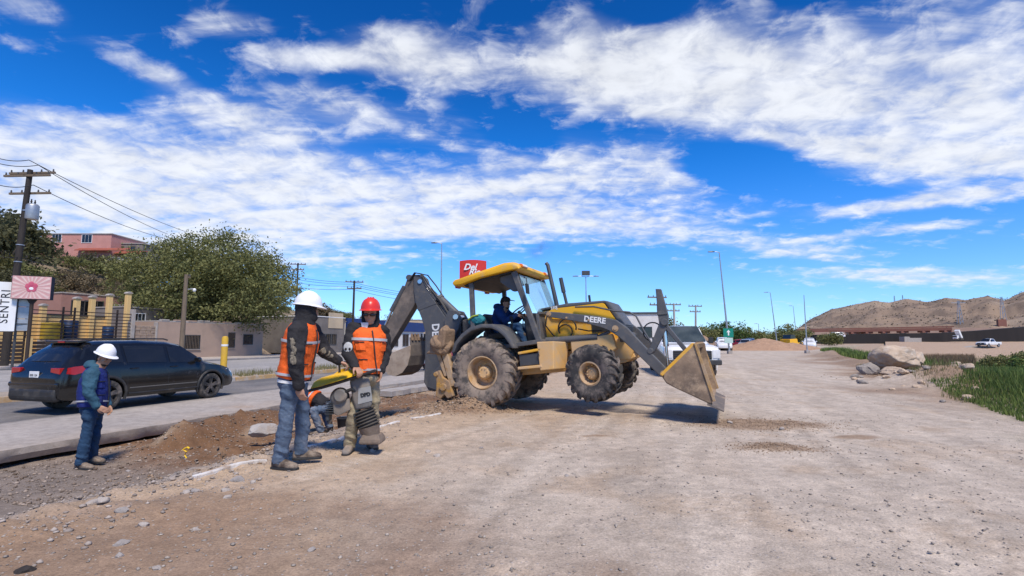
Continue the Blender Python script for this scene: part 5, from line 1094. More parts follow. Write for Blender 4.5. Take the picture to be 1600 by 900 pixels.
STA = {  # x, z bottom, half width, belt z, belt half width, roof z, roof half width
    'suv': [(-2.44, .46, .72, .78, .74, .82, .66), (-2.40, .38, .86, .90, .82, .93, .74), (-2.33, .33, .90, 1.04, .86, 1.07, .76), (-2.22, .31, .91, 1.10, .87, 1.20, .74), (-2.00, .29, .915, 1.12, .88, 1.46, .68), (-1.78, .28, .915, 1.12, .88, 1.64, .63), (-1.4, .27, .915, 1.10, .88, 1.675, .63), (-0.5, .26, .915, 1.07, .88, 1.69, .64), (0.30, .26, .915, 1.05, .88, 1.66, .64), (0.62, .26, .915, 1.04, .88, 1.60, .63), (1.00, .26, .915, 1.03, .88, 1.36, .66), (1.36, .27, .915, 1.01, .88, 1.08, .74), (1.85, .28, .91, .94, .86, 1.00, .60), (2.18, .30, .88, .84, .80, .92, .55), (2.36, .33, .80, .72, .72, .80, .45), (2.45, .38, .62, .60, .55, .66, .35)],
    'pickup': [(-2.80, .55, .80, 1.02, .92, 1.04, .88), (-2.74, .50, .95, 1.08, .95, 1.10, .93), (-2.0, .46, .98, 1.10, .96, 1.12, .94), (-0.75, .45, .98, 1.11, .96, 1.13, .94), (-0.66, .45, .98, 1.13, .95, 1.50, .76), (-0.58, .45, .98, 1.14, .95, 1.80, .68), (0.2, .45, .98, 1.14, .95, 1.86, .70), (0.55, .45, .98, 1.13, .95, 1.83, .70), (0.95, .45, .98, 1.13, .95, 1.48, .74), (1.25, .45, .98, 1.12, .95, 1.19, .82), (1.8, .46, .98, 1.10, .95, 1.16, .78), (2.5, .48, .97, 1.05, .93, 1.12, .74), (2.70, .50, .94, .98, .90, 1.05, .70), (2.78, .52, .84, .88, .82, .95, .6)],
    'hatch': [(-2.0, .40, .70, .75, .70, .79, .6), (-1.95, .32, .82, .90, .80, .94, .7), (-1.86, .28, .84, .98, .80, 1.05, .68), (-1.6, .26, .845, 1.0, .81, 1.38, .60), (-1.3, .25, .845, .98, .81, 1.45, .57), (-0.3, .24, .845, .95, .81, 1.48, .58), (0.3, .24, .845, .93, .81, 1.42, .58), (0.75, .24, .845, .92, .81, 1.16, .62), (1.1, .25, .845, .91, .80, .96, .68), (1.6, .26, .83, .84, .77, .90, .55), (1.9, .30, .76, .72, .70, .78, .45), (2.0, .36, .60, .58, .55, .62, .35)],
}
AX = {'suv': (1.50, -1.39, 0.365, 0.80), 'pickup': (1.85, -1.65, 0.38, 0.84), 'hatch': (1.22, -1.28, 0.31, 0.72)}
def car_sec(kind, x):
    S_ = STA[kind]; xs = [s[0] for s in S_]
    return [float(np.interp(x, xs, [s[i] for s in S_])) for i in range(1, 7)]
def side_pt(kind, x, z, side, off=0.006):
    zb, w, zl, wl, zr, wr = car_sec(kind, x)
    zc = zb+0.45*(zl-zb)
    if z <= zl: y = float(np.interp(z, [zb, zb+0.10, zc, zl], [w*0.93, w*0.985, w, wl]))
    else: y = float(np.interp(z, [zl, zl+(zr-zl)*0.86, zr], [wl, wr+(wl-wr)*0.10, wr*0.62]))
    return Vector((x, side*(y+off), z))
def car(name, label, kind, loc, yaw, paint, group=None, detail=True, glass=None):
    root = thing(name, label, {'suv': 'car', 'pickup': 'pickup', 'hatch': 'car'}[kind], loc, yaw, group)
    gl = glass or M['glass']; xs0 = [s[0] for s in STA[kind]]
    xs = []
    for i in range(len(xs0)-1):
        k = max(1, int((xs0[i+1]-xs0[i])/0.09)); xs += list(np.linspace(xs0[i], xs0[i+1], k, endpoint=False))
    xs.append(xs0[-1]); rings = []
    for x in xs:
        zb, w, zl, wl, zr, wr = car_sec(kind, x); zc = zb+0.45*(zl-zb); zm = zl+(zr-zl)*0.86; wm = wr+(wl-wr)*0.10
        half = [(0.0, zb), (w*0.7, zb), (w*0.93, zb+0.015), (w*0.985, zb+0.10), (w, zc), (w*0.55+wl*0.45, zc+(zl-zc)*0.7), (wl, zl), (wm*0.5+wl*0.5, (zl+zm)/2), (wm, zm), (wr*0.86, zr-(zr-zm)*0.25), (wr*0.45, zr), (0.0, zr+0.012)]
        rings.append([Vector((x, -y, z)) for y, z in half]+[Vector((x, y, z)) for y, z in half[-2:0:-1]])
    bo = MB().loft(rings).build('body', paint, None, smooth=True)
    xf, xr, rw, ty = AX[kind]
    cut = MB()
    for x in (xf, xr):
        for sy in (-1, 1): cut.tube([(x, sy*0.50, rw), (x, sy*1.2, rw)], rw+0.055, 28)
    co = cut.build('cut', paint)
    md = bo.modifiers.new('b', 'BOOLEAN'); md.operation = 'DIFFERENCE'; md.object = co; md.solver = 'EXACT'
    dg = bpy.context.evaluated_depsgraph_get(); me = bpy.data.meshes.new_from_object(bo.evaluated_get(dg)); bpy.data.objects.remove(bo); bpy.data.objects.remove(co)
    me.materials.clear(); me.materials.append(paint); me.shade_smooth()
    try: me.set_sharp_from_angle(angle=RAD(32))
    except Exception: pass
    body = bpy.data.objects.new('body', me); col.objects.link(body); body.parent = root
    for x in (xf, xr):
        for sy in (-1, 1):
            wo_ = bpy.data.objects.new('wheel', None); col.objects.link(wo_); wo_.parent = root; wo_.location = (x, sy*ty, rw); wo_.rotation_euler = (0, 0, 0 if sy < 0 else math.pi)
            MB().lathe([(rw*0.66, -0.10), (rw*0.80, -0.115), (rw*0.95, -0.10), (rw, -0.075), (rw, 0.075), (rw*0.95, 0.10), (rw*0.66, 0.10)], seg=36).build('tyre', CTYRE, wo_, smooth=True)
            r = MB().lathe([(rw*0.68, -0.105), (rw*0.64, -0.11), (rw*0.62, -0.06), (rw*0.60, 0.0), (0.03, 0.01), (0.03, 0.03), (rw*0.66, 0.05)], seg=30)
            for k in range(5):
                t = 2*math.pi*k/5+0.3
                for da in (-0.13, 0.13): r.bar((math.cos(t+da*1.6)*rw*0.14, -0.075, math.sin(t+da*1.6)*rw*0.14), (math.cos(t+da)*rw*0.63, -0.09, math.sin(t+da)*rw*0.63), 0.03, 0.05)
            r.lathe([(0.001, -0.095), (0.05, -0.09), (0.06, -0.05), (0.001, -0.04)], seg=16); r.build('rim', ALLOY if kind != 'pickup' else M['galv'], wo_, smooth=True)
            if detail:
                fl = MB(); pts = [(x+(rw+0.075)*math.cos(t), 0, rw+(rw+0.075)*math.sin(t)) for t in np.linspace(RAD(-18), RAD(198), 22)]
                pp = [side_pt(kind, p[0], max(p[2], 0.30), sy, 0.0) for p in pts]
                fl.tube([Vector((p[0], q.y, p[2])) for p, q in zip(pts, pp)], 0.034, 8, flat=1.0); fl.build('arch_trim', CARCLAD if kind == 'suv' else paint, root, smooth=True)
    def pane(pts, name='window', mat=gl, off=0.007, sides=(-1, 1), nsub=6):
        """pts: (x, z) outline as top and bottom chains with equal counts"""
        for sy in sides:
            top, bot = pts; V = []; 
            n = len(top)
            for a, b in zip(top, bot):
                for k in range(nsub+1):
                    f = k/nsub; V.append(side_pt(kind, a[0]*(1-f)+b[0]*f, a[1]*(1-f)+b[1]*f, sy, off))
            F = [(i*(nsub+1)+k, i*(nsub+1)+k+1, (i+1)*(nsub+1)+k+1, (i+1)*(nsub+1)+k) for i in range(n-1) for k in range(nsub)]
            inn = [Vector((v.x, v.y-sy*0.012, v.z)) for v in V]; b0 = len(V)
            F2 = F+[tuple(b0+i for i in reversed(f)) for f in F]
            o = mesh_obj(name, V+inn, F2, mat, root, True)
    def screen(xa, za, xb, zb_, ya, yb, name, off=0.012):
        d = Vector((xb-xa, 0, zb_-za)).normalized(); nrm = Vector((-d.z, 0, d.x)); nrm = nrm if nrm.z > 0 else -nrm
        if abs(nrm.z) < 0.05: nrm = Vector((1 if xa > 0 else -1, 0, 0))
        rows = []
        for f in np.linspace(0, 1, 6):
            c = Vector((xa+(xb-xa)*f, 0, za+(zb_-za)*f)); w = ya+(yb-ya)*f; rows.append([c+Vector((-0.05*abs(y)**2*(1 if xa > 0 else -1), y*w, 0))+nrm*off for y in np.linspace(-1, 1, 9)])
        mb = MB().loft([r+[p-nrm*0.02 for p in reversed(r)] for r in rows]); return mb.build(name, gl, root, smooth=True)
    if kind == 'suv':
        pane(([(0.18, 1.585), (0.45, 1.55), (0.72, 1.44), (0.95, 1.30), (1.12, 1.17)], [(0.20, 1.09), (0.45, 1.085), (0.72, 1.08), (0.95, 1.08), (1.12, 1.08)]), 'front_door_window')
        pane(([(-0.98, 1.61), (-0.5, 1.615), (0.08, 1.60)], [(-0.95, 1.13), (-0.5, 1.12), (0.10, 1.10)]), 'rear_door_window')
        pane(([(-1.86, 1.50), (-1.5, 1.58), (-1.06, 1.60)], [(-2.02, 1.25), (-1.5, 1.18), (-1.04, 1.14)]), 'quarter_window')
        screen(-2.235, 1.19, -1.83, 1.60, 0.68, 0.56, 'rear_window', 0.02); screen(1.30, 1.13, 0.68, 1.56, 0.72, 0.56, 'windscreen', 0.015)
        MB().prism([(-1.92, 1.615), (-1.62, 1.665), (-1.58, 1.70), (-1.92, 1.672)], -0.58, 0.58).build('spoiler', paint, root, bevel=0.012)
        MB().box((-1.925, 0, 1.645), (0.02, 0.22, 0.028)).build('brake_light', RED, root)
        for sy in (-1, 1):
            pts = [(-2.28, 1.06), (-2.14, 1.085), (-1.95, 1.10), (-1.80, 1.10)], [(-2.31, 0.93), (-2.14, 0.90), (-1.95, 0.95), (-1.80, 1.06)]
            pane(pts, 'tail_light', RED, 0.016, (sy,)); 
            MB().loft([[(-2.405, sy*y, z) for y, z in ((0.82, 1.06), (0.52, 1.06), (0.52, 0.96), (0.82, 0.92))], [(-2.20, sy*y, z) for y, z in ((0.85, 1.06), (0.52, 1.06), (0.52, 0.96), (0.85, 0.92))]]).build('tail_light', RED, root, bevel=0.01)
            MB().box((-2.405, sy*0.62, 0.52), (0.05, 0.22, 0.05)).build('reflector', RED, root, bevel=0.008)
            MB().tube([(-1.55, sy*0.60, 1.70), (-1.45, sy*0.60, 1.725), (0.15, sy*0.61, 1.725), (0.28, sy*0.61, 1.69)], 0.018, 8).build('roof_rail', CARCLAD, root, smooth=True)
            pane(([(2.05, 0.84), (2.22, 0.80), (2.34, 0.74)], [(2.05, 0.74), (2.22, 0.70), (2.34, 0.66)]), 'headlight', CLR, 0.012, (sy,))
        MB().prism([(-2.44, 0.30), (-2.47, 0.42), (-2.46, 0.60), (-2.30, 0.62), (-2.28, 0.30)], -0.78, 0.78).build('bumper', CARCLAD, root, bevel=0.07, bseg=3)
        MB().prism([(-2.42, 0.62), (-2.445, 0.66), (-2.44, 0.72), (-2.36, 0.76), (-2.30, 0.70)], -0.84, 0.84).build('bumper_ledge', CARBLK, root, bevel=0.02)
        pl = MB().box((-2.425, -0.02, 0.90), (0.02, 0.31, 0.16)).build('licence_plate', M['white'], root, bevel=0.005)
        text_mesh('plate_text', 'EKR 124', 0.07, BLK, pl, Matrix.Translation((-2.437, -0.02, 0.89)) @ Matrix(((0, 0, -1, 0), (-1, 0, 0, 0), (0, 1, 0, 0), (0, 0, 0, 1))), 0.001, 0.001)
        for sy in (-1, 1):
            for x in (-0.95, 0.14, 1.20):
                zt = {-0.95: 1.12, 0.14: 1.09, 1.20: 1.04}[x]
                MB().tube([side_pt(kind, x+0.04*(z-0.4), z, sy, -0.001) for z in np.linspace(0.36, zt, 8)], 0.006, 5).build('door_seam', BLK, root)
            MB().tube([side_pt(kind, x, 0.365, sy, 0.004) for x in np.linspace(-0.9, 1.05, 10)], 0.024, 8).build('sill_trim', CARCLAD, root, smooth=True)
            MB().tube([side_pt(kind, x, 0.50, sy, 0.004) for x in np.linspace(-0.88, 1.02, 10)], 0.014, 8).build('side_moulding', pmat('moulding_grey', (0.11, 0.105, 0.10)), root, smooth=True)
            for x in (-0.78, 0.30): MB().tube([side_pt(kind, x-0.1, 0.98, sy, 0.02), side_pt(kind, x, 0.985, sy, 0.035), side_pt(kind, x+0.1, 0.985, sy, 0.02)], 0.015, 8).build('door_handle', paint, root, smooth=True)
            mr = side_pt(kind, 0.98, 1.12, sy, 0.0); MB().loft([ell_ring(mr+Vector((dx, sy*0.14, 0.02)), Vector((0, 1, 0)), Vector((0, 0, 1)), w, h, 12, 3) for dx, w, h in ((-0.06, .085, .06), (0.0, .10, .075), (0.06, .07, .05))]).tube([mr, mr+Vector((0, sy*0.1, 0.0))], 0.03, 8).build('door_mirror', paint, root, smooth=True)
    elif kind == 'pickup':
        pane(([(-0.42, 1.70), (0.2, 1.72), (0.50, 1.70), (0.80, 1.50), (1.02, 1.30)], [(-0.46, 1.20), (0.2, 1.20), (0.50, 1.19), (0.80, 1.19), (1.02, 1.19)]), 'door_window')
        screen(1.24, 1.22, 0.60, 1.80, 0.80, 0.62, 'windscreen', 0.055)
        MB().box((2.785, 0, 0.78), (0.05, 1.30, 0.30)).build('grille', BLK, root, bevel=0.02)
        for k in range(4): MB().box((2.815, 0, 0.68+0.07*k), (0.012, 1.24, 0.014)).build('grille_bar', M['darksteel'], root)
        MB().loft([ell_ring(Vector((2.825+dx, 0, 0.79)), Vector((0, 1, 0)), Vector((0, 0, 1)), 0.14, 0.06, 16, 2) for dx in (0, 0.015)]).build('badge', CHR, root)
        MB().prism([(2.70, 0.42), (2.88, 0.44), (2.90, 0.60), (2.72, 0.62)], -0.96, 0.96).build('bumper', M['darksteel'], root, bevel=0.02)
        for sy in (-1, 1):
            MB().loft([[(x, sy*y, z) for y, z in ((0.68, 0.66), (0.93, 0.66), (0.94, 0.96), (0.68, 0.96))] for x in (2.68, 2.795)]).build('headlight', CLR, root, bevel=0.015)
            mr = side_pt(kind, 0.92, 1.25, sy, 0.0); MB().box(mr+Vector((0, sy*0.17, 0.04)), (0.10, 0.17, 0.24)).tube([mr, mr+Vector((0, sy*0.15, 0.0))], 0.025, 8).build('door_mirror', BLK, root, bevel=0.02)
            MB().tube([side_pt(kind, -0.50, z, sy, -0.001) for z in np.linspace(0.5, 1.16, 8)], 0.006, 5).build('door_seam', BLK, root)
            MB().tube([side_pt(kind, 1.02, z, sy, -0.001) for z in np.linspace(0.5, 1.14, 8)], 0.006, 5).build('door_seam', BLK, root)
            MB().tube([side_pt(kind, -0.42, 1.02, sy, 0.02), side_pt(kind, -0.22, 1.02, sy, 0.02)], 0.016, 8).build('door_handle', BLK, root, smooth=True)
        MB().box((-1.72, 0, 1.135), (1.9, 1.62, 0.03)).build('bed_opening', BLK, root)
        MB().box((0.2, 0, 1.10), (0.25, 1.4, 0.5)).build('seat_back', SEAT, root, bevel=0.05)
    else:
        pane(([(0.05, 1.35), (0.35, 1.30), (0.60, 1.16), (0.82, 1.02)], [(0.05, 0.98), (0.35, 0.97), (0.60, 0.96), (0.82, 0.96)]), 'front_door_window')
        pane(([(-1.35, 1.30), (-0.8, 1.38), (-0.05, 1.37)], [(-1.25, 1.02), (-0.8, 1.0), (-0.05, 0.985)]), 'rear_door_window')
        screen(-1.83, 1.10, -1.60, 1.34, 0.62, 0.54, 'rear_window', 0.03); screen(1.02, 1.0, 0.40, 1.36, 0.66, 0.52, 'windscreen', 0.015)
        for sy in (-1, 1):
            MB().box((-1.90, sy*0.66, 0.88), (0.10, 0.22, 0.16)).build('tail_light', RED, root, bevel=0.02); MB().box((1.90, sy*0.58, 0.68), (0.10, 0.28, 0.13)).build('headlight', CLR, root, bevel=0.02)
        MB().box((-1.99, 0, 0.47), (0.08, 1.5, 0.22)).build('bumper', M['galv'], root, bevel=0.03); MB().box((-1.99, 0, 0.72), (0.02, 0.31, 0.14)).build('licence_plate', M['white'], root)
    return root
car('parked_suv', 'black family SUV with red tail lamp on the asphalt lane', 'suv', R(9.75, -13.15, ROADZ), ROADYAW, CARBLK).scale = (0.94, 0.94, 0.94)
c_ = R(26.6, -12.2, ROADZ); car('hatchback_car', 'red hatchback on the road seen past the backhoe boom', 'hatch', c_, ROADYAW, CARRED)
pk = P(1061, 560, 20.8); car('pickup_truck', 'white pickup facing the loader bucket on the dirt road', 'pickup', (pk.x, pk.y, gz(pk.x, pk.y)), ROADYAW+math.pi+RAD(9), CARWHT, glass=pmat('glass_painted_reflection', (0.03, 0.04, 0.04), (0.08, 0.095, 0.09), 1.5, 0.06, spec=0.6))  # greenish grey reflections are mixed into the pickup's glass colour
# traffic far down the road
def far_car(px, Y, kind, yaw, paint, label, group=None):
    x = (px-800)/800*Y; return car('parked_car', label, kind, (x, Y, gz(x, Y)), yaw, paint, group, detail=False)
far_car(1262, 82, 'suv', ROADYAW+math.pi-0.2, CARWHT, 'white SUV coming along the dirt road beside the gravel heap')
far_car(1128, 66, 'suv', ROADYAW+RAD(180), CARWHT, 'white car parked at the foot of the green sign pole')
far_car(1151, 80, 'hatch', ROADYAW+RAD(60), CARRED, 'dark red car parked behind the green sign pole')
far_car(1163, 74, 'hatch', ROADYAW+RAD(165), CARSIL, 'silver car parked next to the gravel heap')
far_car(1170, 90, 'suv', ROADYAW+RAD(170), CARBLU, 'dark blue car just behind the gravel heap')
# ---------------------------------------------------------------- foliage helpers
def leaf_quads(C_, size, rg, flat=0.0):
    n = len(C_); a = rg.normal(size=(n, 3)); a /= np.linalg.norm(a, axis=1)[:, None]; b = rg.normal(size=(n, 3)); b -= a*(a*b).sum(1)[:, None]; b /= np.linalg.norm(b, axis=1)[:, None]
    s1 = size*(0.6+0.8*rg.random(n))[:, None]; s2 = s1*(0.40+0.25*rg.random(n))[:, None]
    V = np.stack([C_-a*s1, C_-b*s2, C_+a*s1, C_+b*s2], 1).reshape(-1, 3)
    F = np.arange(n*4).reshape(n, 4); return V, F
def crown(rg, c, r, nclump, nleaf, size, clump_r, low=-0.6):
    """leaf faces gathered in clumps through an uneven crown"""
    out = []; tone = []
    for i in range(nclump):
        while True:
            d = rg.normal(size=3); d /= np.linalg.norm(d)
            if d[2] > low: break
        k = rg.random()**0.45
        bump = 0.72+0.5*float(fbm(np.array([d[0]*2.3+d[2]*1.7+5]), np.array([d[1]*2.3-d[2]*1.1+9]), 3, 17)[0])
        ctr = np.array(c)+d*np.array(r)*k*bump; m = int(nleaf*(0.6+0.8*rg.random()))
        sc = clump_r*(0.6+0.8*rg.random()); p = ctr+rg.normal(size=(m, 3))*np.array([sc, sc, sc*0.7])*0.55
        out.append(p); tone.append(np.full(m, np.clip(0.5+0.22*rg.normal(), 0, 1))+0.12*rg.normal(size=m))
    Cc = np.concatenate(out); tn = np.repeat(np.concatenate(tone), 4); V, F = leaf_quads(Cc, size, rg); return V, F, tn
def limbs(rg, base, tips, r0, mb, wig=0.25):
    for t in tips:
        b = Vector(base); t = Vector(t); m1 = b.lerp(t, 0.4)+Vector(rg.normal(size=3)*wig); m2 = b.lerp(t, 0.75)+Vector(rg.normal(size=3)*wig)
        mb.tube([b, m1, m2, t], [r0, r0*0.7, r0*0.42, r0*0.15], 7)
LF_OLIVE = leaf_mat('leaf_olive', (0.085, 0.095, 0.030), (0.225, 0.225, 0.085)); LF_DARK = leaf_mat('leaf_dark', (0.045, 0.050, 0.022), (0.125, 0.12, 0.055)); LF_GREEN = leaf_mat('leaf_green', (0.04, 0.075, 0.018), (0.12, 0.17, 0.045)); LF_DRY = leaf_mat('leaf_dry', (0.11, 0.085, 0.05), (0.21, 0.165, 0.10)); LF_YEL = leaf_mat('leaf_yellowgreen', (0.07, 0.07, 0.02), (0.16, 0.145, 0.05))
def tree(name, label, base, H, r, nclump, nleaf, size, cr, lm, seed, group=None, zc=None, trunk_r=0.25, low=-0.6, cat='tree'):
    rg = np.random.default_rng(seed); root = thing(name, label, cat, base, 0, group)
    zc = zc if zc is not None else H-r[2]
    V, F, tn = crown(rg, (0, 0, zc), r, nclump, nleaf, size, cr, low)
    np_mesh('crown', V, F, lm, False, root, [('tone', 'FLOAT', tn)])
    mb = MB(); fork = (0, 0, max(0.3, zc-r[2]*0.7))
    mb.tube([(0, 0, -0.3), (0.1*trunk_r, 0, fork[2]*0.5), fork], [trunk_r*1.25, trunk_r, trunk_r*0.85], 10)
    tips = [(rg.normal()*r[0]*0.45, rg.normal()*r[1]*0.45, zc+r[2]*rg.uniform(-0.1, 0.7)) for _ in range(8)]
    limbs(rg, fork, tips, trunk_r*0.55, mb, r[0]*0.06)
    mb.build('trunk', M['wood'], root, smooth=True); return root
# the big tree behind the low building
bt = P(334, 520, 50); tree('mesquite_tree', 'big round olive green tree rising behind the flat roofed tan building', (bt.x, bt.y, gz(bt.x, bt.y)), 12.0, (8.4, 6.5, 5.0), 760, 120, 0.115, 1.0, LF_OLIVE, 11, zc=7.1, trunk_r=0.45, low=-0.95)
# hillside shrubs: four kinds, many copies
SHR = []
for i, (lm, rr, cl) in enumerate(((LF_OLIVE, (1.5, 1.5, 1.1), 30), (LF_DARK, (1.9, 1.9, 1.5), 36), (LF_DRY, (1.3, 1.3, 0.9), 26), (LF_YEL, (1.6, 1.6, 1.3), 30))):
    rg = np.random.default_rng(100+i); V, F, tn = crown(rg, (0, 0, rr[2]*0.75), rr, int(cl*1.5), 52, 0.095, 0.5, -0.6)
    r0 = thing('hillside_shrub', 'x', 'shrub'); np_mesh('foliage', V, F, lm, False, r0, [('tone', 'FLOAT', tn)])
    mb = MB(); limbs(rg, (0, 0, -0.2), [(rg.normal()*rr[0]*0.4, rg.normal()*rr[0]*0.4, rr[2]*1.0) for _ in range(5)], 0.06, mb, 0.1); mb.build('stem', M['wood'], r0); SHR.append(r0)
SHL = ('olive grey shrub growing on the dry hillside', 'dark green shrub growing on the dry hillside', 'dry brown shrub growing on the dry hillside', 'yellowish green shrub growing on the dry hillside')
used = [False]*4
def shrub(k, x, y, sc, rot, label=None, group=None):
    o = SHR[k] if not used[k] else copy_tree(SHR[k])
    used[k] = True; o.location = (x, y, gz(x, y)-0.05); o.rotation_euler = (0, 0, rot); o.scale = (sc, sc, sc*random.uniform(0.85, 1.15))
    return tag(o, label or SHL[k], 'shrub', group or ('hillside shrubs '+('olive', 'dark', 'dry', 'yellowish')[k]))
rnd = random.Random(5)
n_ = 0
while n_ < 120:
    s0 = rnd.uniform(22, 100); t0 = rnd.uniform(-47, -84); p = R(s0, t0)
    px = 800+800*p.x/p.y
    if px < -40 or px > 660: continue
    k = rnd.choice((0, 1, 2, 2, 3)); sc = rnd.uniform(0.5, 1.15)*(1.0 if px < 240 else 0.8)
    if 50 < px < 230 and 532-800*(gz(p.x, p.y)+1.9*sc-1.28)/p.y < 398: continue
    shrub(k, p.x, p.y, sc, rnd.uniform(0, 6)); n_ += 1
for px, py, Y, k, sc in ((10, 380, 52, 1, 2.6), (45, 400, 50, 0, 1.3), (95, 440, 48, 2, 0.9), (135, 455, 46, 1, 0.8), (30, 440, 46, 1, 1.2), (215, 440, 52, 3, 1.6), (160, 430, 52, 2, 0.8), (5, 340, 60, 1, 2.6), (190, 462, 46, 0, 1.3), (225, 470, 45, 3, 1.2), (110, 405, 62, 0, 1.0), (150, 418, 60, 2, 0.9), (80, 402, 66, 1, 0.9), (120, 402, 66, 0, 0.8), (175, 415, 66, 3, 1.3), (205, 418, 66, 0, 1.4), (150, 400, 68, 1, 1.0), (100, 425, 56, 2, 0.9), (180, 436, 56, 0, 0.8), (130, 432, 54, 2, 1.4)):
    p = P(px, py, Y); shrub(k, p.x, p.y, sc, px*0.1)
# ---------------------------------------------------------------- buildings along the far pavement
BT = -39.2
def bld(name, label, s0, s1, t, z0, h, depth, mat, cat='building', roofm=None, roof_over=0.06, parapet=0.0):
    o = thing(name, label, cat, R(s0, t, z0), ROADYAW); L = s1-s0
    MB().box((L/2, depth/2, h/2), (L, depth, h)).build('wall', mat, o)
    MB().box((L/2, depth/2, h+0.05), (L+roof_over*2, depth+roof_over*2, 0.10)).build('roof', roofm or M['concrete'], o, bevel=0.01)
    return o
def window(o, x, z, w, h, bars=5, frame=None, gl=None, sill=True, y=0.0):
    f = MB(); fw_ = 0.06
    for dx in (-1, 1): f.box((x+dx*(w/2), y-0.02, z), (fw_, 0.06, h+fw_))
    for dz_ in (-1, 1): f.box((x, y-0.02, z+dz_*(h/2)), (w-fw_, 0.06, fw_))
    fo = f.build('window', frame or M['darksteel'], o)
    MB().box((x, y-0.003, z), (w-0.02, 0.012, h-0.02)).build('pane', gl or M['glass'], fo)
    for i in range(bars):
        MB().box((x-w/2+(i+1)*w/(bars+1), y-0.045, z), (0.022, 0.022, h)).build('bar', frame or M['wood'], fo)
    if sill: MB().box((x, y-0.05, z-h/2-0.06), (w+0.16, 0.10, 0.05)).build('sill', M['concrete'], fo)
    return fo
TANW = pmat('stucco_tan', (0.40, 0.285, 0.215), (0.34, 0.245, 0.19), 0.7, 0.9, bump=0.3, bscale=20, dust=(0.30, 0.225, 0.175), damt=0.3, dscale=0.8)
YELW = pmat('stucco_yellow', (0.72, 0.49, 0.21), (0.66, 0.44, 0.18), 0.8, 0.9, bump=0.2, bscale=20); PINKW = pmat('stucco_pink', (0.56, 0.27, 0.225), (0.48, 0.23, 0.19), 0.9, 0.9, bump=0.2); PINKD = pmat('stucco_dusky', (0.36, 0.19, 0.15), (0.30, 0.16, 0.125), 0.9, 0.9)
GREYW = pmat('wall_grey', (0.21, 0.185, 0.165), (0.15, 0.13, 0.115), 0.9, 0.9, bump=0.3); CREAM = pmat('wall_cream', (0.56, 0.44, 0.29), (0.48, 0.38, 0.26), 0.8, 0.9); BLUEW = pmat('fascia_blue', (0.014, 0.04, 0.16), (0.012, 0.033, 0.13), 0.8, 0.5); WHTW = pmat('wall_white', (0.66, 0.64, 0.61), (0.56, 0.53, 0.50), 0.8, 0.85, dust=(0.45, 0.38, 0.32), damt=0.25); REDR = pmat('roof_red', (0.32, 0.09, 0.055), (0.25, 0.07, 0.045), 1, 0.8)
PZ = -0.17
sa, _ = fs(246, 520, BT); sb, _ = fs(411, 520, BT); _, hz = fs(330, 505, BT)
tb = bld('low_building', 'long flat roofed tan stucco building with barred windows below the big tree', sa, sb, BT, PZ, 2.95, 3.6, TANW, roof_over=0.0)
for px, py, w, h, b in ((300, 534.5, 1.45, 1.15, 9), (361.5, 531.5, 0.72, 1.35, 5), (387.5, 530.5, 1.10, 0.95, 7)):
    s0, z0 = fs(px, py, BT); window(tb, s0-sa, z0-PZ, w, h, b)
rl = random.Random(4)
for i in range(9): MB().box(((sb-sa)*(i+0.5)/9, 0.12, 3.08+rl.uniform(0, 0.05)), ((sb-sa)/9*rl.uniform(0.5, 0.95), 0.30, 0.12)).build('parapet_block', TANW if i % 3 else M['concrete'], tb, bevel=0.02)
ub = bld('upper_house', 'dark little house half hidden under the big tree', sa+0.5, sa+7.5, BT-4.6, PZ, 4.2, 4.0, GREYW)
window(ub, 1.2, 3.4, 1.3, 0.7, 3, M['white']); window(ub, 4.9, 3.3, 1.0, 0.7, 3, M['white'])
# stone wall and gate between fence and building
s0, _ = fs(205, 520, BT); stw = thing('stone_wall', 'rough stone wall with a barred gate beside the yellow fence', 'wall', R(s0, BT, PZ), ROADYAW); Lw = sa-s0-0.02
mbs = MB().box((Lw/2, 0.2, 0.5), (Lw, 0.24, 1.0)); mbs.build('wall_base', M['concrete'], stw)
rs = random.Random(2)
BRK = pmat('rubble_stone', (0.36, 0.27, 0.20), (0.23, 0.175, 0.14), 3, 0.9, bump=0.5); z = 1.0
for row in range(8):
    x = 0.0
    while x < Lw-0.1:
        w = min(rs.uniform(0.25, 0.5), Lw-x)
        MB().box((x+w/2, 0.2+rs.uniform(-0.02, 0.02), z+0.10), (w-0.025, 0.26, 0.185)).build('stone', BRK, stw, bevel=0.02, bseg=1); x += w
    z += 0.2
for i in range(9): MB().box((0.25+i*0.13, 0.03, 0.75), (0.025, 0.025, 1.3)).build('gate_bar', M['darksteel'], stw)
for zz in (0.15, 1.38): MB().box((0.77, 0.03, zz), (1.2, 0.035, 0.04)).build('gate_rail', M['darksteel'], stw)
for x in (0.0, Lw): MB().box((x, 0.15, 1.45), (0.22, 0.3, 2.9)).build('gate_post', M['concrete'], stw, bevel=0.02)
# yellow restaurant yard: wall, columns, slatted fence
s_l, _ = fs(-40, 520, BT); s_r, _ = fs(203, 520, BT)
yw = thing('yard_wall', 'low yellow stucco yard wall with raised columns behind the slatted fence', 'wall', R(s_l, BT-2.2, PZ), ROADYAW); Ly = s_r-s_l
MB().box((Ly/2, 0.15, 1.6), (Ly, 0.3, 3.2)).build('wall', YELW, yw)
MB().box((Ly*0.78, 0.14, 3.26), (Ly*0.45, 0.42, 0.10)).build('coping', M['darksteel'], yw)
for px, pt in ((119, 467), (143, 465), (170, 462), (199, 459), (66, 478)):
    sx, zt = fs(px, pt, BT-2.2); cw = MB().box((sx-s_l, -0.12, (zt-PZ)/2), (0.32, 0.32, zt-PZ)).build('column', YELW, yw, bevel=0.02); MB().prism([(-0.22, 0), (0.22, 0), (0.16, 0.10), (0, 0.16), (-0.16, 0.10)], -0.22, 0.22).build('cap', M['concrete'], cw).location = (sx-s_l, -0.12, zt-PZ)
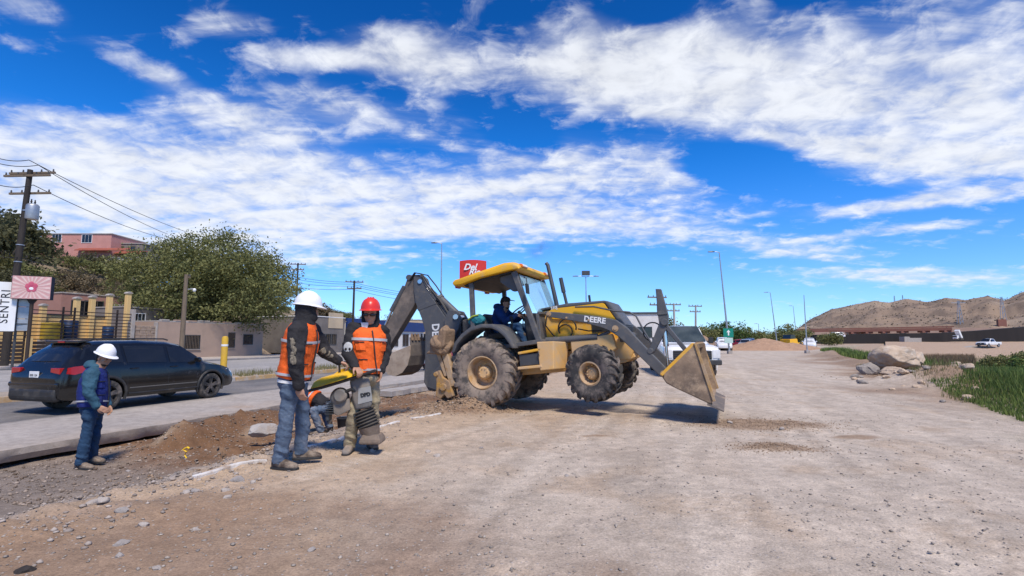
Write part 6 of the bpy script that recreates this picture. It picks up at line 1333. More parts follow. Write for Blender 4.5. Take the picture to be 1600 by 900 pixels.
yh = bld('dining_house', 'dusky red house with dark windows behind the yellow columns', fs(95, 480, BT-9)[0], fs(196, 480, BT-9)[0], BT-9, PZ, fs(150, 462, BT-9)[1]-PZ, 5, PINKD)
for px in (126, 146): sx, zz = fs(px, 485, BT-9); window(yh, sx-fs(95, 480, BT-9)[0], zz-PZ, 1.5, 1.6, 2, None, None, False)
fnc = thing('slatted_fence', 'dark horizontal slat fence in front of the yellow yard wall', 'fence', R(s_l, BT, PZ), ROADYAW)
DKW = pmat('fence_brown', (0.030, 0.020, 0.015), (0.045, 0.03, 0.022), 4, 0.7)
nf = 15
for i in range(nf):
    zt = 0.12+i*0.235; solid = i < 6
    MB().box((Ly/2, 0, zt), (Ly, 0.04, 0.19 if solid else 0.06)).build('slat', DKW, fnc)
for px in (40, 97, 115, 182, 8): sx, _ = fs(px, 520, BT); MB().box((sx-s_l, 0.06, 1.85), (0.10, 0.08, 3.7)).build('post', DKW, fnc)
MB().box((Ly+0.15, 0.05, 1.9), (0.26, 0.3, 3.8)).build('end_post', M['concrete'], fnc, bevel=0.02)
MB().box((fs(42, 560, BT)[0]-s_l, -0.05, 0.85), (0.38, 0.05, 1.5)).build('yellow_panel', YELW, fnc)
BARR = pmat('barrel_blue', (0.016, 0.045, 0.12), (0.013, 0.035, 0.09), 4, 0.4); BARY = pmat('tank_yellow', (0.50, 0.33, 0.03), (0.42, 0.28, 0.03), 4, 0.5)
def barrel(px, py, t, r, h, mat, label):
    s0, z0 = fs(px, py, t); o = MB().lathe([(0.001, 0), (r*0.94, 0), (r, 0.04), (r, h*0.32), (r*1.04, h*0.34), (r, h*0.36), (r, h*0.64), (r*1.04, h*0.66), (r, h*0.68), (r, h-0.04), (r*0.94, h), (0.001, h)], axis='z', seg=28, closed=False).build('water_barrel', mat, None, smooth=True, loc=R(s0, t, z0)); return tag(o, label, 'barrel')
barrel(168, 530, BT-1.0, 0.36, 0.95, BARR, 'narrow blue barrel standing behind the slatted fence by its end post')
barrel(106, 531, BT-1.0, 0.52, 1.35, BARR, 'wide blue barrel standing behind the slatted fence')
barrel(80, 531, BT-1.0, 0.6, 1.15, BARY, 'squat yellow tank standing behind the slatted fence')
for px, py, t in ((168, 530, BT-1.0), (106, 531, BT-1.0), (80, 531, BT-1.0)):
    s0, z0 = fs(px, py, t)
    pl_ = thing('barrel_plinth', {168: 'block plinth under the narrow blue barrel', 106: 'block plinth under the wide blue barrel', 80: 'block plinth under the squat yellow tank'}[px], 'plinth', R(s0, t, PZ), ROADYAW); MB().box((0, 0, (z0-PZ)/2), (1.1, 0.9, z0-PZ-0.01)).build('block', M['concrete'], pl_, bevel=0.02)
# pink house up on the hillside
def hill_box(name, label, pxa, pxb, pyt, pyb, Y, depth, mat, cat='house'):
    a = P(pxa, pyb, Y); b = P(pxb, pyb, Y*1.0); zt = P(pxa, pyt, Y).z; o = thing(name, label, cat, (a.x, a.y, a.z), 0)
    L = b.x-a.x; MB().box((L/2, depth/2, (zt-a.z)/2-1.5), (L, depth, zt-a.z+3.0)).build('wall', mat, o); MB().box((L/2, depth/2, zt-a.z+0.06), (L+0.2, depth+0.2, 0.14)).build('roof', M['concrete'], o)
    return o, a
ph, a = hill_box('hillside_house', 'pink two window house high on the hillside', 62, 172, 366, 398, 74, 7, PINKW)
for px, py, w in ((89, 372, 1.4), (136, 373, 1.5)):
    q_ = P(px, py, 74); window(ph, q_.x-a.x, q_.z-a.z, w, 1.2, 2, M['white'], None, False)
q_ = P(115, 388, 73); MB().prism([(-0.9, 0.0), (0, 0.42), (0, 0.52), (-0.9, 0.1)], 0, 7.5, 'x').build('awning', REDR, ph).location = (q_.x-a.x, 0, q_.z-a.z-0.3)
h2, a2 = hill_box('hillside_house', 'low grey brown house with a red awning right of the pink one', 171, 222, 381, 402, 76, 6, GREYW)
q_ = P(160, 397, 75); MB().prism([(-1.4, 0.0), (0, 0.5), (0, 0.62), (-1.4, 0.12)], 0, 6.0, 'x').build('awning', REDR, h2).location = (q_.x-a2.x, 0, q_.z-a2.z)
for px in (188, 206): q_ = P(px, 389, 76); window(h2, q_.x-a2.x, q_.z-a2.z, 1.1, 0.8, 2, M['wood'], None, False)
h3, a3 = hill_box('hillside_wall', 'pale retaining wall on the hillside under the red awning', 138, 220, 403, 420, 70, 0.4, WHTW, 'wall')
h4, a4 = hill_box('hillside_house', 'small pale house with dark windows behind the last yellow column', 178, 216, 478, 503, 46, 4, WHTW)
for px in (191, 209): q_ = P(px, 488, 46); window(h4, q_.x-a4.x, q_.z-a4.z, 0.75, 0.8, 1, M['darksteel'], None, False)
# shops farther along
def shop(name, label, pxa, pxb, t, pyt, mat, depth=8, z0=PZ, roofm=None):
    s0, zt = fs(pxa, pyt, t); s1, _ = fs(pxb, pyt, t); return bld(name, label, s0, s1, t, z0, zt-z0, depth, mat, roofm=roofm), s0
sh, s0 = shop('shop_building', 'weathered grey building with a pale roof edge and tan panel', 484, 539, BT-1, 494, GREYW, roofm=M['white'])
L = fs(539, 500, BT-1)[0]-s0; MB().box((L*0.72, -0.03, 3.9), (L*0.42, 0.05, 1.9)).build('tan_panel', CREAM, sh); MB().box((L*0.35, -0.6, 0.9), (L*0.9, 0.9, 1.8)).build('low_annex', GREYW, sh, bevel=0.03)
for i in range(3): window(sh, L*(0.15+0.16*i), 1.6+0.0, 0.9, 1.2, 2, None, None, False, y=-1.06)
sb_, s0 = shop('corner_store', 'store with a long dark blue fascia behind the red hard hat', 541, 662, BT-1, 503, WHTW, 10)
L = fs(662, 500, BT-1)[0]-s0; MB().box((L/2, -0.10, fs(600, 509, BT-1)[1]-PZ), (L+0.1, 0.30, 1.5)).build('fascia', BLUEW, sb_, bevel=0.02)
for i in range(6): window(sb_, L*(0.12+0.15*i), 1.5, 1.9, 1.9, 1, M['galv'], None, False)
sc_, s0 = shop('shop_building', 'cream flat building seen past the backhoe boom', 655, 726, BT-6, 500, CREAM, 8)
for i in range(3): window(sc_, 4+5*i, 2.0, 1.6, 1.4, 2, M['white'], None, False)
MB().box((6.0, -0.08, 3.9), (11.0, 0.12, 0.35)).build('ledge', M['concrete'], sc_)
# white building behind the machine on the right
wa = P(893, 530, 46); wb = thing('white_building', 'white cube building with a dark roof line behind the loader arm', 'building', (wa.x, wa.y, -0.4), RAD(-8))
MB().box((3.4, 3, 2.0), (8.6, 6, 4.0)).build('wall', WHTW, wb); MB().box((3.4, 3, 4.08), (8.8, 6.2, 0.16)).build('roof', M['darksteel'], wb)
MB().prism([(0.6, 1.4), (4.2, 2.5), (4.2, 2.7), (0.6, 1.6)], -0.8, 0.0).build('stair_flight', WHTW, wb); window(wb, 6.4, 2.4, 1.2, 0.9, 1, M['darksteel'], None, False); window(wb, 1.6, 3.1, 1.0, 0.7, 1, M['darksteel'], None, False)
MB().box((4.4, -0.3, 1.1), (0.8, 0.5, 2.2)).build('pier', WHTW, wb)
# ---------------------------------------------------------------- poles, wires, lamps and signs
def crossarm_pole(name, label, base, H, r, mat, arms, lean=(0, 0), yaw=ROADYAW, group=None, cat='utility pole'):
    o = thing(name, label, cat, base, yaw, group); top = Vector((lean[0], lean[1], H))
    MB().tube([(0, 0, -0.2), top*0.5, top], [r*1.15, r, r*0.8], 12).build('pole', mat, o, smooth=True)
    for h, L, off in arms:
        c = top*(h/H); MB().box(c+Vector((off, 0, 0)), (0.11, L, 0.12)).build('crossarm', M['wood'] if r > 0.1 else M['galv'], o, bevel=0.006)
        for y in (-0.46, -0.2, 0.2, 0.46): MB().lathe([(0.001, 0), (0.03, 0), (0.05, 0.05), (0.03, 0.09), (0.045, 0.13), (0.001, 0.17)], c+Vector((off, y*L, 0.06)), 'z', 8, closed=False).build('insulator', M['darksteel'], o)
    return o
ub0 = P(6, 574, 29.5); up = crossarm_pole('utility_pole', 'dark wooden utility pole with transformer beside the vertical white sign', (ub0.x, ub0.y, PZ), 11.6, 0.17, M['wood_dark'], [(11.45, 2.9, 0.14), (11.2, 2.9, -0.14), (10.2, 2.6, 0.16)], lean=(0.25, -0.15), yaw=ROADYAW+0.25)
tf = MB().lathe([(0.001, 0), (0.30, 0), (0.32, 0.05), (0.32, 0.80), (0.30, 0.86), (0.24, 0.92), (0.001, 0.95)], (0.35, -0.42, 8.6), 'z', 24, closed=False).box((0.2, -0.2, 9.1), (0.3, 0.3, 0.08)).build('transformer', M['galv'], up, smooth=True)
for dx in (-0.1, 0.12): MB().lathe([(0.001, 0), (0.05, 0), (0.03, 0.08), (0.06, 0.12), (0.03, 0.2), (0.04, 0.26), (0.001, 0.3)], (0.35+dx, -0.42, 9.52), 'z', 10, closed=False).build('bushing', M['wood_dark'], tf)
for h in (4.6, 5.1, 6.0, 7.0): MB().lathe([(0.155, 0), (0.19, 0), (0.19, 0.05), (0.155, 0.05)], (0.25*h/11.6, -0.15*h/11.6, h), 'z', 16).build('band', M['galv'], up)
def wire(label, pts, sag, r=0.018, group=None):
    P_ = []
    for a, b in zip(pts[:-1], pts[1:]):
        a, b = Vector(a), Vector(b)
        for k in range(12): f = k/12; P_.append(a.lerp(b, f)-Vector((0, 0, sag*4*f*(1-f))))
    P_.append(Vector(pts[-1])); o = MB().tube(P_, r, 5).build('overhead_wire', BLK, None, smooth=True); return tag(o, label, 'wire', group)
wire('topmost overhead wire sloping from the transformer pole to behind the big tree', [P(-30, 236, 27), P(45, 250, 29.5), P(290, 362, 52)], 0.25, 0.022)
wire('second overhead wire sloping from the transformer pole to behind the big tree', [P(-30, 246, 27), P(60, 258, 29.5), P(262, 366, 52)], 0.25, 0.022)
wire('lower overhead wire sloping from the pole bracket to behind the big tree', [P(-30, 278, 27), P(52, 289, 29.5), P(255, 372, 52)], 0.3, 0.022)
wire('low sagging cable crossing in front of the hillside shrubs', [P(-20, 395, 28), P(28, 402, 29.5), P(160, 432, 44)], 0.1, 0.02)
wp = P(283, 556, 37.5); p_ = crossarm_pole('wooden_pole', 'plain short wooden pole in front of the tan building', (wp.x, wp.y, PZ), 6.3, 0.16, M['wood'], [(6.1, 0.5, 0.1)]); MB().tube([(0.1, 0, 5.2), (0.6, -0.1, 5.3)], 0.02, 6).ellipsoid((0.65, -0.1, 5.2), (0.12, 0.12, 0.14), 10, 8).build('lamp', M['white'], p_)
for px, pyt, Y, H, lab, mt in ((460, 411, 70, 11, 'far wooden pole standing right beside the big tree', M['wood_dark']), (550, 438, 58, 9.5, 'wooden pole with crossarm between the two hard hats', M['wood_dark']), (1055, 474, 62, 8.5, 'concrete power pole just left of the white pickup roof', M['concrete']), (1087, 477, 70, 8.5, 'leaning power pole above the white pickup cab', M['concrete']), (1030, 462, 50, 8.0, 'power pole hidden partly by the raised bucket lever', M['concrete'])):
    b = P(px, 545, Y); zt = P(px, pyt, Y).z; zb_ = gz(b.x, b.y); crossarm_pole('utility_pole', lab, (b.x, b.y, zb_), zt-zb_, 0.13, mt, [(zt-zb_-0.15, 2.0, 0.12), (zt-zb_-0.9, 1.6, 0.12)], lean=(-0.4 if px == 1087 else (0.25 if px == 550 else 0), 0), yaw=0.2+RAD(90))
for i, (y0, y1, y2) in enumerate(((427, 441, 462), (431, 444, 466), (437, 447, 468), (444, 452, 475))):
    wire('thin overhead wire strung past the pole between the hard hats', [P(440, y0, 70), P(550, y1, 58), P(690, y2, 75)], 0.3, 0.022, 'wires along the far pavement')
def street_lamp(label, px, pyt, Y, arm, lean=0.0, head=True, r=0.075, two=False):
    b = P(px, 545, Y); zb_ = gz(b.x, b.y); H = P(px, pyt, Y).z-zb_; o = thing('street_lamp', label, 'street lamp', (b.x, b.y, zb_))
    MB().tube([(-lean, 0, -0.2), (-lean*0.5, 0, H*0.5), (0, 0, H)], [r*1.3, r, r*0.6], 10).build('pole', M['galv'], o, smooth=True)
    for sgn in ((-1, 1) if two else (-1,)):
        if arm:
            MB().tube([(0, 0, H-0.05), (sgn*arm*0.6, 0, H+0.05), (sgn*arm, 0, H+0.02)], 0.035, 8).build('arm', M['galv'], o, smooth=True)
            MB().loft([[(sgn*(arm+dx), y, H+z) for y, z in ((-w, 0.0), (w, 0.0), (w*0.7, h), (-w*0.7, h))] for dx, w, h in ((-0.1, .07, .06), (0.15, .16, .10), (0.55, .12, .06))]).build('lamp_head', M['darksteel'], o)
    MB().box((-lean, 0, 0.15), (0.4, 0.4, 0.3)).build('base', M['concrete'], o, bevel=0.02); return o
street_lamp('tall street lamp behind the backhoe boom', 688, 380, 52, 0.55)
street_lamp('tall leaning street lamp at the green sign behind the pickup', 1130, 394, 50, 0.55, lean=-0.62)
street_lamp('street lamp rising behind the gravel heap', 1208, 457, 88, 0.5, lean=-0.8)
street_lamp('thin lamp post beside the white SUV far down the dirt road', 1261, 461, 52, 0.0, r=0.05)
street_lamp('far slender lamp post above the green shrubs', 1243, 478, 120, 0.4, lean=-0.5)
street_lamp('far small lamp post left of the gravel heap', 1187, 506, 120, 0.4)
fl = street_lamp('white floodlight mast with crossbar behind the backhoe hood', 917, 432, 60, 1.0, two=True, r=0.08); MB().box((0, 0, P(917, 430, 60).z-gz(P(917, 545, 60).x, 60)+0.25), (0.9, 0.5, 0.5)).build('floodlight', M['darksteel'], fl)
# store sign on a mast, curved red front
sg = P(739, 420, 62); ss = thing('store_sign', 'curved red store sign with white slanted lettering above the cab roof', 'sign', (sg.x, sg.y, -0.3), 0)
zc_ = sg.z+0.3; REDS = pmat('sign_red', (0.62, 0.035, 0.02), (0.55, 0.03, 0.02), 1, 0.45)
rows = []
for x in np.linspace(-1.62, 1.62, 13): rows.append([(x, -0.35*math.cos(x/1.62*1.2), zc_-1.55), (x, 0.35, zc_-1.55), (x, 0.35, zc_+0.9+0.16*math.cos(x/1.62*1.3)), (x, -0.35*math.cos(x/1.62*1.2), zc_+0.9+0.16*math.cos(x/1.62*1.3))])
MB().loft(rows).build('sign_box', REDS, ss, smooth=False); MB().tube([(0, 0, 0), (0, 0, zc_-1.4)], 0.18, 12).build('mast', M['galv'], ss, smooth=True)
sh_ = Matrix(((1, 0.35, 0, 0), (0, 1, 0, 0), (0, 0, 1, 0), (0, 0, 0, 1)))
text_mesh('sign_lettering', 'Del', 1.05, M['white'], ss, Matrix.Translation((-0.25, -0.39, zc_+0.15)) @ am @ sh_, 0.03, 0.03); text_mesh('sign_lettering', 'Rio', 1.0, M['white'], ss, Matrix.Translation((0.30, -0.41, zc_-0.45)) @ am @ sh_, 0.03, 0.03)
# pink square sign on a post and the vertical white sign
p0 = P(52, 450, 27.5); ps = thing('square_sign', 'square pink sunburst sign on a dark post by the slatted fence', 'sign', (p0.x, p0.y, PZ), RAD(28))
zc_ = p0.z-PZ; PKS = pmat('sign_pink', (0.62, 0.36, 0.33), (0.52, 0.27, 0.26), 2.5, 0.5)
bx_ = MB().box((0, 0, zc_), (1.62, 0.5, 1.25)).build('sign_box', pmat('sign_side', (0.02, 0.025, 0.045)), ps); MB().box((0, -0.26, zc_), (1.58, 0.03, 1.21)).build('sign_face', PKS, ps)
PKL = pmat('sign_pale', (0.72, 0.52, 0.47)); 
for k in range(20):
    t = 2*math.pi*k/20
    def edge(a_): c, s = math.cos(a_), math.sin(a_); m = min(0.77/abs(c) if abs(c) > 1e-6 else 9, 0.58/abs(s) if abs(s) > 1e-6 else 9); return (c*m, s*m)
    e1, e2 = edge(t-0.075), edge(t+0.075); MB().add([(math.cos(t)*0.12, -0.279, zc_+math.sin(t)*0.12), (e1[0], -0.279, zc_+e1[1]), (e2[0], -0.279, zc_+e2[1]), (math.cos(t)*0.12, -0.283, zc_+math.sin(t)*0.12), (e1[0], -0.283, zc_+e1[1]), (e2[0], -0.283, zc_+e2[1])], [(0, 1, 2), (3, 4, 5), (0, 1, 4, 3), (1, 2, 5, 4), (2, 0, 3, 5)]).build('sun_ray', PKL, bx_)
FLW = pmat('sign_rose', (0.42, 0.05, 0.11), (0.55, 0.12, 0.17), 6, 0.6)
for k in range(5): t = 2*math.pi*k/5+0.4; MB().ellipsoid((math.cos(t)*0.15, -0.285, zc_+math.sin(t)*0.15+0.03), (0.12, 0.012, 0.15), 12, 8).build('petal', FLW, bx_, smooth=True)
MB().ellipsoid((0, -0.292, zc_-0.06), (0.10, 0.012, 0.08), 12, 8).build('flower_heart', M['white'], bx_, smooth=True)
MB().tube([(0, 0, 0), (0, 0, zc_-0.6)], 0.085, 10).prism([(-0.22, zc_-0.62), (0.22, zc_-0.62), (0.08, zc_-0.85), (-0.08, zc_-0.85)], -0.06, 0.06).build('post', DKW, ps, smooth=True)
p0 = P(8, 479, 27.0); vsn = thing('vertical_sign', 'tall white vertical sign with upright lettering on the dark pole', 'sign', (p0.x, p0.y, PZ), RAD(36))
zc_ = p0.z-PZ; MB().box((0, 0, zc_), (0.88, 0.10, 2.6)).build('sign_panel', M['white'], vsn, bevel=0.01)
text_mesh('sign_lettering', 'SENTRI', 0.50, BLK, vsn, Matrix.Translation((0, -0.054, zc_)) @ am @ Matrix.Rotation(RAD(90), 4, 'Z'), 0.004, 0.004, 1.15)
for i in range(4): MB().box((0.75, 0.25, zc_-0.95+0.65*i), (0.55, 0.06, 0.62)).build('grey_panel', M['galv'], vsn)
MB().bar((0.0, 0.12, zc_+0.9), (0.9, 0.25, zc_+0.9), 0.06, 0.06).bar((0.0, 0.12, zc_-0.9), (0.9, 0.25, zc_-0.9), 0.06, 0.06).tube([(0.45, 0.3, 0), (0.45, 0.3, zc_+1.2)], 0.06, 8).build('bracket', M['darksteel'], vsn)
# yellow post on the median, green road sign
b = P(350, 560, 20.5); yb = thing('marker_post', 'yellow marker post standing beyond the SUV bonnet', 'post', (b.x, b.y, -0.2)); MB().lathe([(0.001, 0), (0.12, 0), (0.12, 1.55), (0.10, 1.63), (0.001, 1.66)], axis='z', seg=16, closed=False).build('post', pmat('post_yellow', (0.66, 0.40, 0.03), (0.52, 0.32, 0.05), 5, 0.7), yb, smooth=True); MB().lathe([(0.115, 0), (0.128, 0), (0.128, 0.08), (0.115, 0.08)], (0, 0, 1.25), 'z', 16).build('band', M['white'], yb)
b = P(1138, 520, 49.0); gs = thing('road_sign', 'green and white road sign on the leaning lamp pole', 'sign', (b.x, b.y, b.z)); MB().box((0, 0, 0), (0.95, 0.05, 0.85)).build('upper_plate', pmat('sign_green', (0.005, 0.22, 0.15), (0.005, 0.18, 0.13), 2, 0.5), gs); MB().box((0, 0, -0.72), (0.8, 0.05, 0.5)).build('lower_plate', pmat('sign_mint', (0.45, 0.62, 0.55)), gs); MB().prism([(-0.06, -0.25), (0.06, -0.25), (0.06, 0.05), (0.18, 0.05), (0, 0.28), (-0.18, 0.05), (-0.06, 0.05)], -0.035, -0.026).build('arrow', M['white'], gs)
# ---------------------------------------------------------------- far side of the river: hill, embankment, bridge
RIDGE = [(1180, 528), (1225, 524), (1245, 514), (1265, 500), (1300, 483), (1330, 478), (1370, 471), (1392, 475), (1420, 470), (1450, 473), (1480, 467), (1512, 471), (1545, 463), (1572, 469), (1600, 456), (1700, 430), (1900, 420), (2300, 440), (2900, 500)]
def hill_mesh():
    az = np.linspace(math.atan2(370, 800), math.atan2(2100, 800), 420); rr = np.concatenate([np.linspace(250, 620, 120), np.linspace(640, 900, 20)])
    A, D = np.meshgrid(az, rr); X_ = D*np.sin(A); Y_ = D*np.cos(A)
    pxs = 800+800*np.tan(A); top = np.interp(pxs, [q[0] for q in RIDGE], [q[1] for q in RIDGE])
    el = (532-top)/800*np.cos(A)                              # tangent of the ridge elevation
    Rr = 560.0; H_ = el*Rr+1.28
    f = sst(255, Rr, D)**0.85; f = np.where(D > Rr, 1-0.5*sst(Rr, 900, D), f)
    rel = 1-np.abs(fbm(X_*0.018, Y_*0.018, 5, 61)*2-1)
    n1 = fbm(X_*0.045, Y_*0.045, 5, 62)-0.5
    Zh = -1.2 + H_*f*(0.80+0.20*f) + f*(1-f)*(rel-0.55)*34 + n1*8*np.minimum(1, f*3)*(1-0.65*sst(0.9, 1, f))
    n, m = A.shape; ii = np.arange(n*m).reshape(n, m); F = np.stack([ii[:-1, :-1].ravel(), ii[:-1, 1:].ravel(), ii[1:, 1:].ravel(), ii[1:, :-1].ravel()], 1)
    c1 = fbm(X_.ravel()*0.03, Y_.ravel()*0.03, 4, 64); c2 = fbm(X_.ravel()*0.15, Y_.ravel()*0.15, 3, 65)
    base = np.array([0.25, 0.18, 0.125]); dk = np.array([0.135, 0.10, 0.075]); pale = np.array([0.36, 0.275, 0.195])
    C_ = np.tile(base, (n*m, 1)); k = (sst(0.48, 0.68, c2)*0.8)[:, None]; C_ = C_*(1-k)+dk*k; k = (sst(0.55, 0.72, c1)*0.7)[:, None]; C_ = C_*(1-k)+pale*k
    o = np_mesh('hill', np.stack([X_.ravel(), Y_.ravel(), Zh.ravel()], 1), F, M['ground'], True, None, [('zone', 'FLOAT_COLOR', np.concatenate([C_, np.ones((n*m, 1))], 1))]); tag(o, kind='structure')
    # desert scrub dotted over the slopes
    rg = np.random.default_rng(8); NS = 16000; pick = rg.integers(0, n*m, NS); V0 = np.stack([X_.ravel()[pick], Y_.ravel()[pick], Zh.ravel()[pick]], 1)+rg.normal(size=(NS, 3))*np.array([1.5, 1.5, 0])
    r_ = (0.20+0.50*rg.random(NS)**2); octv = np.array([[1, 0, 0], [-1, 0, 0], [0, 1, 0], [0, -1, 0], [0, 0, 1], [0, 0, -0.6]]); Vv = (V0[:, None, :]+octv[None]*r_[:, None, None]*np.array([1, 1, 0.8])).reshape(-1, 3)
    tri = np.array([[0, 2, 4], [2, 1, 4], [1, 3, 4], [3, 0, 4], [2, 0, 5], [1, 2, 5], [3, 1, 5], [0, 3, 5]]); Ff = (tri[None]+(np.arange(NS)*6)[:, None, None]).reshape(-1, 3)
    sc = np_mesh('desert_scrub', Vv, Ff, pmat('scrub', (0.10, 0.08, 0.053), (0.15, 0.12, 0.08), 0.3, 0.95)); tag(sc, 'dark desert scrub dotted over the bare hill', 'scrub', kind='stuff')
hill_mesh()
# dark revetment wall, rising to the right
DKB = pmat('black_revetment', (0.012, 0.010, 0.010), (0.024, 0.019, 0.018), 0.3, 0.85, stretch=(1, 1, 0.15))
PNK = pmat('embankment_pink', (0.36, 0.245, 0.19), (0.30, 0.205, 0.16), 0.15, 0.95)
def wall_px(name, label, top, bot, Y, depth, mat, cat='wall', Ys=None):
    rings = []
    for (px, pt), (_, pb) in zip(top, bot):
        a = P(px, pt, Y); b = P(px, pb, Y); rings.append([b-Vector((0, 0, 2.5)), b, a, a+Vector((0, depth, 0)), b+Vector((0, depth, -2.5))])
    b0 = rings[0][0].copy(); o = thing(name, label, cat, b0); mb = MB().loft([[q_-b0 for q_ in r] for r in rings]); mb.build('face', mat, o); return o, b0
wall_px('revetment_wall', 'long black revetment wall across the river rising to the right', [(1275, 523), (1400, 521), (1480, 520), (1540, 516), (1600, 511), (1700, 503), (1850, 495)], [(1275, 531), (1400, 531), (1480, 531), (1540, 532), (1600, 532), (1700, 534), (1850, 535)], 150, 3, DKB)
wall_px('embankment', 'pinkish brown embankment above the black revetment wall', [(1262, 519), (1380, 518), (1485, 512), (1600, 512), (1750, 505), (1900, 500)], [(1262, 526), (1380, 526), (1485, 526), (1600, 526), (1750, 520), (1900, 515)], 215, 12, PNK, 'embankment')
wall_px('concrete_block_wall', 'pale stepped concrete block in front of the black wall', [(1413, 526), (1421, 526), (1422, 528), (1440, 528)], [(1413, 533), (1421, 533), (1422, 533), (1440, 533)], 146, 2, M['concrete'])
# low red bridge
YB = 200; RUST = pmat('bridge_rust', (0.23, 0.095, 0.065), (0.18, 0.08, 0.06), 0.3, 0.8)
p0 = P(1255, 517, YB); br = thing('bridge', 'low rust red bridge on short piers at the foot of the hill', 'bridge', (p0.x, p0.y, -2))
pa, pb = P(1240, 518.5, YB+25)-br.location, P(1486, 514, YB)-br.location
MB().bar(pa, pb, 3.0, 1.1).build('deck', RUST, br); MB().bar(pa+Vector((0, -1.5, 0.9)), pb+Vector((0, -1.5, 0.9)), 0.12, 0.5).build('parapet', RUST, br)
for px in (1283, 1313, 1339, 1362, 1388, 1416, 1447, 1478):
    f = (px-1240)/(1486-1240); c = pa.lerp(pb, f); MB().box((c.x, c.y, c.z/2-0.5), (1.2, 2.2, c.z)).build('pier', M['concrete'], br); MB().box((c.x, c.y, c.z-0.9), (3.0, 2.6, 0.7)).build('pier_cap', RUST, br)
# tall transmission masts on the far side
def mast(label, px, pyt, pyb, Y, w=0.5, arms=1):
    a = P(px, pyb, Y); b = P(px, pyt, Y); o = thing('power_pylon', label, 'pylon', a); H = b.z-a.z
    for sx in (-1, 1):
        for sy in (-1, 1): MB().bar((sx*w*2, sy*w*2, -4), (sx*w*0.4, sy*w*0.4, H), 0.22, 0.22).build('leg', M['galv'], o)
    nb = 7
    for k in range(nb):
        z0 = H*k/nb; z1 = H*(k+1)/nb; r0 = w*2-(w*1.6)*k/nb; r1 = w*2-(w*1.6)*(k+1)/nb; MB().bar((-r0, -r0, z0), (r1, -r1, z1), 0.14, 0.14).build('brace', M['galv'], o)
    for k in range(arms): MB().bar((-w*6, 0, H-1.0-3*k), (w*6, 0, H-1.0-3*k), 0.25, 0.25).build('crossarm', M['galv'], o)
    return o
mast('lattice pylon on the hillside above the tipping truck', 1501, 470, 512, 260, 0.6); mast('lattice pylon at the far right of the hill with a wide arm', 1569, 464, 512, 260, 0.6); mast('thin aerial mast on the hill crest left of its twin', 1398, 462, 474, 545, 0.35, 0); mast('thin aerial mast on the hill crest right of its twin', 1411, 461, 474, 545, 0.35, 0)
wire_gate = MB().box((0, 0, 0), (4.0, 1.0, 3.6)).build('rust_container', RUST, None, bevel=0.05, loc=P(1565, 505, 240)); tag(wire_gate, 'small rust red steel container below the right pylon', 'container')
# tipped truck and white pickup on the other bank
q0 = P(1498, 531, 140); tt = thing('tipper_truck', 'white tipper truck with its body raised in front of the black wall', 'truck', q0, RAD(200)); tt.scale = (0.5, 0.5, 0.5)
rot_t = Matrix.Rotation(RAD(-62), 3, 'Y'); MB().box((-0.2, 0, 3.1), (4.8, 2.2, 1.2), rot_t).build('tipper_body', CARWHT, tt, bevel=0.06); MB().box((2.3, 0, 1.4), (1.6, 2.2, 1.9)).build('cab', CARWHT, tt, bevel=0.15); MB().box((2.85, 0, 1.8), (0.6, 2.0, 0.7)).build('cab_window', M['glass'], tt); MB().box((0.3, 0, 0.75), (5.6, 1.0, 0.3)).build('chassis', M['darksteel'], tt)
for x in (2.2, -0.6, -1.8):
    for sy in (-1, 1): MB().lathe([(0.001, -0.15), (0.5, -0.15), (0.5, 0.15), (0.001, 0.15)], (x, sy*1.0, 0.5), 'y', 18, closed=False).build('wheel', CTYRE, tt)
q0 = P(1545, 538, 112); q0.z = -0.15; car('pickup_truck', 'white pickup parked on the opposite bank of the river', 'pickup', q0, RAD(200), CARWHT, detail=False)
q0 = P(1305, 528, 150); car('parked_car', 'small white van parked by the far end of the bridge', 'suv', q0, RAD(170), CARWHT, detail=False)
pale = MB().loft([[(x, -1, -1.5), (x, 1, -1.5), (x, 0.8, h), (x, -0.8, h)] for x, h in ((0, 0.2), (3, 0.7), (6, 0.6), (8, 0.2))]).build('rubble_bank', M['concrete'], None, loc=P(1500, 545, 114)); tag(pale, 'pale rubble heap beside the pickup on the opposite bank', 'rubble')
# sandy flat of the opposite bank (a low terrace)
def terrace(name, pts, Y0, Y1, z0, z1, c):
    V = []; 
    for px in np.linspace(pts[0], pts[1], 60):
        for f in np.linspace(0, 1, 14): Y_ = Y0+(Y1-Y0)*f; x = (px-800)/800*Y_; V.append((x, Y_, z0+(z1-z0)*f**0.6+0.6*(float(fbm(np.array([x*0.12]), np.array([Y_*0.12]), 3, 91)[0])-0.5)))
    n, m = 60, 14; ii = np.arange(n*m).reshape(n, m); F = np.stack([ii[:-1, :-1].ravel(), ii[1:, :-1].ravel(), ii[1:, 1:].ravel(), ii[:-1, 1:].ravel()], 1)
    return tag(np_mesh(name, V, F, M['ground'], True, None, [('zone', 'FLOAT_COLOR', np.tile(np.array([*c, 1.0]), (n*m, 1)))]), kind='structure')
terrace('far_bank', (1380, 2300), 74, 152, -2.6, 1.0, (0.40, 0.285, 0.195))
terrace('far_bank', (1265, 1390), 110, 200, -1.2, 1.3, (0.36, 0.265, 0.19))
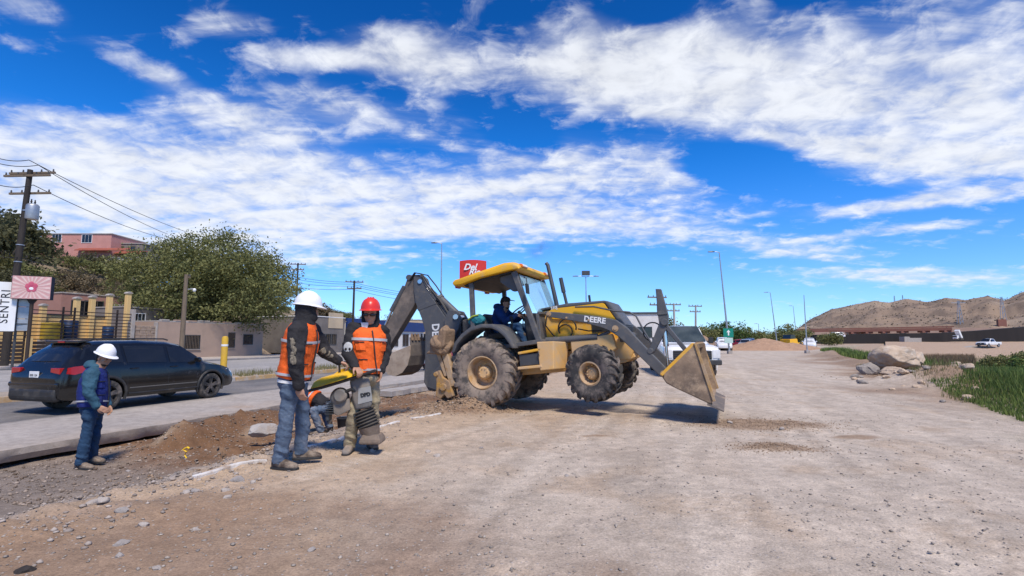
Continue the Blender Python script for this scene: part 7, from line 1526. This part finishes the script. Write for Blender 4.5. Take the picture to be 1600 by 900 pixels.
# shallow river between the banks
wm = bpy.data.materials.new('river_water'); wm.use_nodes = True; b_ = wm.node_tree.nodes['Principled BSDF']; b_.inputs['Base Color'].default_value = (0.05, 0.055, 0.04, 1); b_.inputs['Roughness'].default_value = 0.08
wn = N(wm.node_tree, 'ShaderNodeTexNoise'); wn.inputs['Scale'].default_value = 1.5; wb_ = N(wm.node_tree, 'ShaderNodeBump'); wb_.inputs['Strength'].default_value = 0.06; LK(wm.node_tree, wn.outputs['Fac'], wb_.inputs['Height']); LK(wm.node_tree, wb_.outputs[0], b_.inputs['Normal'])
wv = []
ss = np.linspace(-10, 130, 40)
for s0 in ss:
    e = float(right_edge(s0)); wv += [R(s0, e+9.5+1.2*math.sin(s0*0.5), -1.95), R(s0, e+40, -1.95)]
tag(mesh_obj('river', wv, [(2*i, 2*i+1, 2*i+3, 2*i+2) for i in range(39)], wm), kind='structure')
# ---------------------------------------------------------------- gravel heap and trees at the end of the road
def heap_obj(name, label, c, rx, ry, h, colr, seed, lumps=((0, 0, 1),)):
    xs = np.linspace(-1.15, 1.15, 90); X_, Y_ = np.meshgrid(xs, xs); Z_ = np.zeros_like(X_)
    for lx, lw, lh in lumps: Z_ = np.maximum(Z_, lh*np.clip(1-np.hypot((X_-lx)/(1-lw*0.4), Y_), 0, 1)**0.85)
    Z_ = Z_*h*(0.9+0.25*fbm(X_*4, Y_*4, 4, seed)) + (fbm(X_*16, Y_*16, 3, seed+1)-0.5)*0.08*h*(Z_ > 0.01) - 0.12
    n, m = X_.shape; ii = np.arange(n*m).reshape(n, m); F = np.stack([ii[:-1, :-1].ravel(), ii[:-1, 1:].ravel(), ii[1:, 1:].ravel(), ii[1:, :-1].ravel()], 1)
    o = np_mesh(name, np.stack([X_.ravel()*rx, Y_.ravel()*ry, Z_.ravel()], 1), F, M['ground'], True, None, [('zone', 'FLOAT_COLOR', np.tile(np.array([*colr, 1.0]), (n*m, 1)))]); o.location = c
    return tag(o, label, 'heap')
hp = P(1205, 545, 68); heap_obj('gravel_heap', 'long reddish brown gravel heap across the end of the dirt road', (hp.x, hp.y, gz(hp.x, hp.y)), 6.2, 3.2, 1.75, (0.36, 0.225, 0.145), 3, ((-0.15, 0, 1), (0.45, 0.5, 0.62), (-0.6, 0.8, 0.5)))
dm = P(1100, 540, 75); heap_obj('soil_heap', 'small brown soil heap behind the white pickup bed', (dm.x, dm.y, gz(dm.x, dm.y)), 3.0, 2.0, 2.0, (0.26, 0.17, 0.11), 9)
TR = [(1075, 515, 88, 3.2, 2.3, LF_YEL, 'yellow green tree behind the white pickup roof'), (1100, 511, 96, 3.6, 2.6, LF_OLIVE, 'olive tree behind the brown soil heap'), (1122, 508, 100, 4.0, 2.6, LF_GREEN, 'bushy green tree left of the green sign'), (1147, 504, 98, 3.6, 3.0, LF_GREEN, 'darker green tree right of the green sign'), (1172, 517, 110, 4.2, 2.2, LF_OLIVE, 'low olive tree behind the parked cars'), (1192, 521, 118, 4.2, 2.0, LF_GREEN, 'low green tree behind the gravel heap crest'), (1221, 514, 104, 3.4, 2.4, LF_GREEN, 'green tree behind the gravel heap tail'), (1240, 509, 96, 4.0, 2.8, LF_OLIVE, 'wide olive tree beside the far lamp post'), (1042, 500, 80, 2.6, 3.0, LF_YEL, 'yellowing tree behind the raised bucket lever'), (1300, 521, 130, 3.0, 1.8, LF_OLIVE, 'small tree at the left end of the bridge'), (497, 484, 92, 2.2, 1.8, LF_DRY, 'dry tree on the ridge behind the white hard hat'), (625, 492, 100, 3.0, 2.0, LF_OLIVE, 'tree cluster above the dark blue fascia'), (655, 497, 100, 2.4, 1.6, LF_GREEN, 'small tree right of the boom knuckle')]
for i, (px, pyt, Y, rx, H2, lm, lab) in enumerate(TR):
    b = P(px, 540, Y); zb_ = gz(b.x, b.y); zt = P(px, pyt, Y).z; h = max(2.0, zt-zb_); tree('roadside_tree', lab, (b.x, b.y, zb_), h, (rx, rx*0.8, h*0.5), 70, 60, 0.17, 0.75, lm, 300+i, trunk_r=0.14, zc=h*0.52, low=-0.9)
rh = P(1112, 530, 110); ro = bld('roadside_house', 'long low house with a red roof behind the roadside trees', 0, 12, -1, 0, 3.0, 5, WHTW, roofm=REDR); ro.location = P(1060, 545, 105); ro.location.z = -0.4; ro.rotation_euler = (0, 0, RAD(0)); window(ro, 3, 1.7, 1.4, 1.1, 1, None, None, False); window(ro, 8, 1.7, 1.4, 1.1, 1, None, None, False)
yl = MB().prism([(-1.6, 0.3), (-1.6, 1.5), (0.2, 1.6), (0.4, 0.9), (1.6, 0.9), (1.6, 0.3)], -1, 1).build('body', YELC, None, bevel=0.05); yt = thing('yellow_machine', 'small yellow machine parked beyond the gravel heap tail', 'machine', (P(1237, 540, 92).x, 92, gz(P(1237, 540, 92).x, 92)), 0.4); yl.parent = yt
for x in (-1.0, 1.0):
    for sy in (-1, 1): MB().lathe([(0.001, -0.15), (0.45, -0.15), (0.45, 0.15), (0.001, 0.15)], (x, sy*0.95, 0.45), 'y', 18, closed=False).build('wheel', CTYRE, yt)
MB().prism([(-1.2, 1.5), (-1.1, 2.3), (0.0, 2.3), (0.15, 1.5)], -0.8, 0.8).build('cab', M['glass'], yt, bevel=0.05)
# ---------------------------------------------------------------- boulders and bank
def boulder(label, px, py, Y, r, seed, mat=None, tilt=0.0, n=5, name='boulder', seat=None):
    c = P(px, py, Y if Y is not None else 10)
    if seat:
        if Y is None:
            c = G(px, py, 0.0)
            for _ in range(4): c = G(px, py, gz(c.x, c.y))
        c.z = gz(c.x, c.y)+r[2]*seat
    bm = bmesh.new(); bmesh.ops.create_icosphere(bm, subdivisions=n, radius=1); rg = np.random.default_rng(seed)
    planes = [(lambda d: d/np.linalg.norm(d))(rg.normal(size=3)) for _ in range(14)]; offs = rg.uniform(0.60, 0.92, 14)
    co = np.array([v.co[:] for v in bm.verts]); d = co/np.linalg.norm(co, axis=1)[:, None]; rad = np.full(len(d), 1.05)
    for pl_, of in zip(planes, offs):
        k = d@pl_; rad = np.where(k > 0.05, np.minimum(rad, of/np.maximum(k, 0.05)), rad)
    nz_ = fbm(d[:, 0]*3+d[:, 2]*2+seed, d[:, 1]*3-d[:, 2]*1.5, 5, seed)-0.5; nf_ = fbm(d[:, 0]*11+d[:, 2]*7, d[:, 1]*11-d[:, 2]*8+seed, 3, seed+3)-0.5
    rad = rad*(1+0.30*nz_+0.11*nf_); co = d*rad[:, None]*np.array(r)
    me = bpy.data.meshes.new(name); 
    for v, p in zip(bm.verts, co): v.co = p
    bm.to_mesh(me); bm.free(); me.materials.append(mat or M['boulder'])
    if n >= 5: me.shade_smooth()
    o = bpy.data.objects.new(name, me); col.objects.link(o); o.location = c; o.rotation_euler = (0.1, tilt, seed*0.7); return tag(o, label, 'rock')
boulder('grey chunk of concrete lying beside the white kerb', 405, 711, 6.75, (0.16, 0.11, 0.06), 71, M['concrete'], n=4, name='concrete_chunk')
boulder('grey concrete lump showing in the brown trench', 412, 672, 8.9, (0.30, 0.22, 0.12), 73, M['concrete'], n=4, name='concrete_chunk')
GRB = pmat('boulder_grey', (0.34, 0.30, 0.26), (0.20, 0.175, 0.155), 2.5, 0.92, bump=0.8, bscale=10)
boulder('largest tan boulder perched on the river bank', 1402, 569, 19.8, (0.95, 0.80, 0.52), 5, tilt=-0.22, seat=0.72)
boulder('cream knob of rock on the upper end of the largest boulder', 1429, 566, 20.4, (0.42, 0.45, 0.40), 6, seat=0.95)
boulder('dark angular boulder at the gravel edge left of the largest one', 1356, 579, 19.6, (0.36, 0.32, 0.30), 9, GRB, seat=0.6)
boulder('low rounded pale boulder leaning below the largest one', 1394, 580, 18.3, (0.46, 0.36, 0.22), 12, seat=0.55)
for i, (px, py, Y, r, lab) in enumerate(((1455, 591, 15.6, 0.11, 'small orange tan stone alone on the bank slope'), (1412, 591, 16.0, 0.15, 'brown stone sunk in the bank below the boulders'), (1440, 604, 13.8, 0.09, 'pale stone at the foot of the bank'), (1512, 600, 14.6, 0.22, 'flat dark stone slab near the reeds'), (1495, 586, 16.0, 0.14, 'pale stone on the bank crest near the water'))):
    boulder(lab, px, py+3, None, (r*1.2, r, r*0.7), 40+i, None, n=3, name='stone', seat=0.4)

rb2 = random.Random(12)
for i in range(22):
    px = rb2.uniform(1330, 1530); py = 572+(px-1330)*0.14+rb2.uniform(-6, 26); r = rb2.uniform(0.05, 0.13)
    tag(boulder('small tan rubble stone scattered on the earth bank', px, py, None, (r*1.3, r, r*0.7), 200+i, None if i % 3 else GRB, n=3, name='stone', seat=0.35), group='rubble stones on the bank')
# ---------------------------------------------------------------- stones, gravel, grass
STM = M['stone']; STL = pmat('stone_pale', (0.42, 0.37, 0.325), (0.30, 0.26, 0.225), 9, 0.9, bump=0.6, bscale=30)
SP = [(188, 849, 0.056, STM, 'largest grey stone lying on the brown soil'), (186, 867, 0.037, STM, 'grey stone touching the largest one on the brown soil'), (245, 887, 0.034, STL, 'pale round stone on the soil below the largest grey stone'), (371, 749, 0.085, STM, 'flat grey stone beside the white kerb end'), (352, 765, 0.05, STL, 'pale stone just below the flat grey one'), (354, 776, 0.05, STL, 'light stone in the gravel slope below the kerb'), (200, 735, 0.05, STM, 'grey stone by the brown boots in the excavation'), (224, 820, 0.045, STL, 'tan flat stone on the gravel slope edge'), (158, 790, 0.06, STL, 'pale chunk on top of the gravel slope'), (145, 783, 0.07, STL, 'pale chunk half sunk in the gravel slope crest'), (290, 768, 0.05, STL, 'light stone where the kerb vanishes into gravel'), (305, 767, 0.05, STM, 'dark bluish stone where the kerb vanishes into gravel'), (190, 796, 0.06, STM, 'bluish grey stone in the gravel slope'), (582, 703, 0.055, STL, 'white stone lying under the rammer shoe'), (487, 858, 0.035, STM, 'small dark stone on the open gravel'), (668, 704, 0.045, STL, 'pale stone on the packed gravel right of the rammer'), (683, 711, 0.05, STL, 'flat pale stone on the packed gravel near its twin'), (752, 698, 0.035, STM, 'dark pebble on the packed gravel below the rear tyre'), (886, 742, 0.03, STM, 'dark pebble on the gravel below the step box'), (395, 752, 0.04, STL, 'tiny pale stone between kerb and open gravel'), (400, 636, 0.09, STM, 'grey rock left lying on the concrete road strip'), (306, 826, 0.03, STL, 'small white stone on the tan soil'), (38, 891, 0.06, M['wood_dark'], 'black scrap lying on the brown soil'), (545, 600, 0.10, STL, 'pale rubble lump on the far trench edge'), (1140, 660, 0.05, STL, 'tan clod on the spilled soil ahead of the bucket'), (1222, 668, 0.045, STL, 'brown clod on the spilled soil ahead of the bucket')]
for i, (px, py, r, mt, lab) in enumerate(SP):
    z = -0.30 if px == 400 else 0.0
    c = G(px, py, z)
    if px != 400:
        for _ in range(3): c = G(px, py, gz(c.x, c.y))
    o = boulder(lab, px, py+2.0, None if px != 400 else c.y, (r*0.9, r*0.75, r*0.55), 60+i, mt, n=3, name='stone', seat=None if px == 400 else 0.12)
# loose gravel: thousands of small stones, thicker on the slope and in the excavation
def scatter(n, rg, zone):
    if zone == 'pad': y = 1.6+12*rg.random(n)**1.7; x = (rg.random(n)*2.1-1.05)*(y+0.5)
    s = None
    return x, y
def pebble_mesh(name, x, y, r, matp, seed, label, sink=0.3, tones=None):
    rg = np.random.default_rng(seed); n = len(x); z = ground_z(x, y)+r*(0.55-sink)
    octv = np.array([[1, 0, 0], [-1, 0, 0], [0, 1, 0], [0, -1, 0], [0, 0, 1], [0, 0, -1], [0.6, 0.6, 0.5], [-0.6, 0.55, 0.5], [0.55, -0.6, 0.5], [-0.6, -0.6, 0.45]])
    ang = rg.random(n)*6.28; ca, sa_ = np.cos(ang), np.sin(ang); sc = np.stack([r*(0.8+0.6*rg.random(n)), r*(0.7+0.4*rg.random(n)), r*(0.4+0.4*rg.random(n))], 1)
    P0 = octv[None]*sc[:, None, :]*(0.8+0.4*rg.random((n, 10, 1))); Xp = P0[:, :, 0]*ca[:, None]-P0[:, :, 1]*sa_[:, None]; Yp = P0[:, :, 0]*sa_[:, None]+P0[:, :, 1]*ca[:, None]
    V = np.stack([Xp+x[:, None], Yp+y[:, None], P0[:, :, 2]+z[:, None]], 2).reshape(-1, 3)
    tri = np.array([[0, 6, 8], [0, 2, 6], [2, 7, 6], [2, 1, 7], [1, 9, 7], [1, 3, 9], [3, 8, 9], [3, 0, 8], [6, 7, 4], [7, 9, 4], [9, 8, 4], [8, 6, 4], [0, 5, 2], [2, 5, 1], [1, 5, 3], [3, 5, 0]])
    F = (tri[None]+(np.arange(n)*10)[:, None, None]).reshape(-1, 3)
    tn = np.repeat(np.clip(rg.random(n), 0, 1), 10); base = tones if tones is not None else np.array([[0.20, 0.17, 0.145], [0.43, 0.37, 0.31]])
    C_ = base[0]*(1-tn[:, None])+base[1]*tn[:, None]; C_ = np.concatenate([C_, np.ones((len(C_), 1))], 1)
    o = np_mesh(name, V, F, matp, False, None, [('zone', 'FLOAT_COLOR', C_)]); return tag(o, label, 'gravel', kind='stuff')
PEB = bpy.data.materials.new('pebble'); PEB.use_nodes = True; _at = N(PEB.node_tree, 'ShaderNodeAttribute'); _at.attribute_name = 'zone'; LK(PEB.node_tree, _at.outputs['Color'], PEB.node_tree.nodes['Principled BSDF'].inputs['Base Color']); PEB.node_tree.nodes['Principled BSDF'].inputs['Roughness'].default_value = 0.92
rg = np.random.default_rng(77)
y = 1.5+13*rg.random(11000)**1.6; x = (rg.random(11000)*2.2-1.1)*(y+0.6); s = x*UX+y*UY; t = x*VX+y*VY
m = (t > -4.4) & (t < right_edge(s)+1.5) & (fbm(x*0.7, y*0.7, 3, 95) > 0.38); x, y = x[m], y[m]
pebble_mesh('loose_gravel', x, y, 0.005+0.011*rg.random(len(x))**3, PEB, 1, 'loose small gravel strewn over the packed dirt')
s = 1.0+8*rg.random(22000); t = -6.9+3.4*rg.random(22000); x = UX*s+VX*t; y = UY*s+VY*t; m = (y > 1.2) & (rg.random(22000) < np.exp(-((t+5.2)/1.0)**2)*np.where(s < 6.5, 1, 0.35)); x, y = x[m], y[m]
pebble_mesh('slope_gravel', x, y, 0.006+0.020*rg.random(len(x))**4, PEB, 2, 'coarse grey gravel along the edge of the excavation', tones=np.array([[0.20, 0.165, 0.14], [0.42, 0.36, 0.31]]))
s = 4.0+16*rg.random(14000)**1.3; t = -9.3+4.4*rg.random(14000); x = UX*s+VX*t; y = UY*s+VY*t
pebble_mesh('trench_gravel', x, y, 0.006+0.026*rg.random(len(x))**4, PEB, 3, 'dark stones and clods littering the excavation', tones=np.array([[0.11, 0.075, 0.05], [0.36, 0.29, 0.235]]))
xs_, ys_, rs_ = [], [], []
for px, py, ra, rb_, n in ((742, 640, 0.62, 0.45, 2600), (300, 690, 0.7, 0.5, 1800), (340, 706, 0.8, 0.45, 1500), (1190, 664, 1.0, 0.5, 2600), (1214, 701, 0.5, 0.22, 900), (690, 642, 0.7, 0.4, 1300), (1450, 590, 2.2, 1.6, 1600), (1330, 562, 2.5, 1.2, 800)):
    c = G(px, py, 0.0); xs_.append(c.x+rg.normal(size=n)*ra*0.55); ys_.append(c.y+rg.normal(size=n)*rb_*0.6); rs_.append((0.005+0.022*rg.random(n)**3.5) if px < 1000 or px > 1300 else 0.004+0.008*rg.random(n)**2)
pebble_mesh('soil_clods', np.concatenate(xs_), np.concatenate(ys_), np.concatenate(rs_), PEB, 4, 'brown clods and crumbs on the dug out heaps', tones=np.array([[0.17, 0.11, 0.065], [0.42, 0.30, 0.205]]))
# yellow tape scrap, black bucket in the trench
c = G(289, 712, -0.45); c.z = gz(c.x, c.y); yt = thing('tape_scrap', 'crumpled yellow plastic tape lying on the brown soil', 'tape', c)
rt_ = random.Random(6); pts = [Vector((0.03, 0, 0.0)), Vector((-0.01, 0.01, 0.05)), Vector((0.02, 0.0, 0.10)), Vector((-0.03, 0, 0.13)), Vector((0.02, 0, 0.16)), Vector((0.05, 0.01, 0.14)), Vector((0.03, 0, 0.11))]
MB().tube(pts, 0.012, 6, flat=0.4).build('strip', pmat('tape_yellow', (0.80, 0.52, 0.02)), yt, smooth=True); MB().tube([Vector((-0.05, 0, 0.12)), Vector((-0.02, 0.02, 0.15)), Vector((0.03, 0.0, 0.17)), Vector((0.06, 0, 0.15))], 0.014, 6, flat=0.4).build('strip', _mats['tape_yellow'], yt, smooth=True)
c = G(538, 668, -0.42); c.z = gz(c.x, c.y); bo_ = thing('black_bucket', 'black plastic bucket standing in the trench by the khaki trousers', 'bucket', c); MB().lathe([(0.001, 0), (0.11, 0), (0.145, 0.26), (0.155, 0.27), (0.155, 0.29), (0.135, 0.29), (0.10, 0.02), (0.001, 0.02)], axis='z', seg=24, closed=False).build('pail', BLK, bo_, smooth=True); MB().tube([(0.15*math.cos(a), 0.15*math.sin(a)*0.35+0.05, 0.27+0.02*math.sin(a)) for a in np.linspace(0, math.pi, 12)], 0.005, 5).build('handle', M['galv'], bo_)
# ---------------------------------------------------------------- grass and reeds
def blades(name, x, y, h, w, mat, seed, label, lean=0.35, z=None, seg=3):
    rg = np.random.default_rng(seed); n = len(x); z0 = ground_z(x, y)-0.02 if z is None else z; a = rg.random(n)*6.28; la = rg.random(n)*6.28; ln = lean*h*rg.random(n)
    rows = []
    for k in range(seg+1):
        f = k/seg; cx_ = x+np.cos(la)*ln*f*f; cy_ = y+np.sin(la)*ln*f*f; cz_ = z0+h*f*(1-0.12*f); ww = w*(1-f)**0.7
        rows.append(np.stack([cx_-np.cos(a)*ww, cy_-np.sin(a)*ww, cz_], 1)); rows.append(np.stack([cx_+np.cos(a)*ww, cy_+np.sin(a)*ww, cz_], 1))
    V = np.stack(rows, 1).reshape(-1, 3); q_ = np.array([[2*k, 2*k+1, 2*k+3, 2*k+2] for k in range(seg)]); F = (q_[None]+(np.arange(n)*(2*(seg+1)))[:, None, None]).reshape(-1, 4)
    tn = np.repeat(np.clip(0.5+0.3*rg.normal(size=n), 0, 1), 2*(seg+1)); o = np_mesh(name, V, F, mat, False, None, [('tone', 'FLOAT', tn)]); return tag(o, label, 'grass', kind='stuff')
REED = leaf_mat('reed_green', (0.05, 0.095, 0.02), (0.18, 0.235, 0.06)); GRS = leaf_mat('grass_dry', (0.12, 0.12, 0.045), (0.26, 0.23, 0.11)); BRN = leaf_mat('reed_brown', (0.15, 0.10, 0.055), (0.26, 0.18, 0.10))
rg = np.random.default_rng(31)
def bank_pts(n, s0, s1, d0, d1, thr=0.0, seed=1, pw=1.0):
    s = s0+(s1-s0)*rg.random(n)**pw; d = d0+(d1-d0)*rg.random(n); t = right_edge(s)+d; x = UX*s+VX*t; y = UY*s+VY*t
    m = fbm(x*0.5, y*0.5, 3, seed) > thr; return x[m], y[m], d[m], s[m]
x, y, d, s = bank_pts(60000, 6.0, 26.0, 0.7, 9.0, 0.38, 3)
blades('river_reeds', x, y, (0.25+0.75*rg.random(len(x)))*(0.25+1.15*sst(0.8, 4.0, d))*np.interp(s, [6, 14, 26], [1.15, 1.1, 0.75]), 0.010+0.007*rg.random(len(x)), REED, 5, 'tall bright green reeds on the near river bank')
x, y, d, s = bank_pts(26000, 7.5, 17.0, -0.3, 3.2, 0.44, 17)
blades('edge_reeds', x, y, (0.10+0.50*rg.random(len(x)))*(0.3+0.9*sst(0.0, 2.0, d)), 0.008+0.005*rg.random(len(x)), REED, 15, 'shorter green reeds at the edge of the gravel lot')
x, y, d, s = bank_pts(14000, 7.0, 24.0, -0.5, 4.5, 0.46, 19)
blades('dry_weeds', x, y, (0.10+0.55*rg.random(len(x)))*(0.35+0.7*sst(0.0, 2.5, d)), 0.006+0.004*rg.random(len(x)), GRS, 16, 'straw coloured weeds mixed into the green reeds')
x, y, d, s = bank_pts(42000, 26.0, 66.0, 1.0, 14.0, 0.30, 7)
blades('bank_grass', x, y, (0.35+0.7*rg.random(len(x)))*(0.4+0.6*sst(0.6, 3, d)), 0.028, REED, 6, 'green grass belt along the river below the boulders')
x, y, d, s = bank_pts(22000, 40.0, 120.0, 6.0, 42.0, 0.36, 9)
blades('far_grass', x, y, 0.6+1.1*rg.random(len(x)), 0.06, REED, 8, 'green grass flats beyond the boulders')
x, y, d, s = bank_pts(26000, 16.0, 50.0, 24.0, 44.0, 0.30, 10)
blades('opposite_grass', x, y, 0.6+1.0*rg.random(len(x)), 0.05, REED, 9, 'green grass along the opposite edge of the river')
x, y, d, s = bank_pts(7000, 6.0, 30.0, -0.2, 2.0, 0.50, 11)
blades('verge_grass', x, y, 0.04+0.12*rg.random(len(x)), 0.006, GRS, 10, 'sparse dry grass along the gravel edge and boulders')
px_ = 1430+85*rg.random(9000); Yp = 62+26*rg.random(9000); x = (px_-800)/800*Yp; blades('brown_reeds', x, Yp, 1.0+1.2*rg.random(9000), 0.06, BRN, 12, 'brown dry reeds on the opposite bank below the black wall')
s = 12+22*rg.random(5000); t = -16.7-1.4*rg.random(5000); x = UX*s+VX*t; y = UY*s+VY*t; m = fbm(x*0.8, y*0.8, 3, 15) > 0.42; blades('median_grass', x[m], y[m], 0.10+0.28*rg.random(int(m.sum())), 0.010, GRS, 13, 'dry yellowish grass on the road median', z=np.full(int(m.sum()), -0.19))
# leafy bushes by the water
for i, (px, Y, sc, k, lab) in enumerate(((1588, 21.0, 0.95, 3, 'bushy green willow by the water beyond the reeds'), (1548, 60.0, 1.2, 0, 'olive bush on the opposite sandy bank'), (1590, 56.0, 1.3, 0, 'wide olive bush on the opposite sandy bank'))):
    rgw = np.random.default_rng(500+i); x = (px-800)/800*Y; z = gz(x, Y)
    tree('willow_bush', lab, (x, Y, z), 2.0*sc, (1.0*sc, 1.0*sc, 0.95*sc), 60, 75, 0.05 if Y < 30 else 0.10, 0.32*sc, REED if k == 3 else LF_OLIVE, 500+i, trunk_r=0.04, zc=1.0*sc, low=-0.95, cat='bush')

# ---------------------------------------------------------------- puff of diesel smoke above the stack
sm = bpy.data.materials.new('diesel_smoke'); sm.use_nodes = True; st__ = sm.node_tree; st__.nodes.remove(st__.nodes['Principled BSDF'])
pv = N(st__, 'ShaderNodeVolumePrincipled'); pv.inputs['Color'].default_value = (0.25, 0.25, 0.27, 1)
tcs = N(st__, 'ShaderNodeTexCoord'); ns_ = N(st__, 'ShaderNodeTexNoise'); ns_.inputs['Scale'].default_value = 5.0; ns_.inputs['Detail'].default_value = 4; LK(st__, tcs.outputs['Object'], ns_.inputs['Vector'])
ln_ = N(st__, 'ShaderNodeVectorMath', operation='LENGTH'); mp_ = N(st__, 'ShaderNodeMapping'); mp_.inputs['Scale'].default_value = (1/0.36, 1/0.30, 1/0.27); LK(st__, tcs.outputs['Object'], mp_.inputs[0]); LK(st__, mp_.outputs[0], ln_.inputs[0])
fall_ = SMOOTH(st__, ln_.outputs['Value'], 1.0, 0.1, 0, 1); LK(st__, MATH(st__, 'MULTIPLY', MATH(st__, 'MULTIPLY', fall_, SMOOTH(st__, ns_.outputs['Fac'], 0.42, 0.7)), 2.6), pv.inputs['Density'])
LK(st__, pv.outputs[0], st__.nodes['Material Output'].inputs['Volume'])
smo = MB().ellipsoid((0, 0, 0), (0.36, 0.30, 0.27), 20, 14).build('exhaust_smoke', sm, None, loc=Mm @ Vector((1.08, -0.2, 2.27))); tag(smo, 'faint grey puff of diesel smoke above the backhoe exhaust stack', 'smoke', kind='stuff')
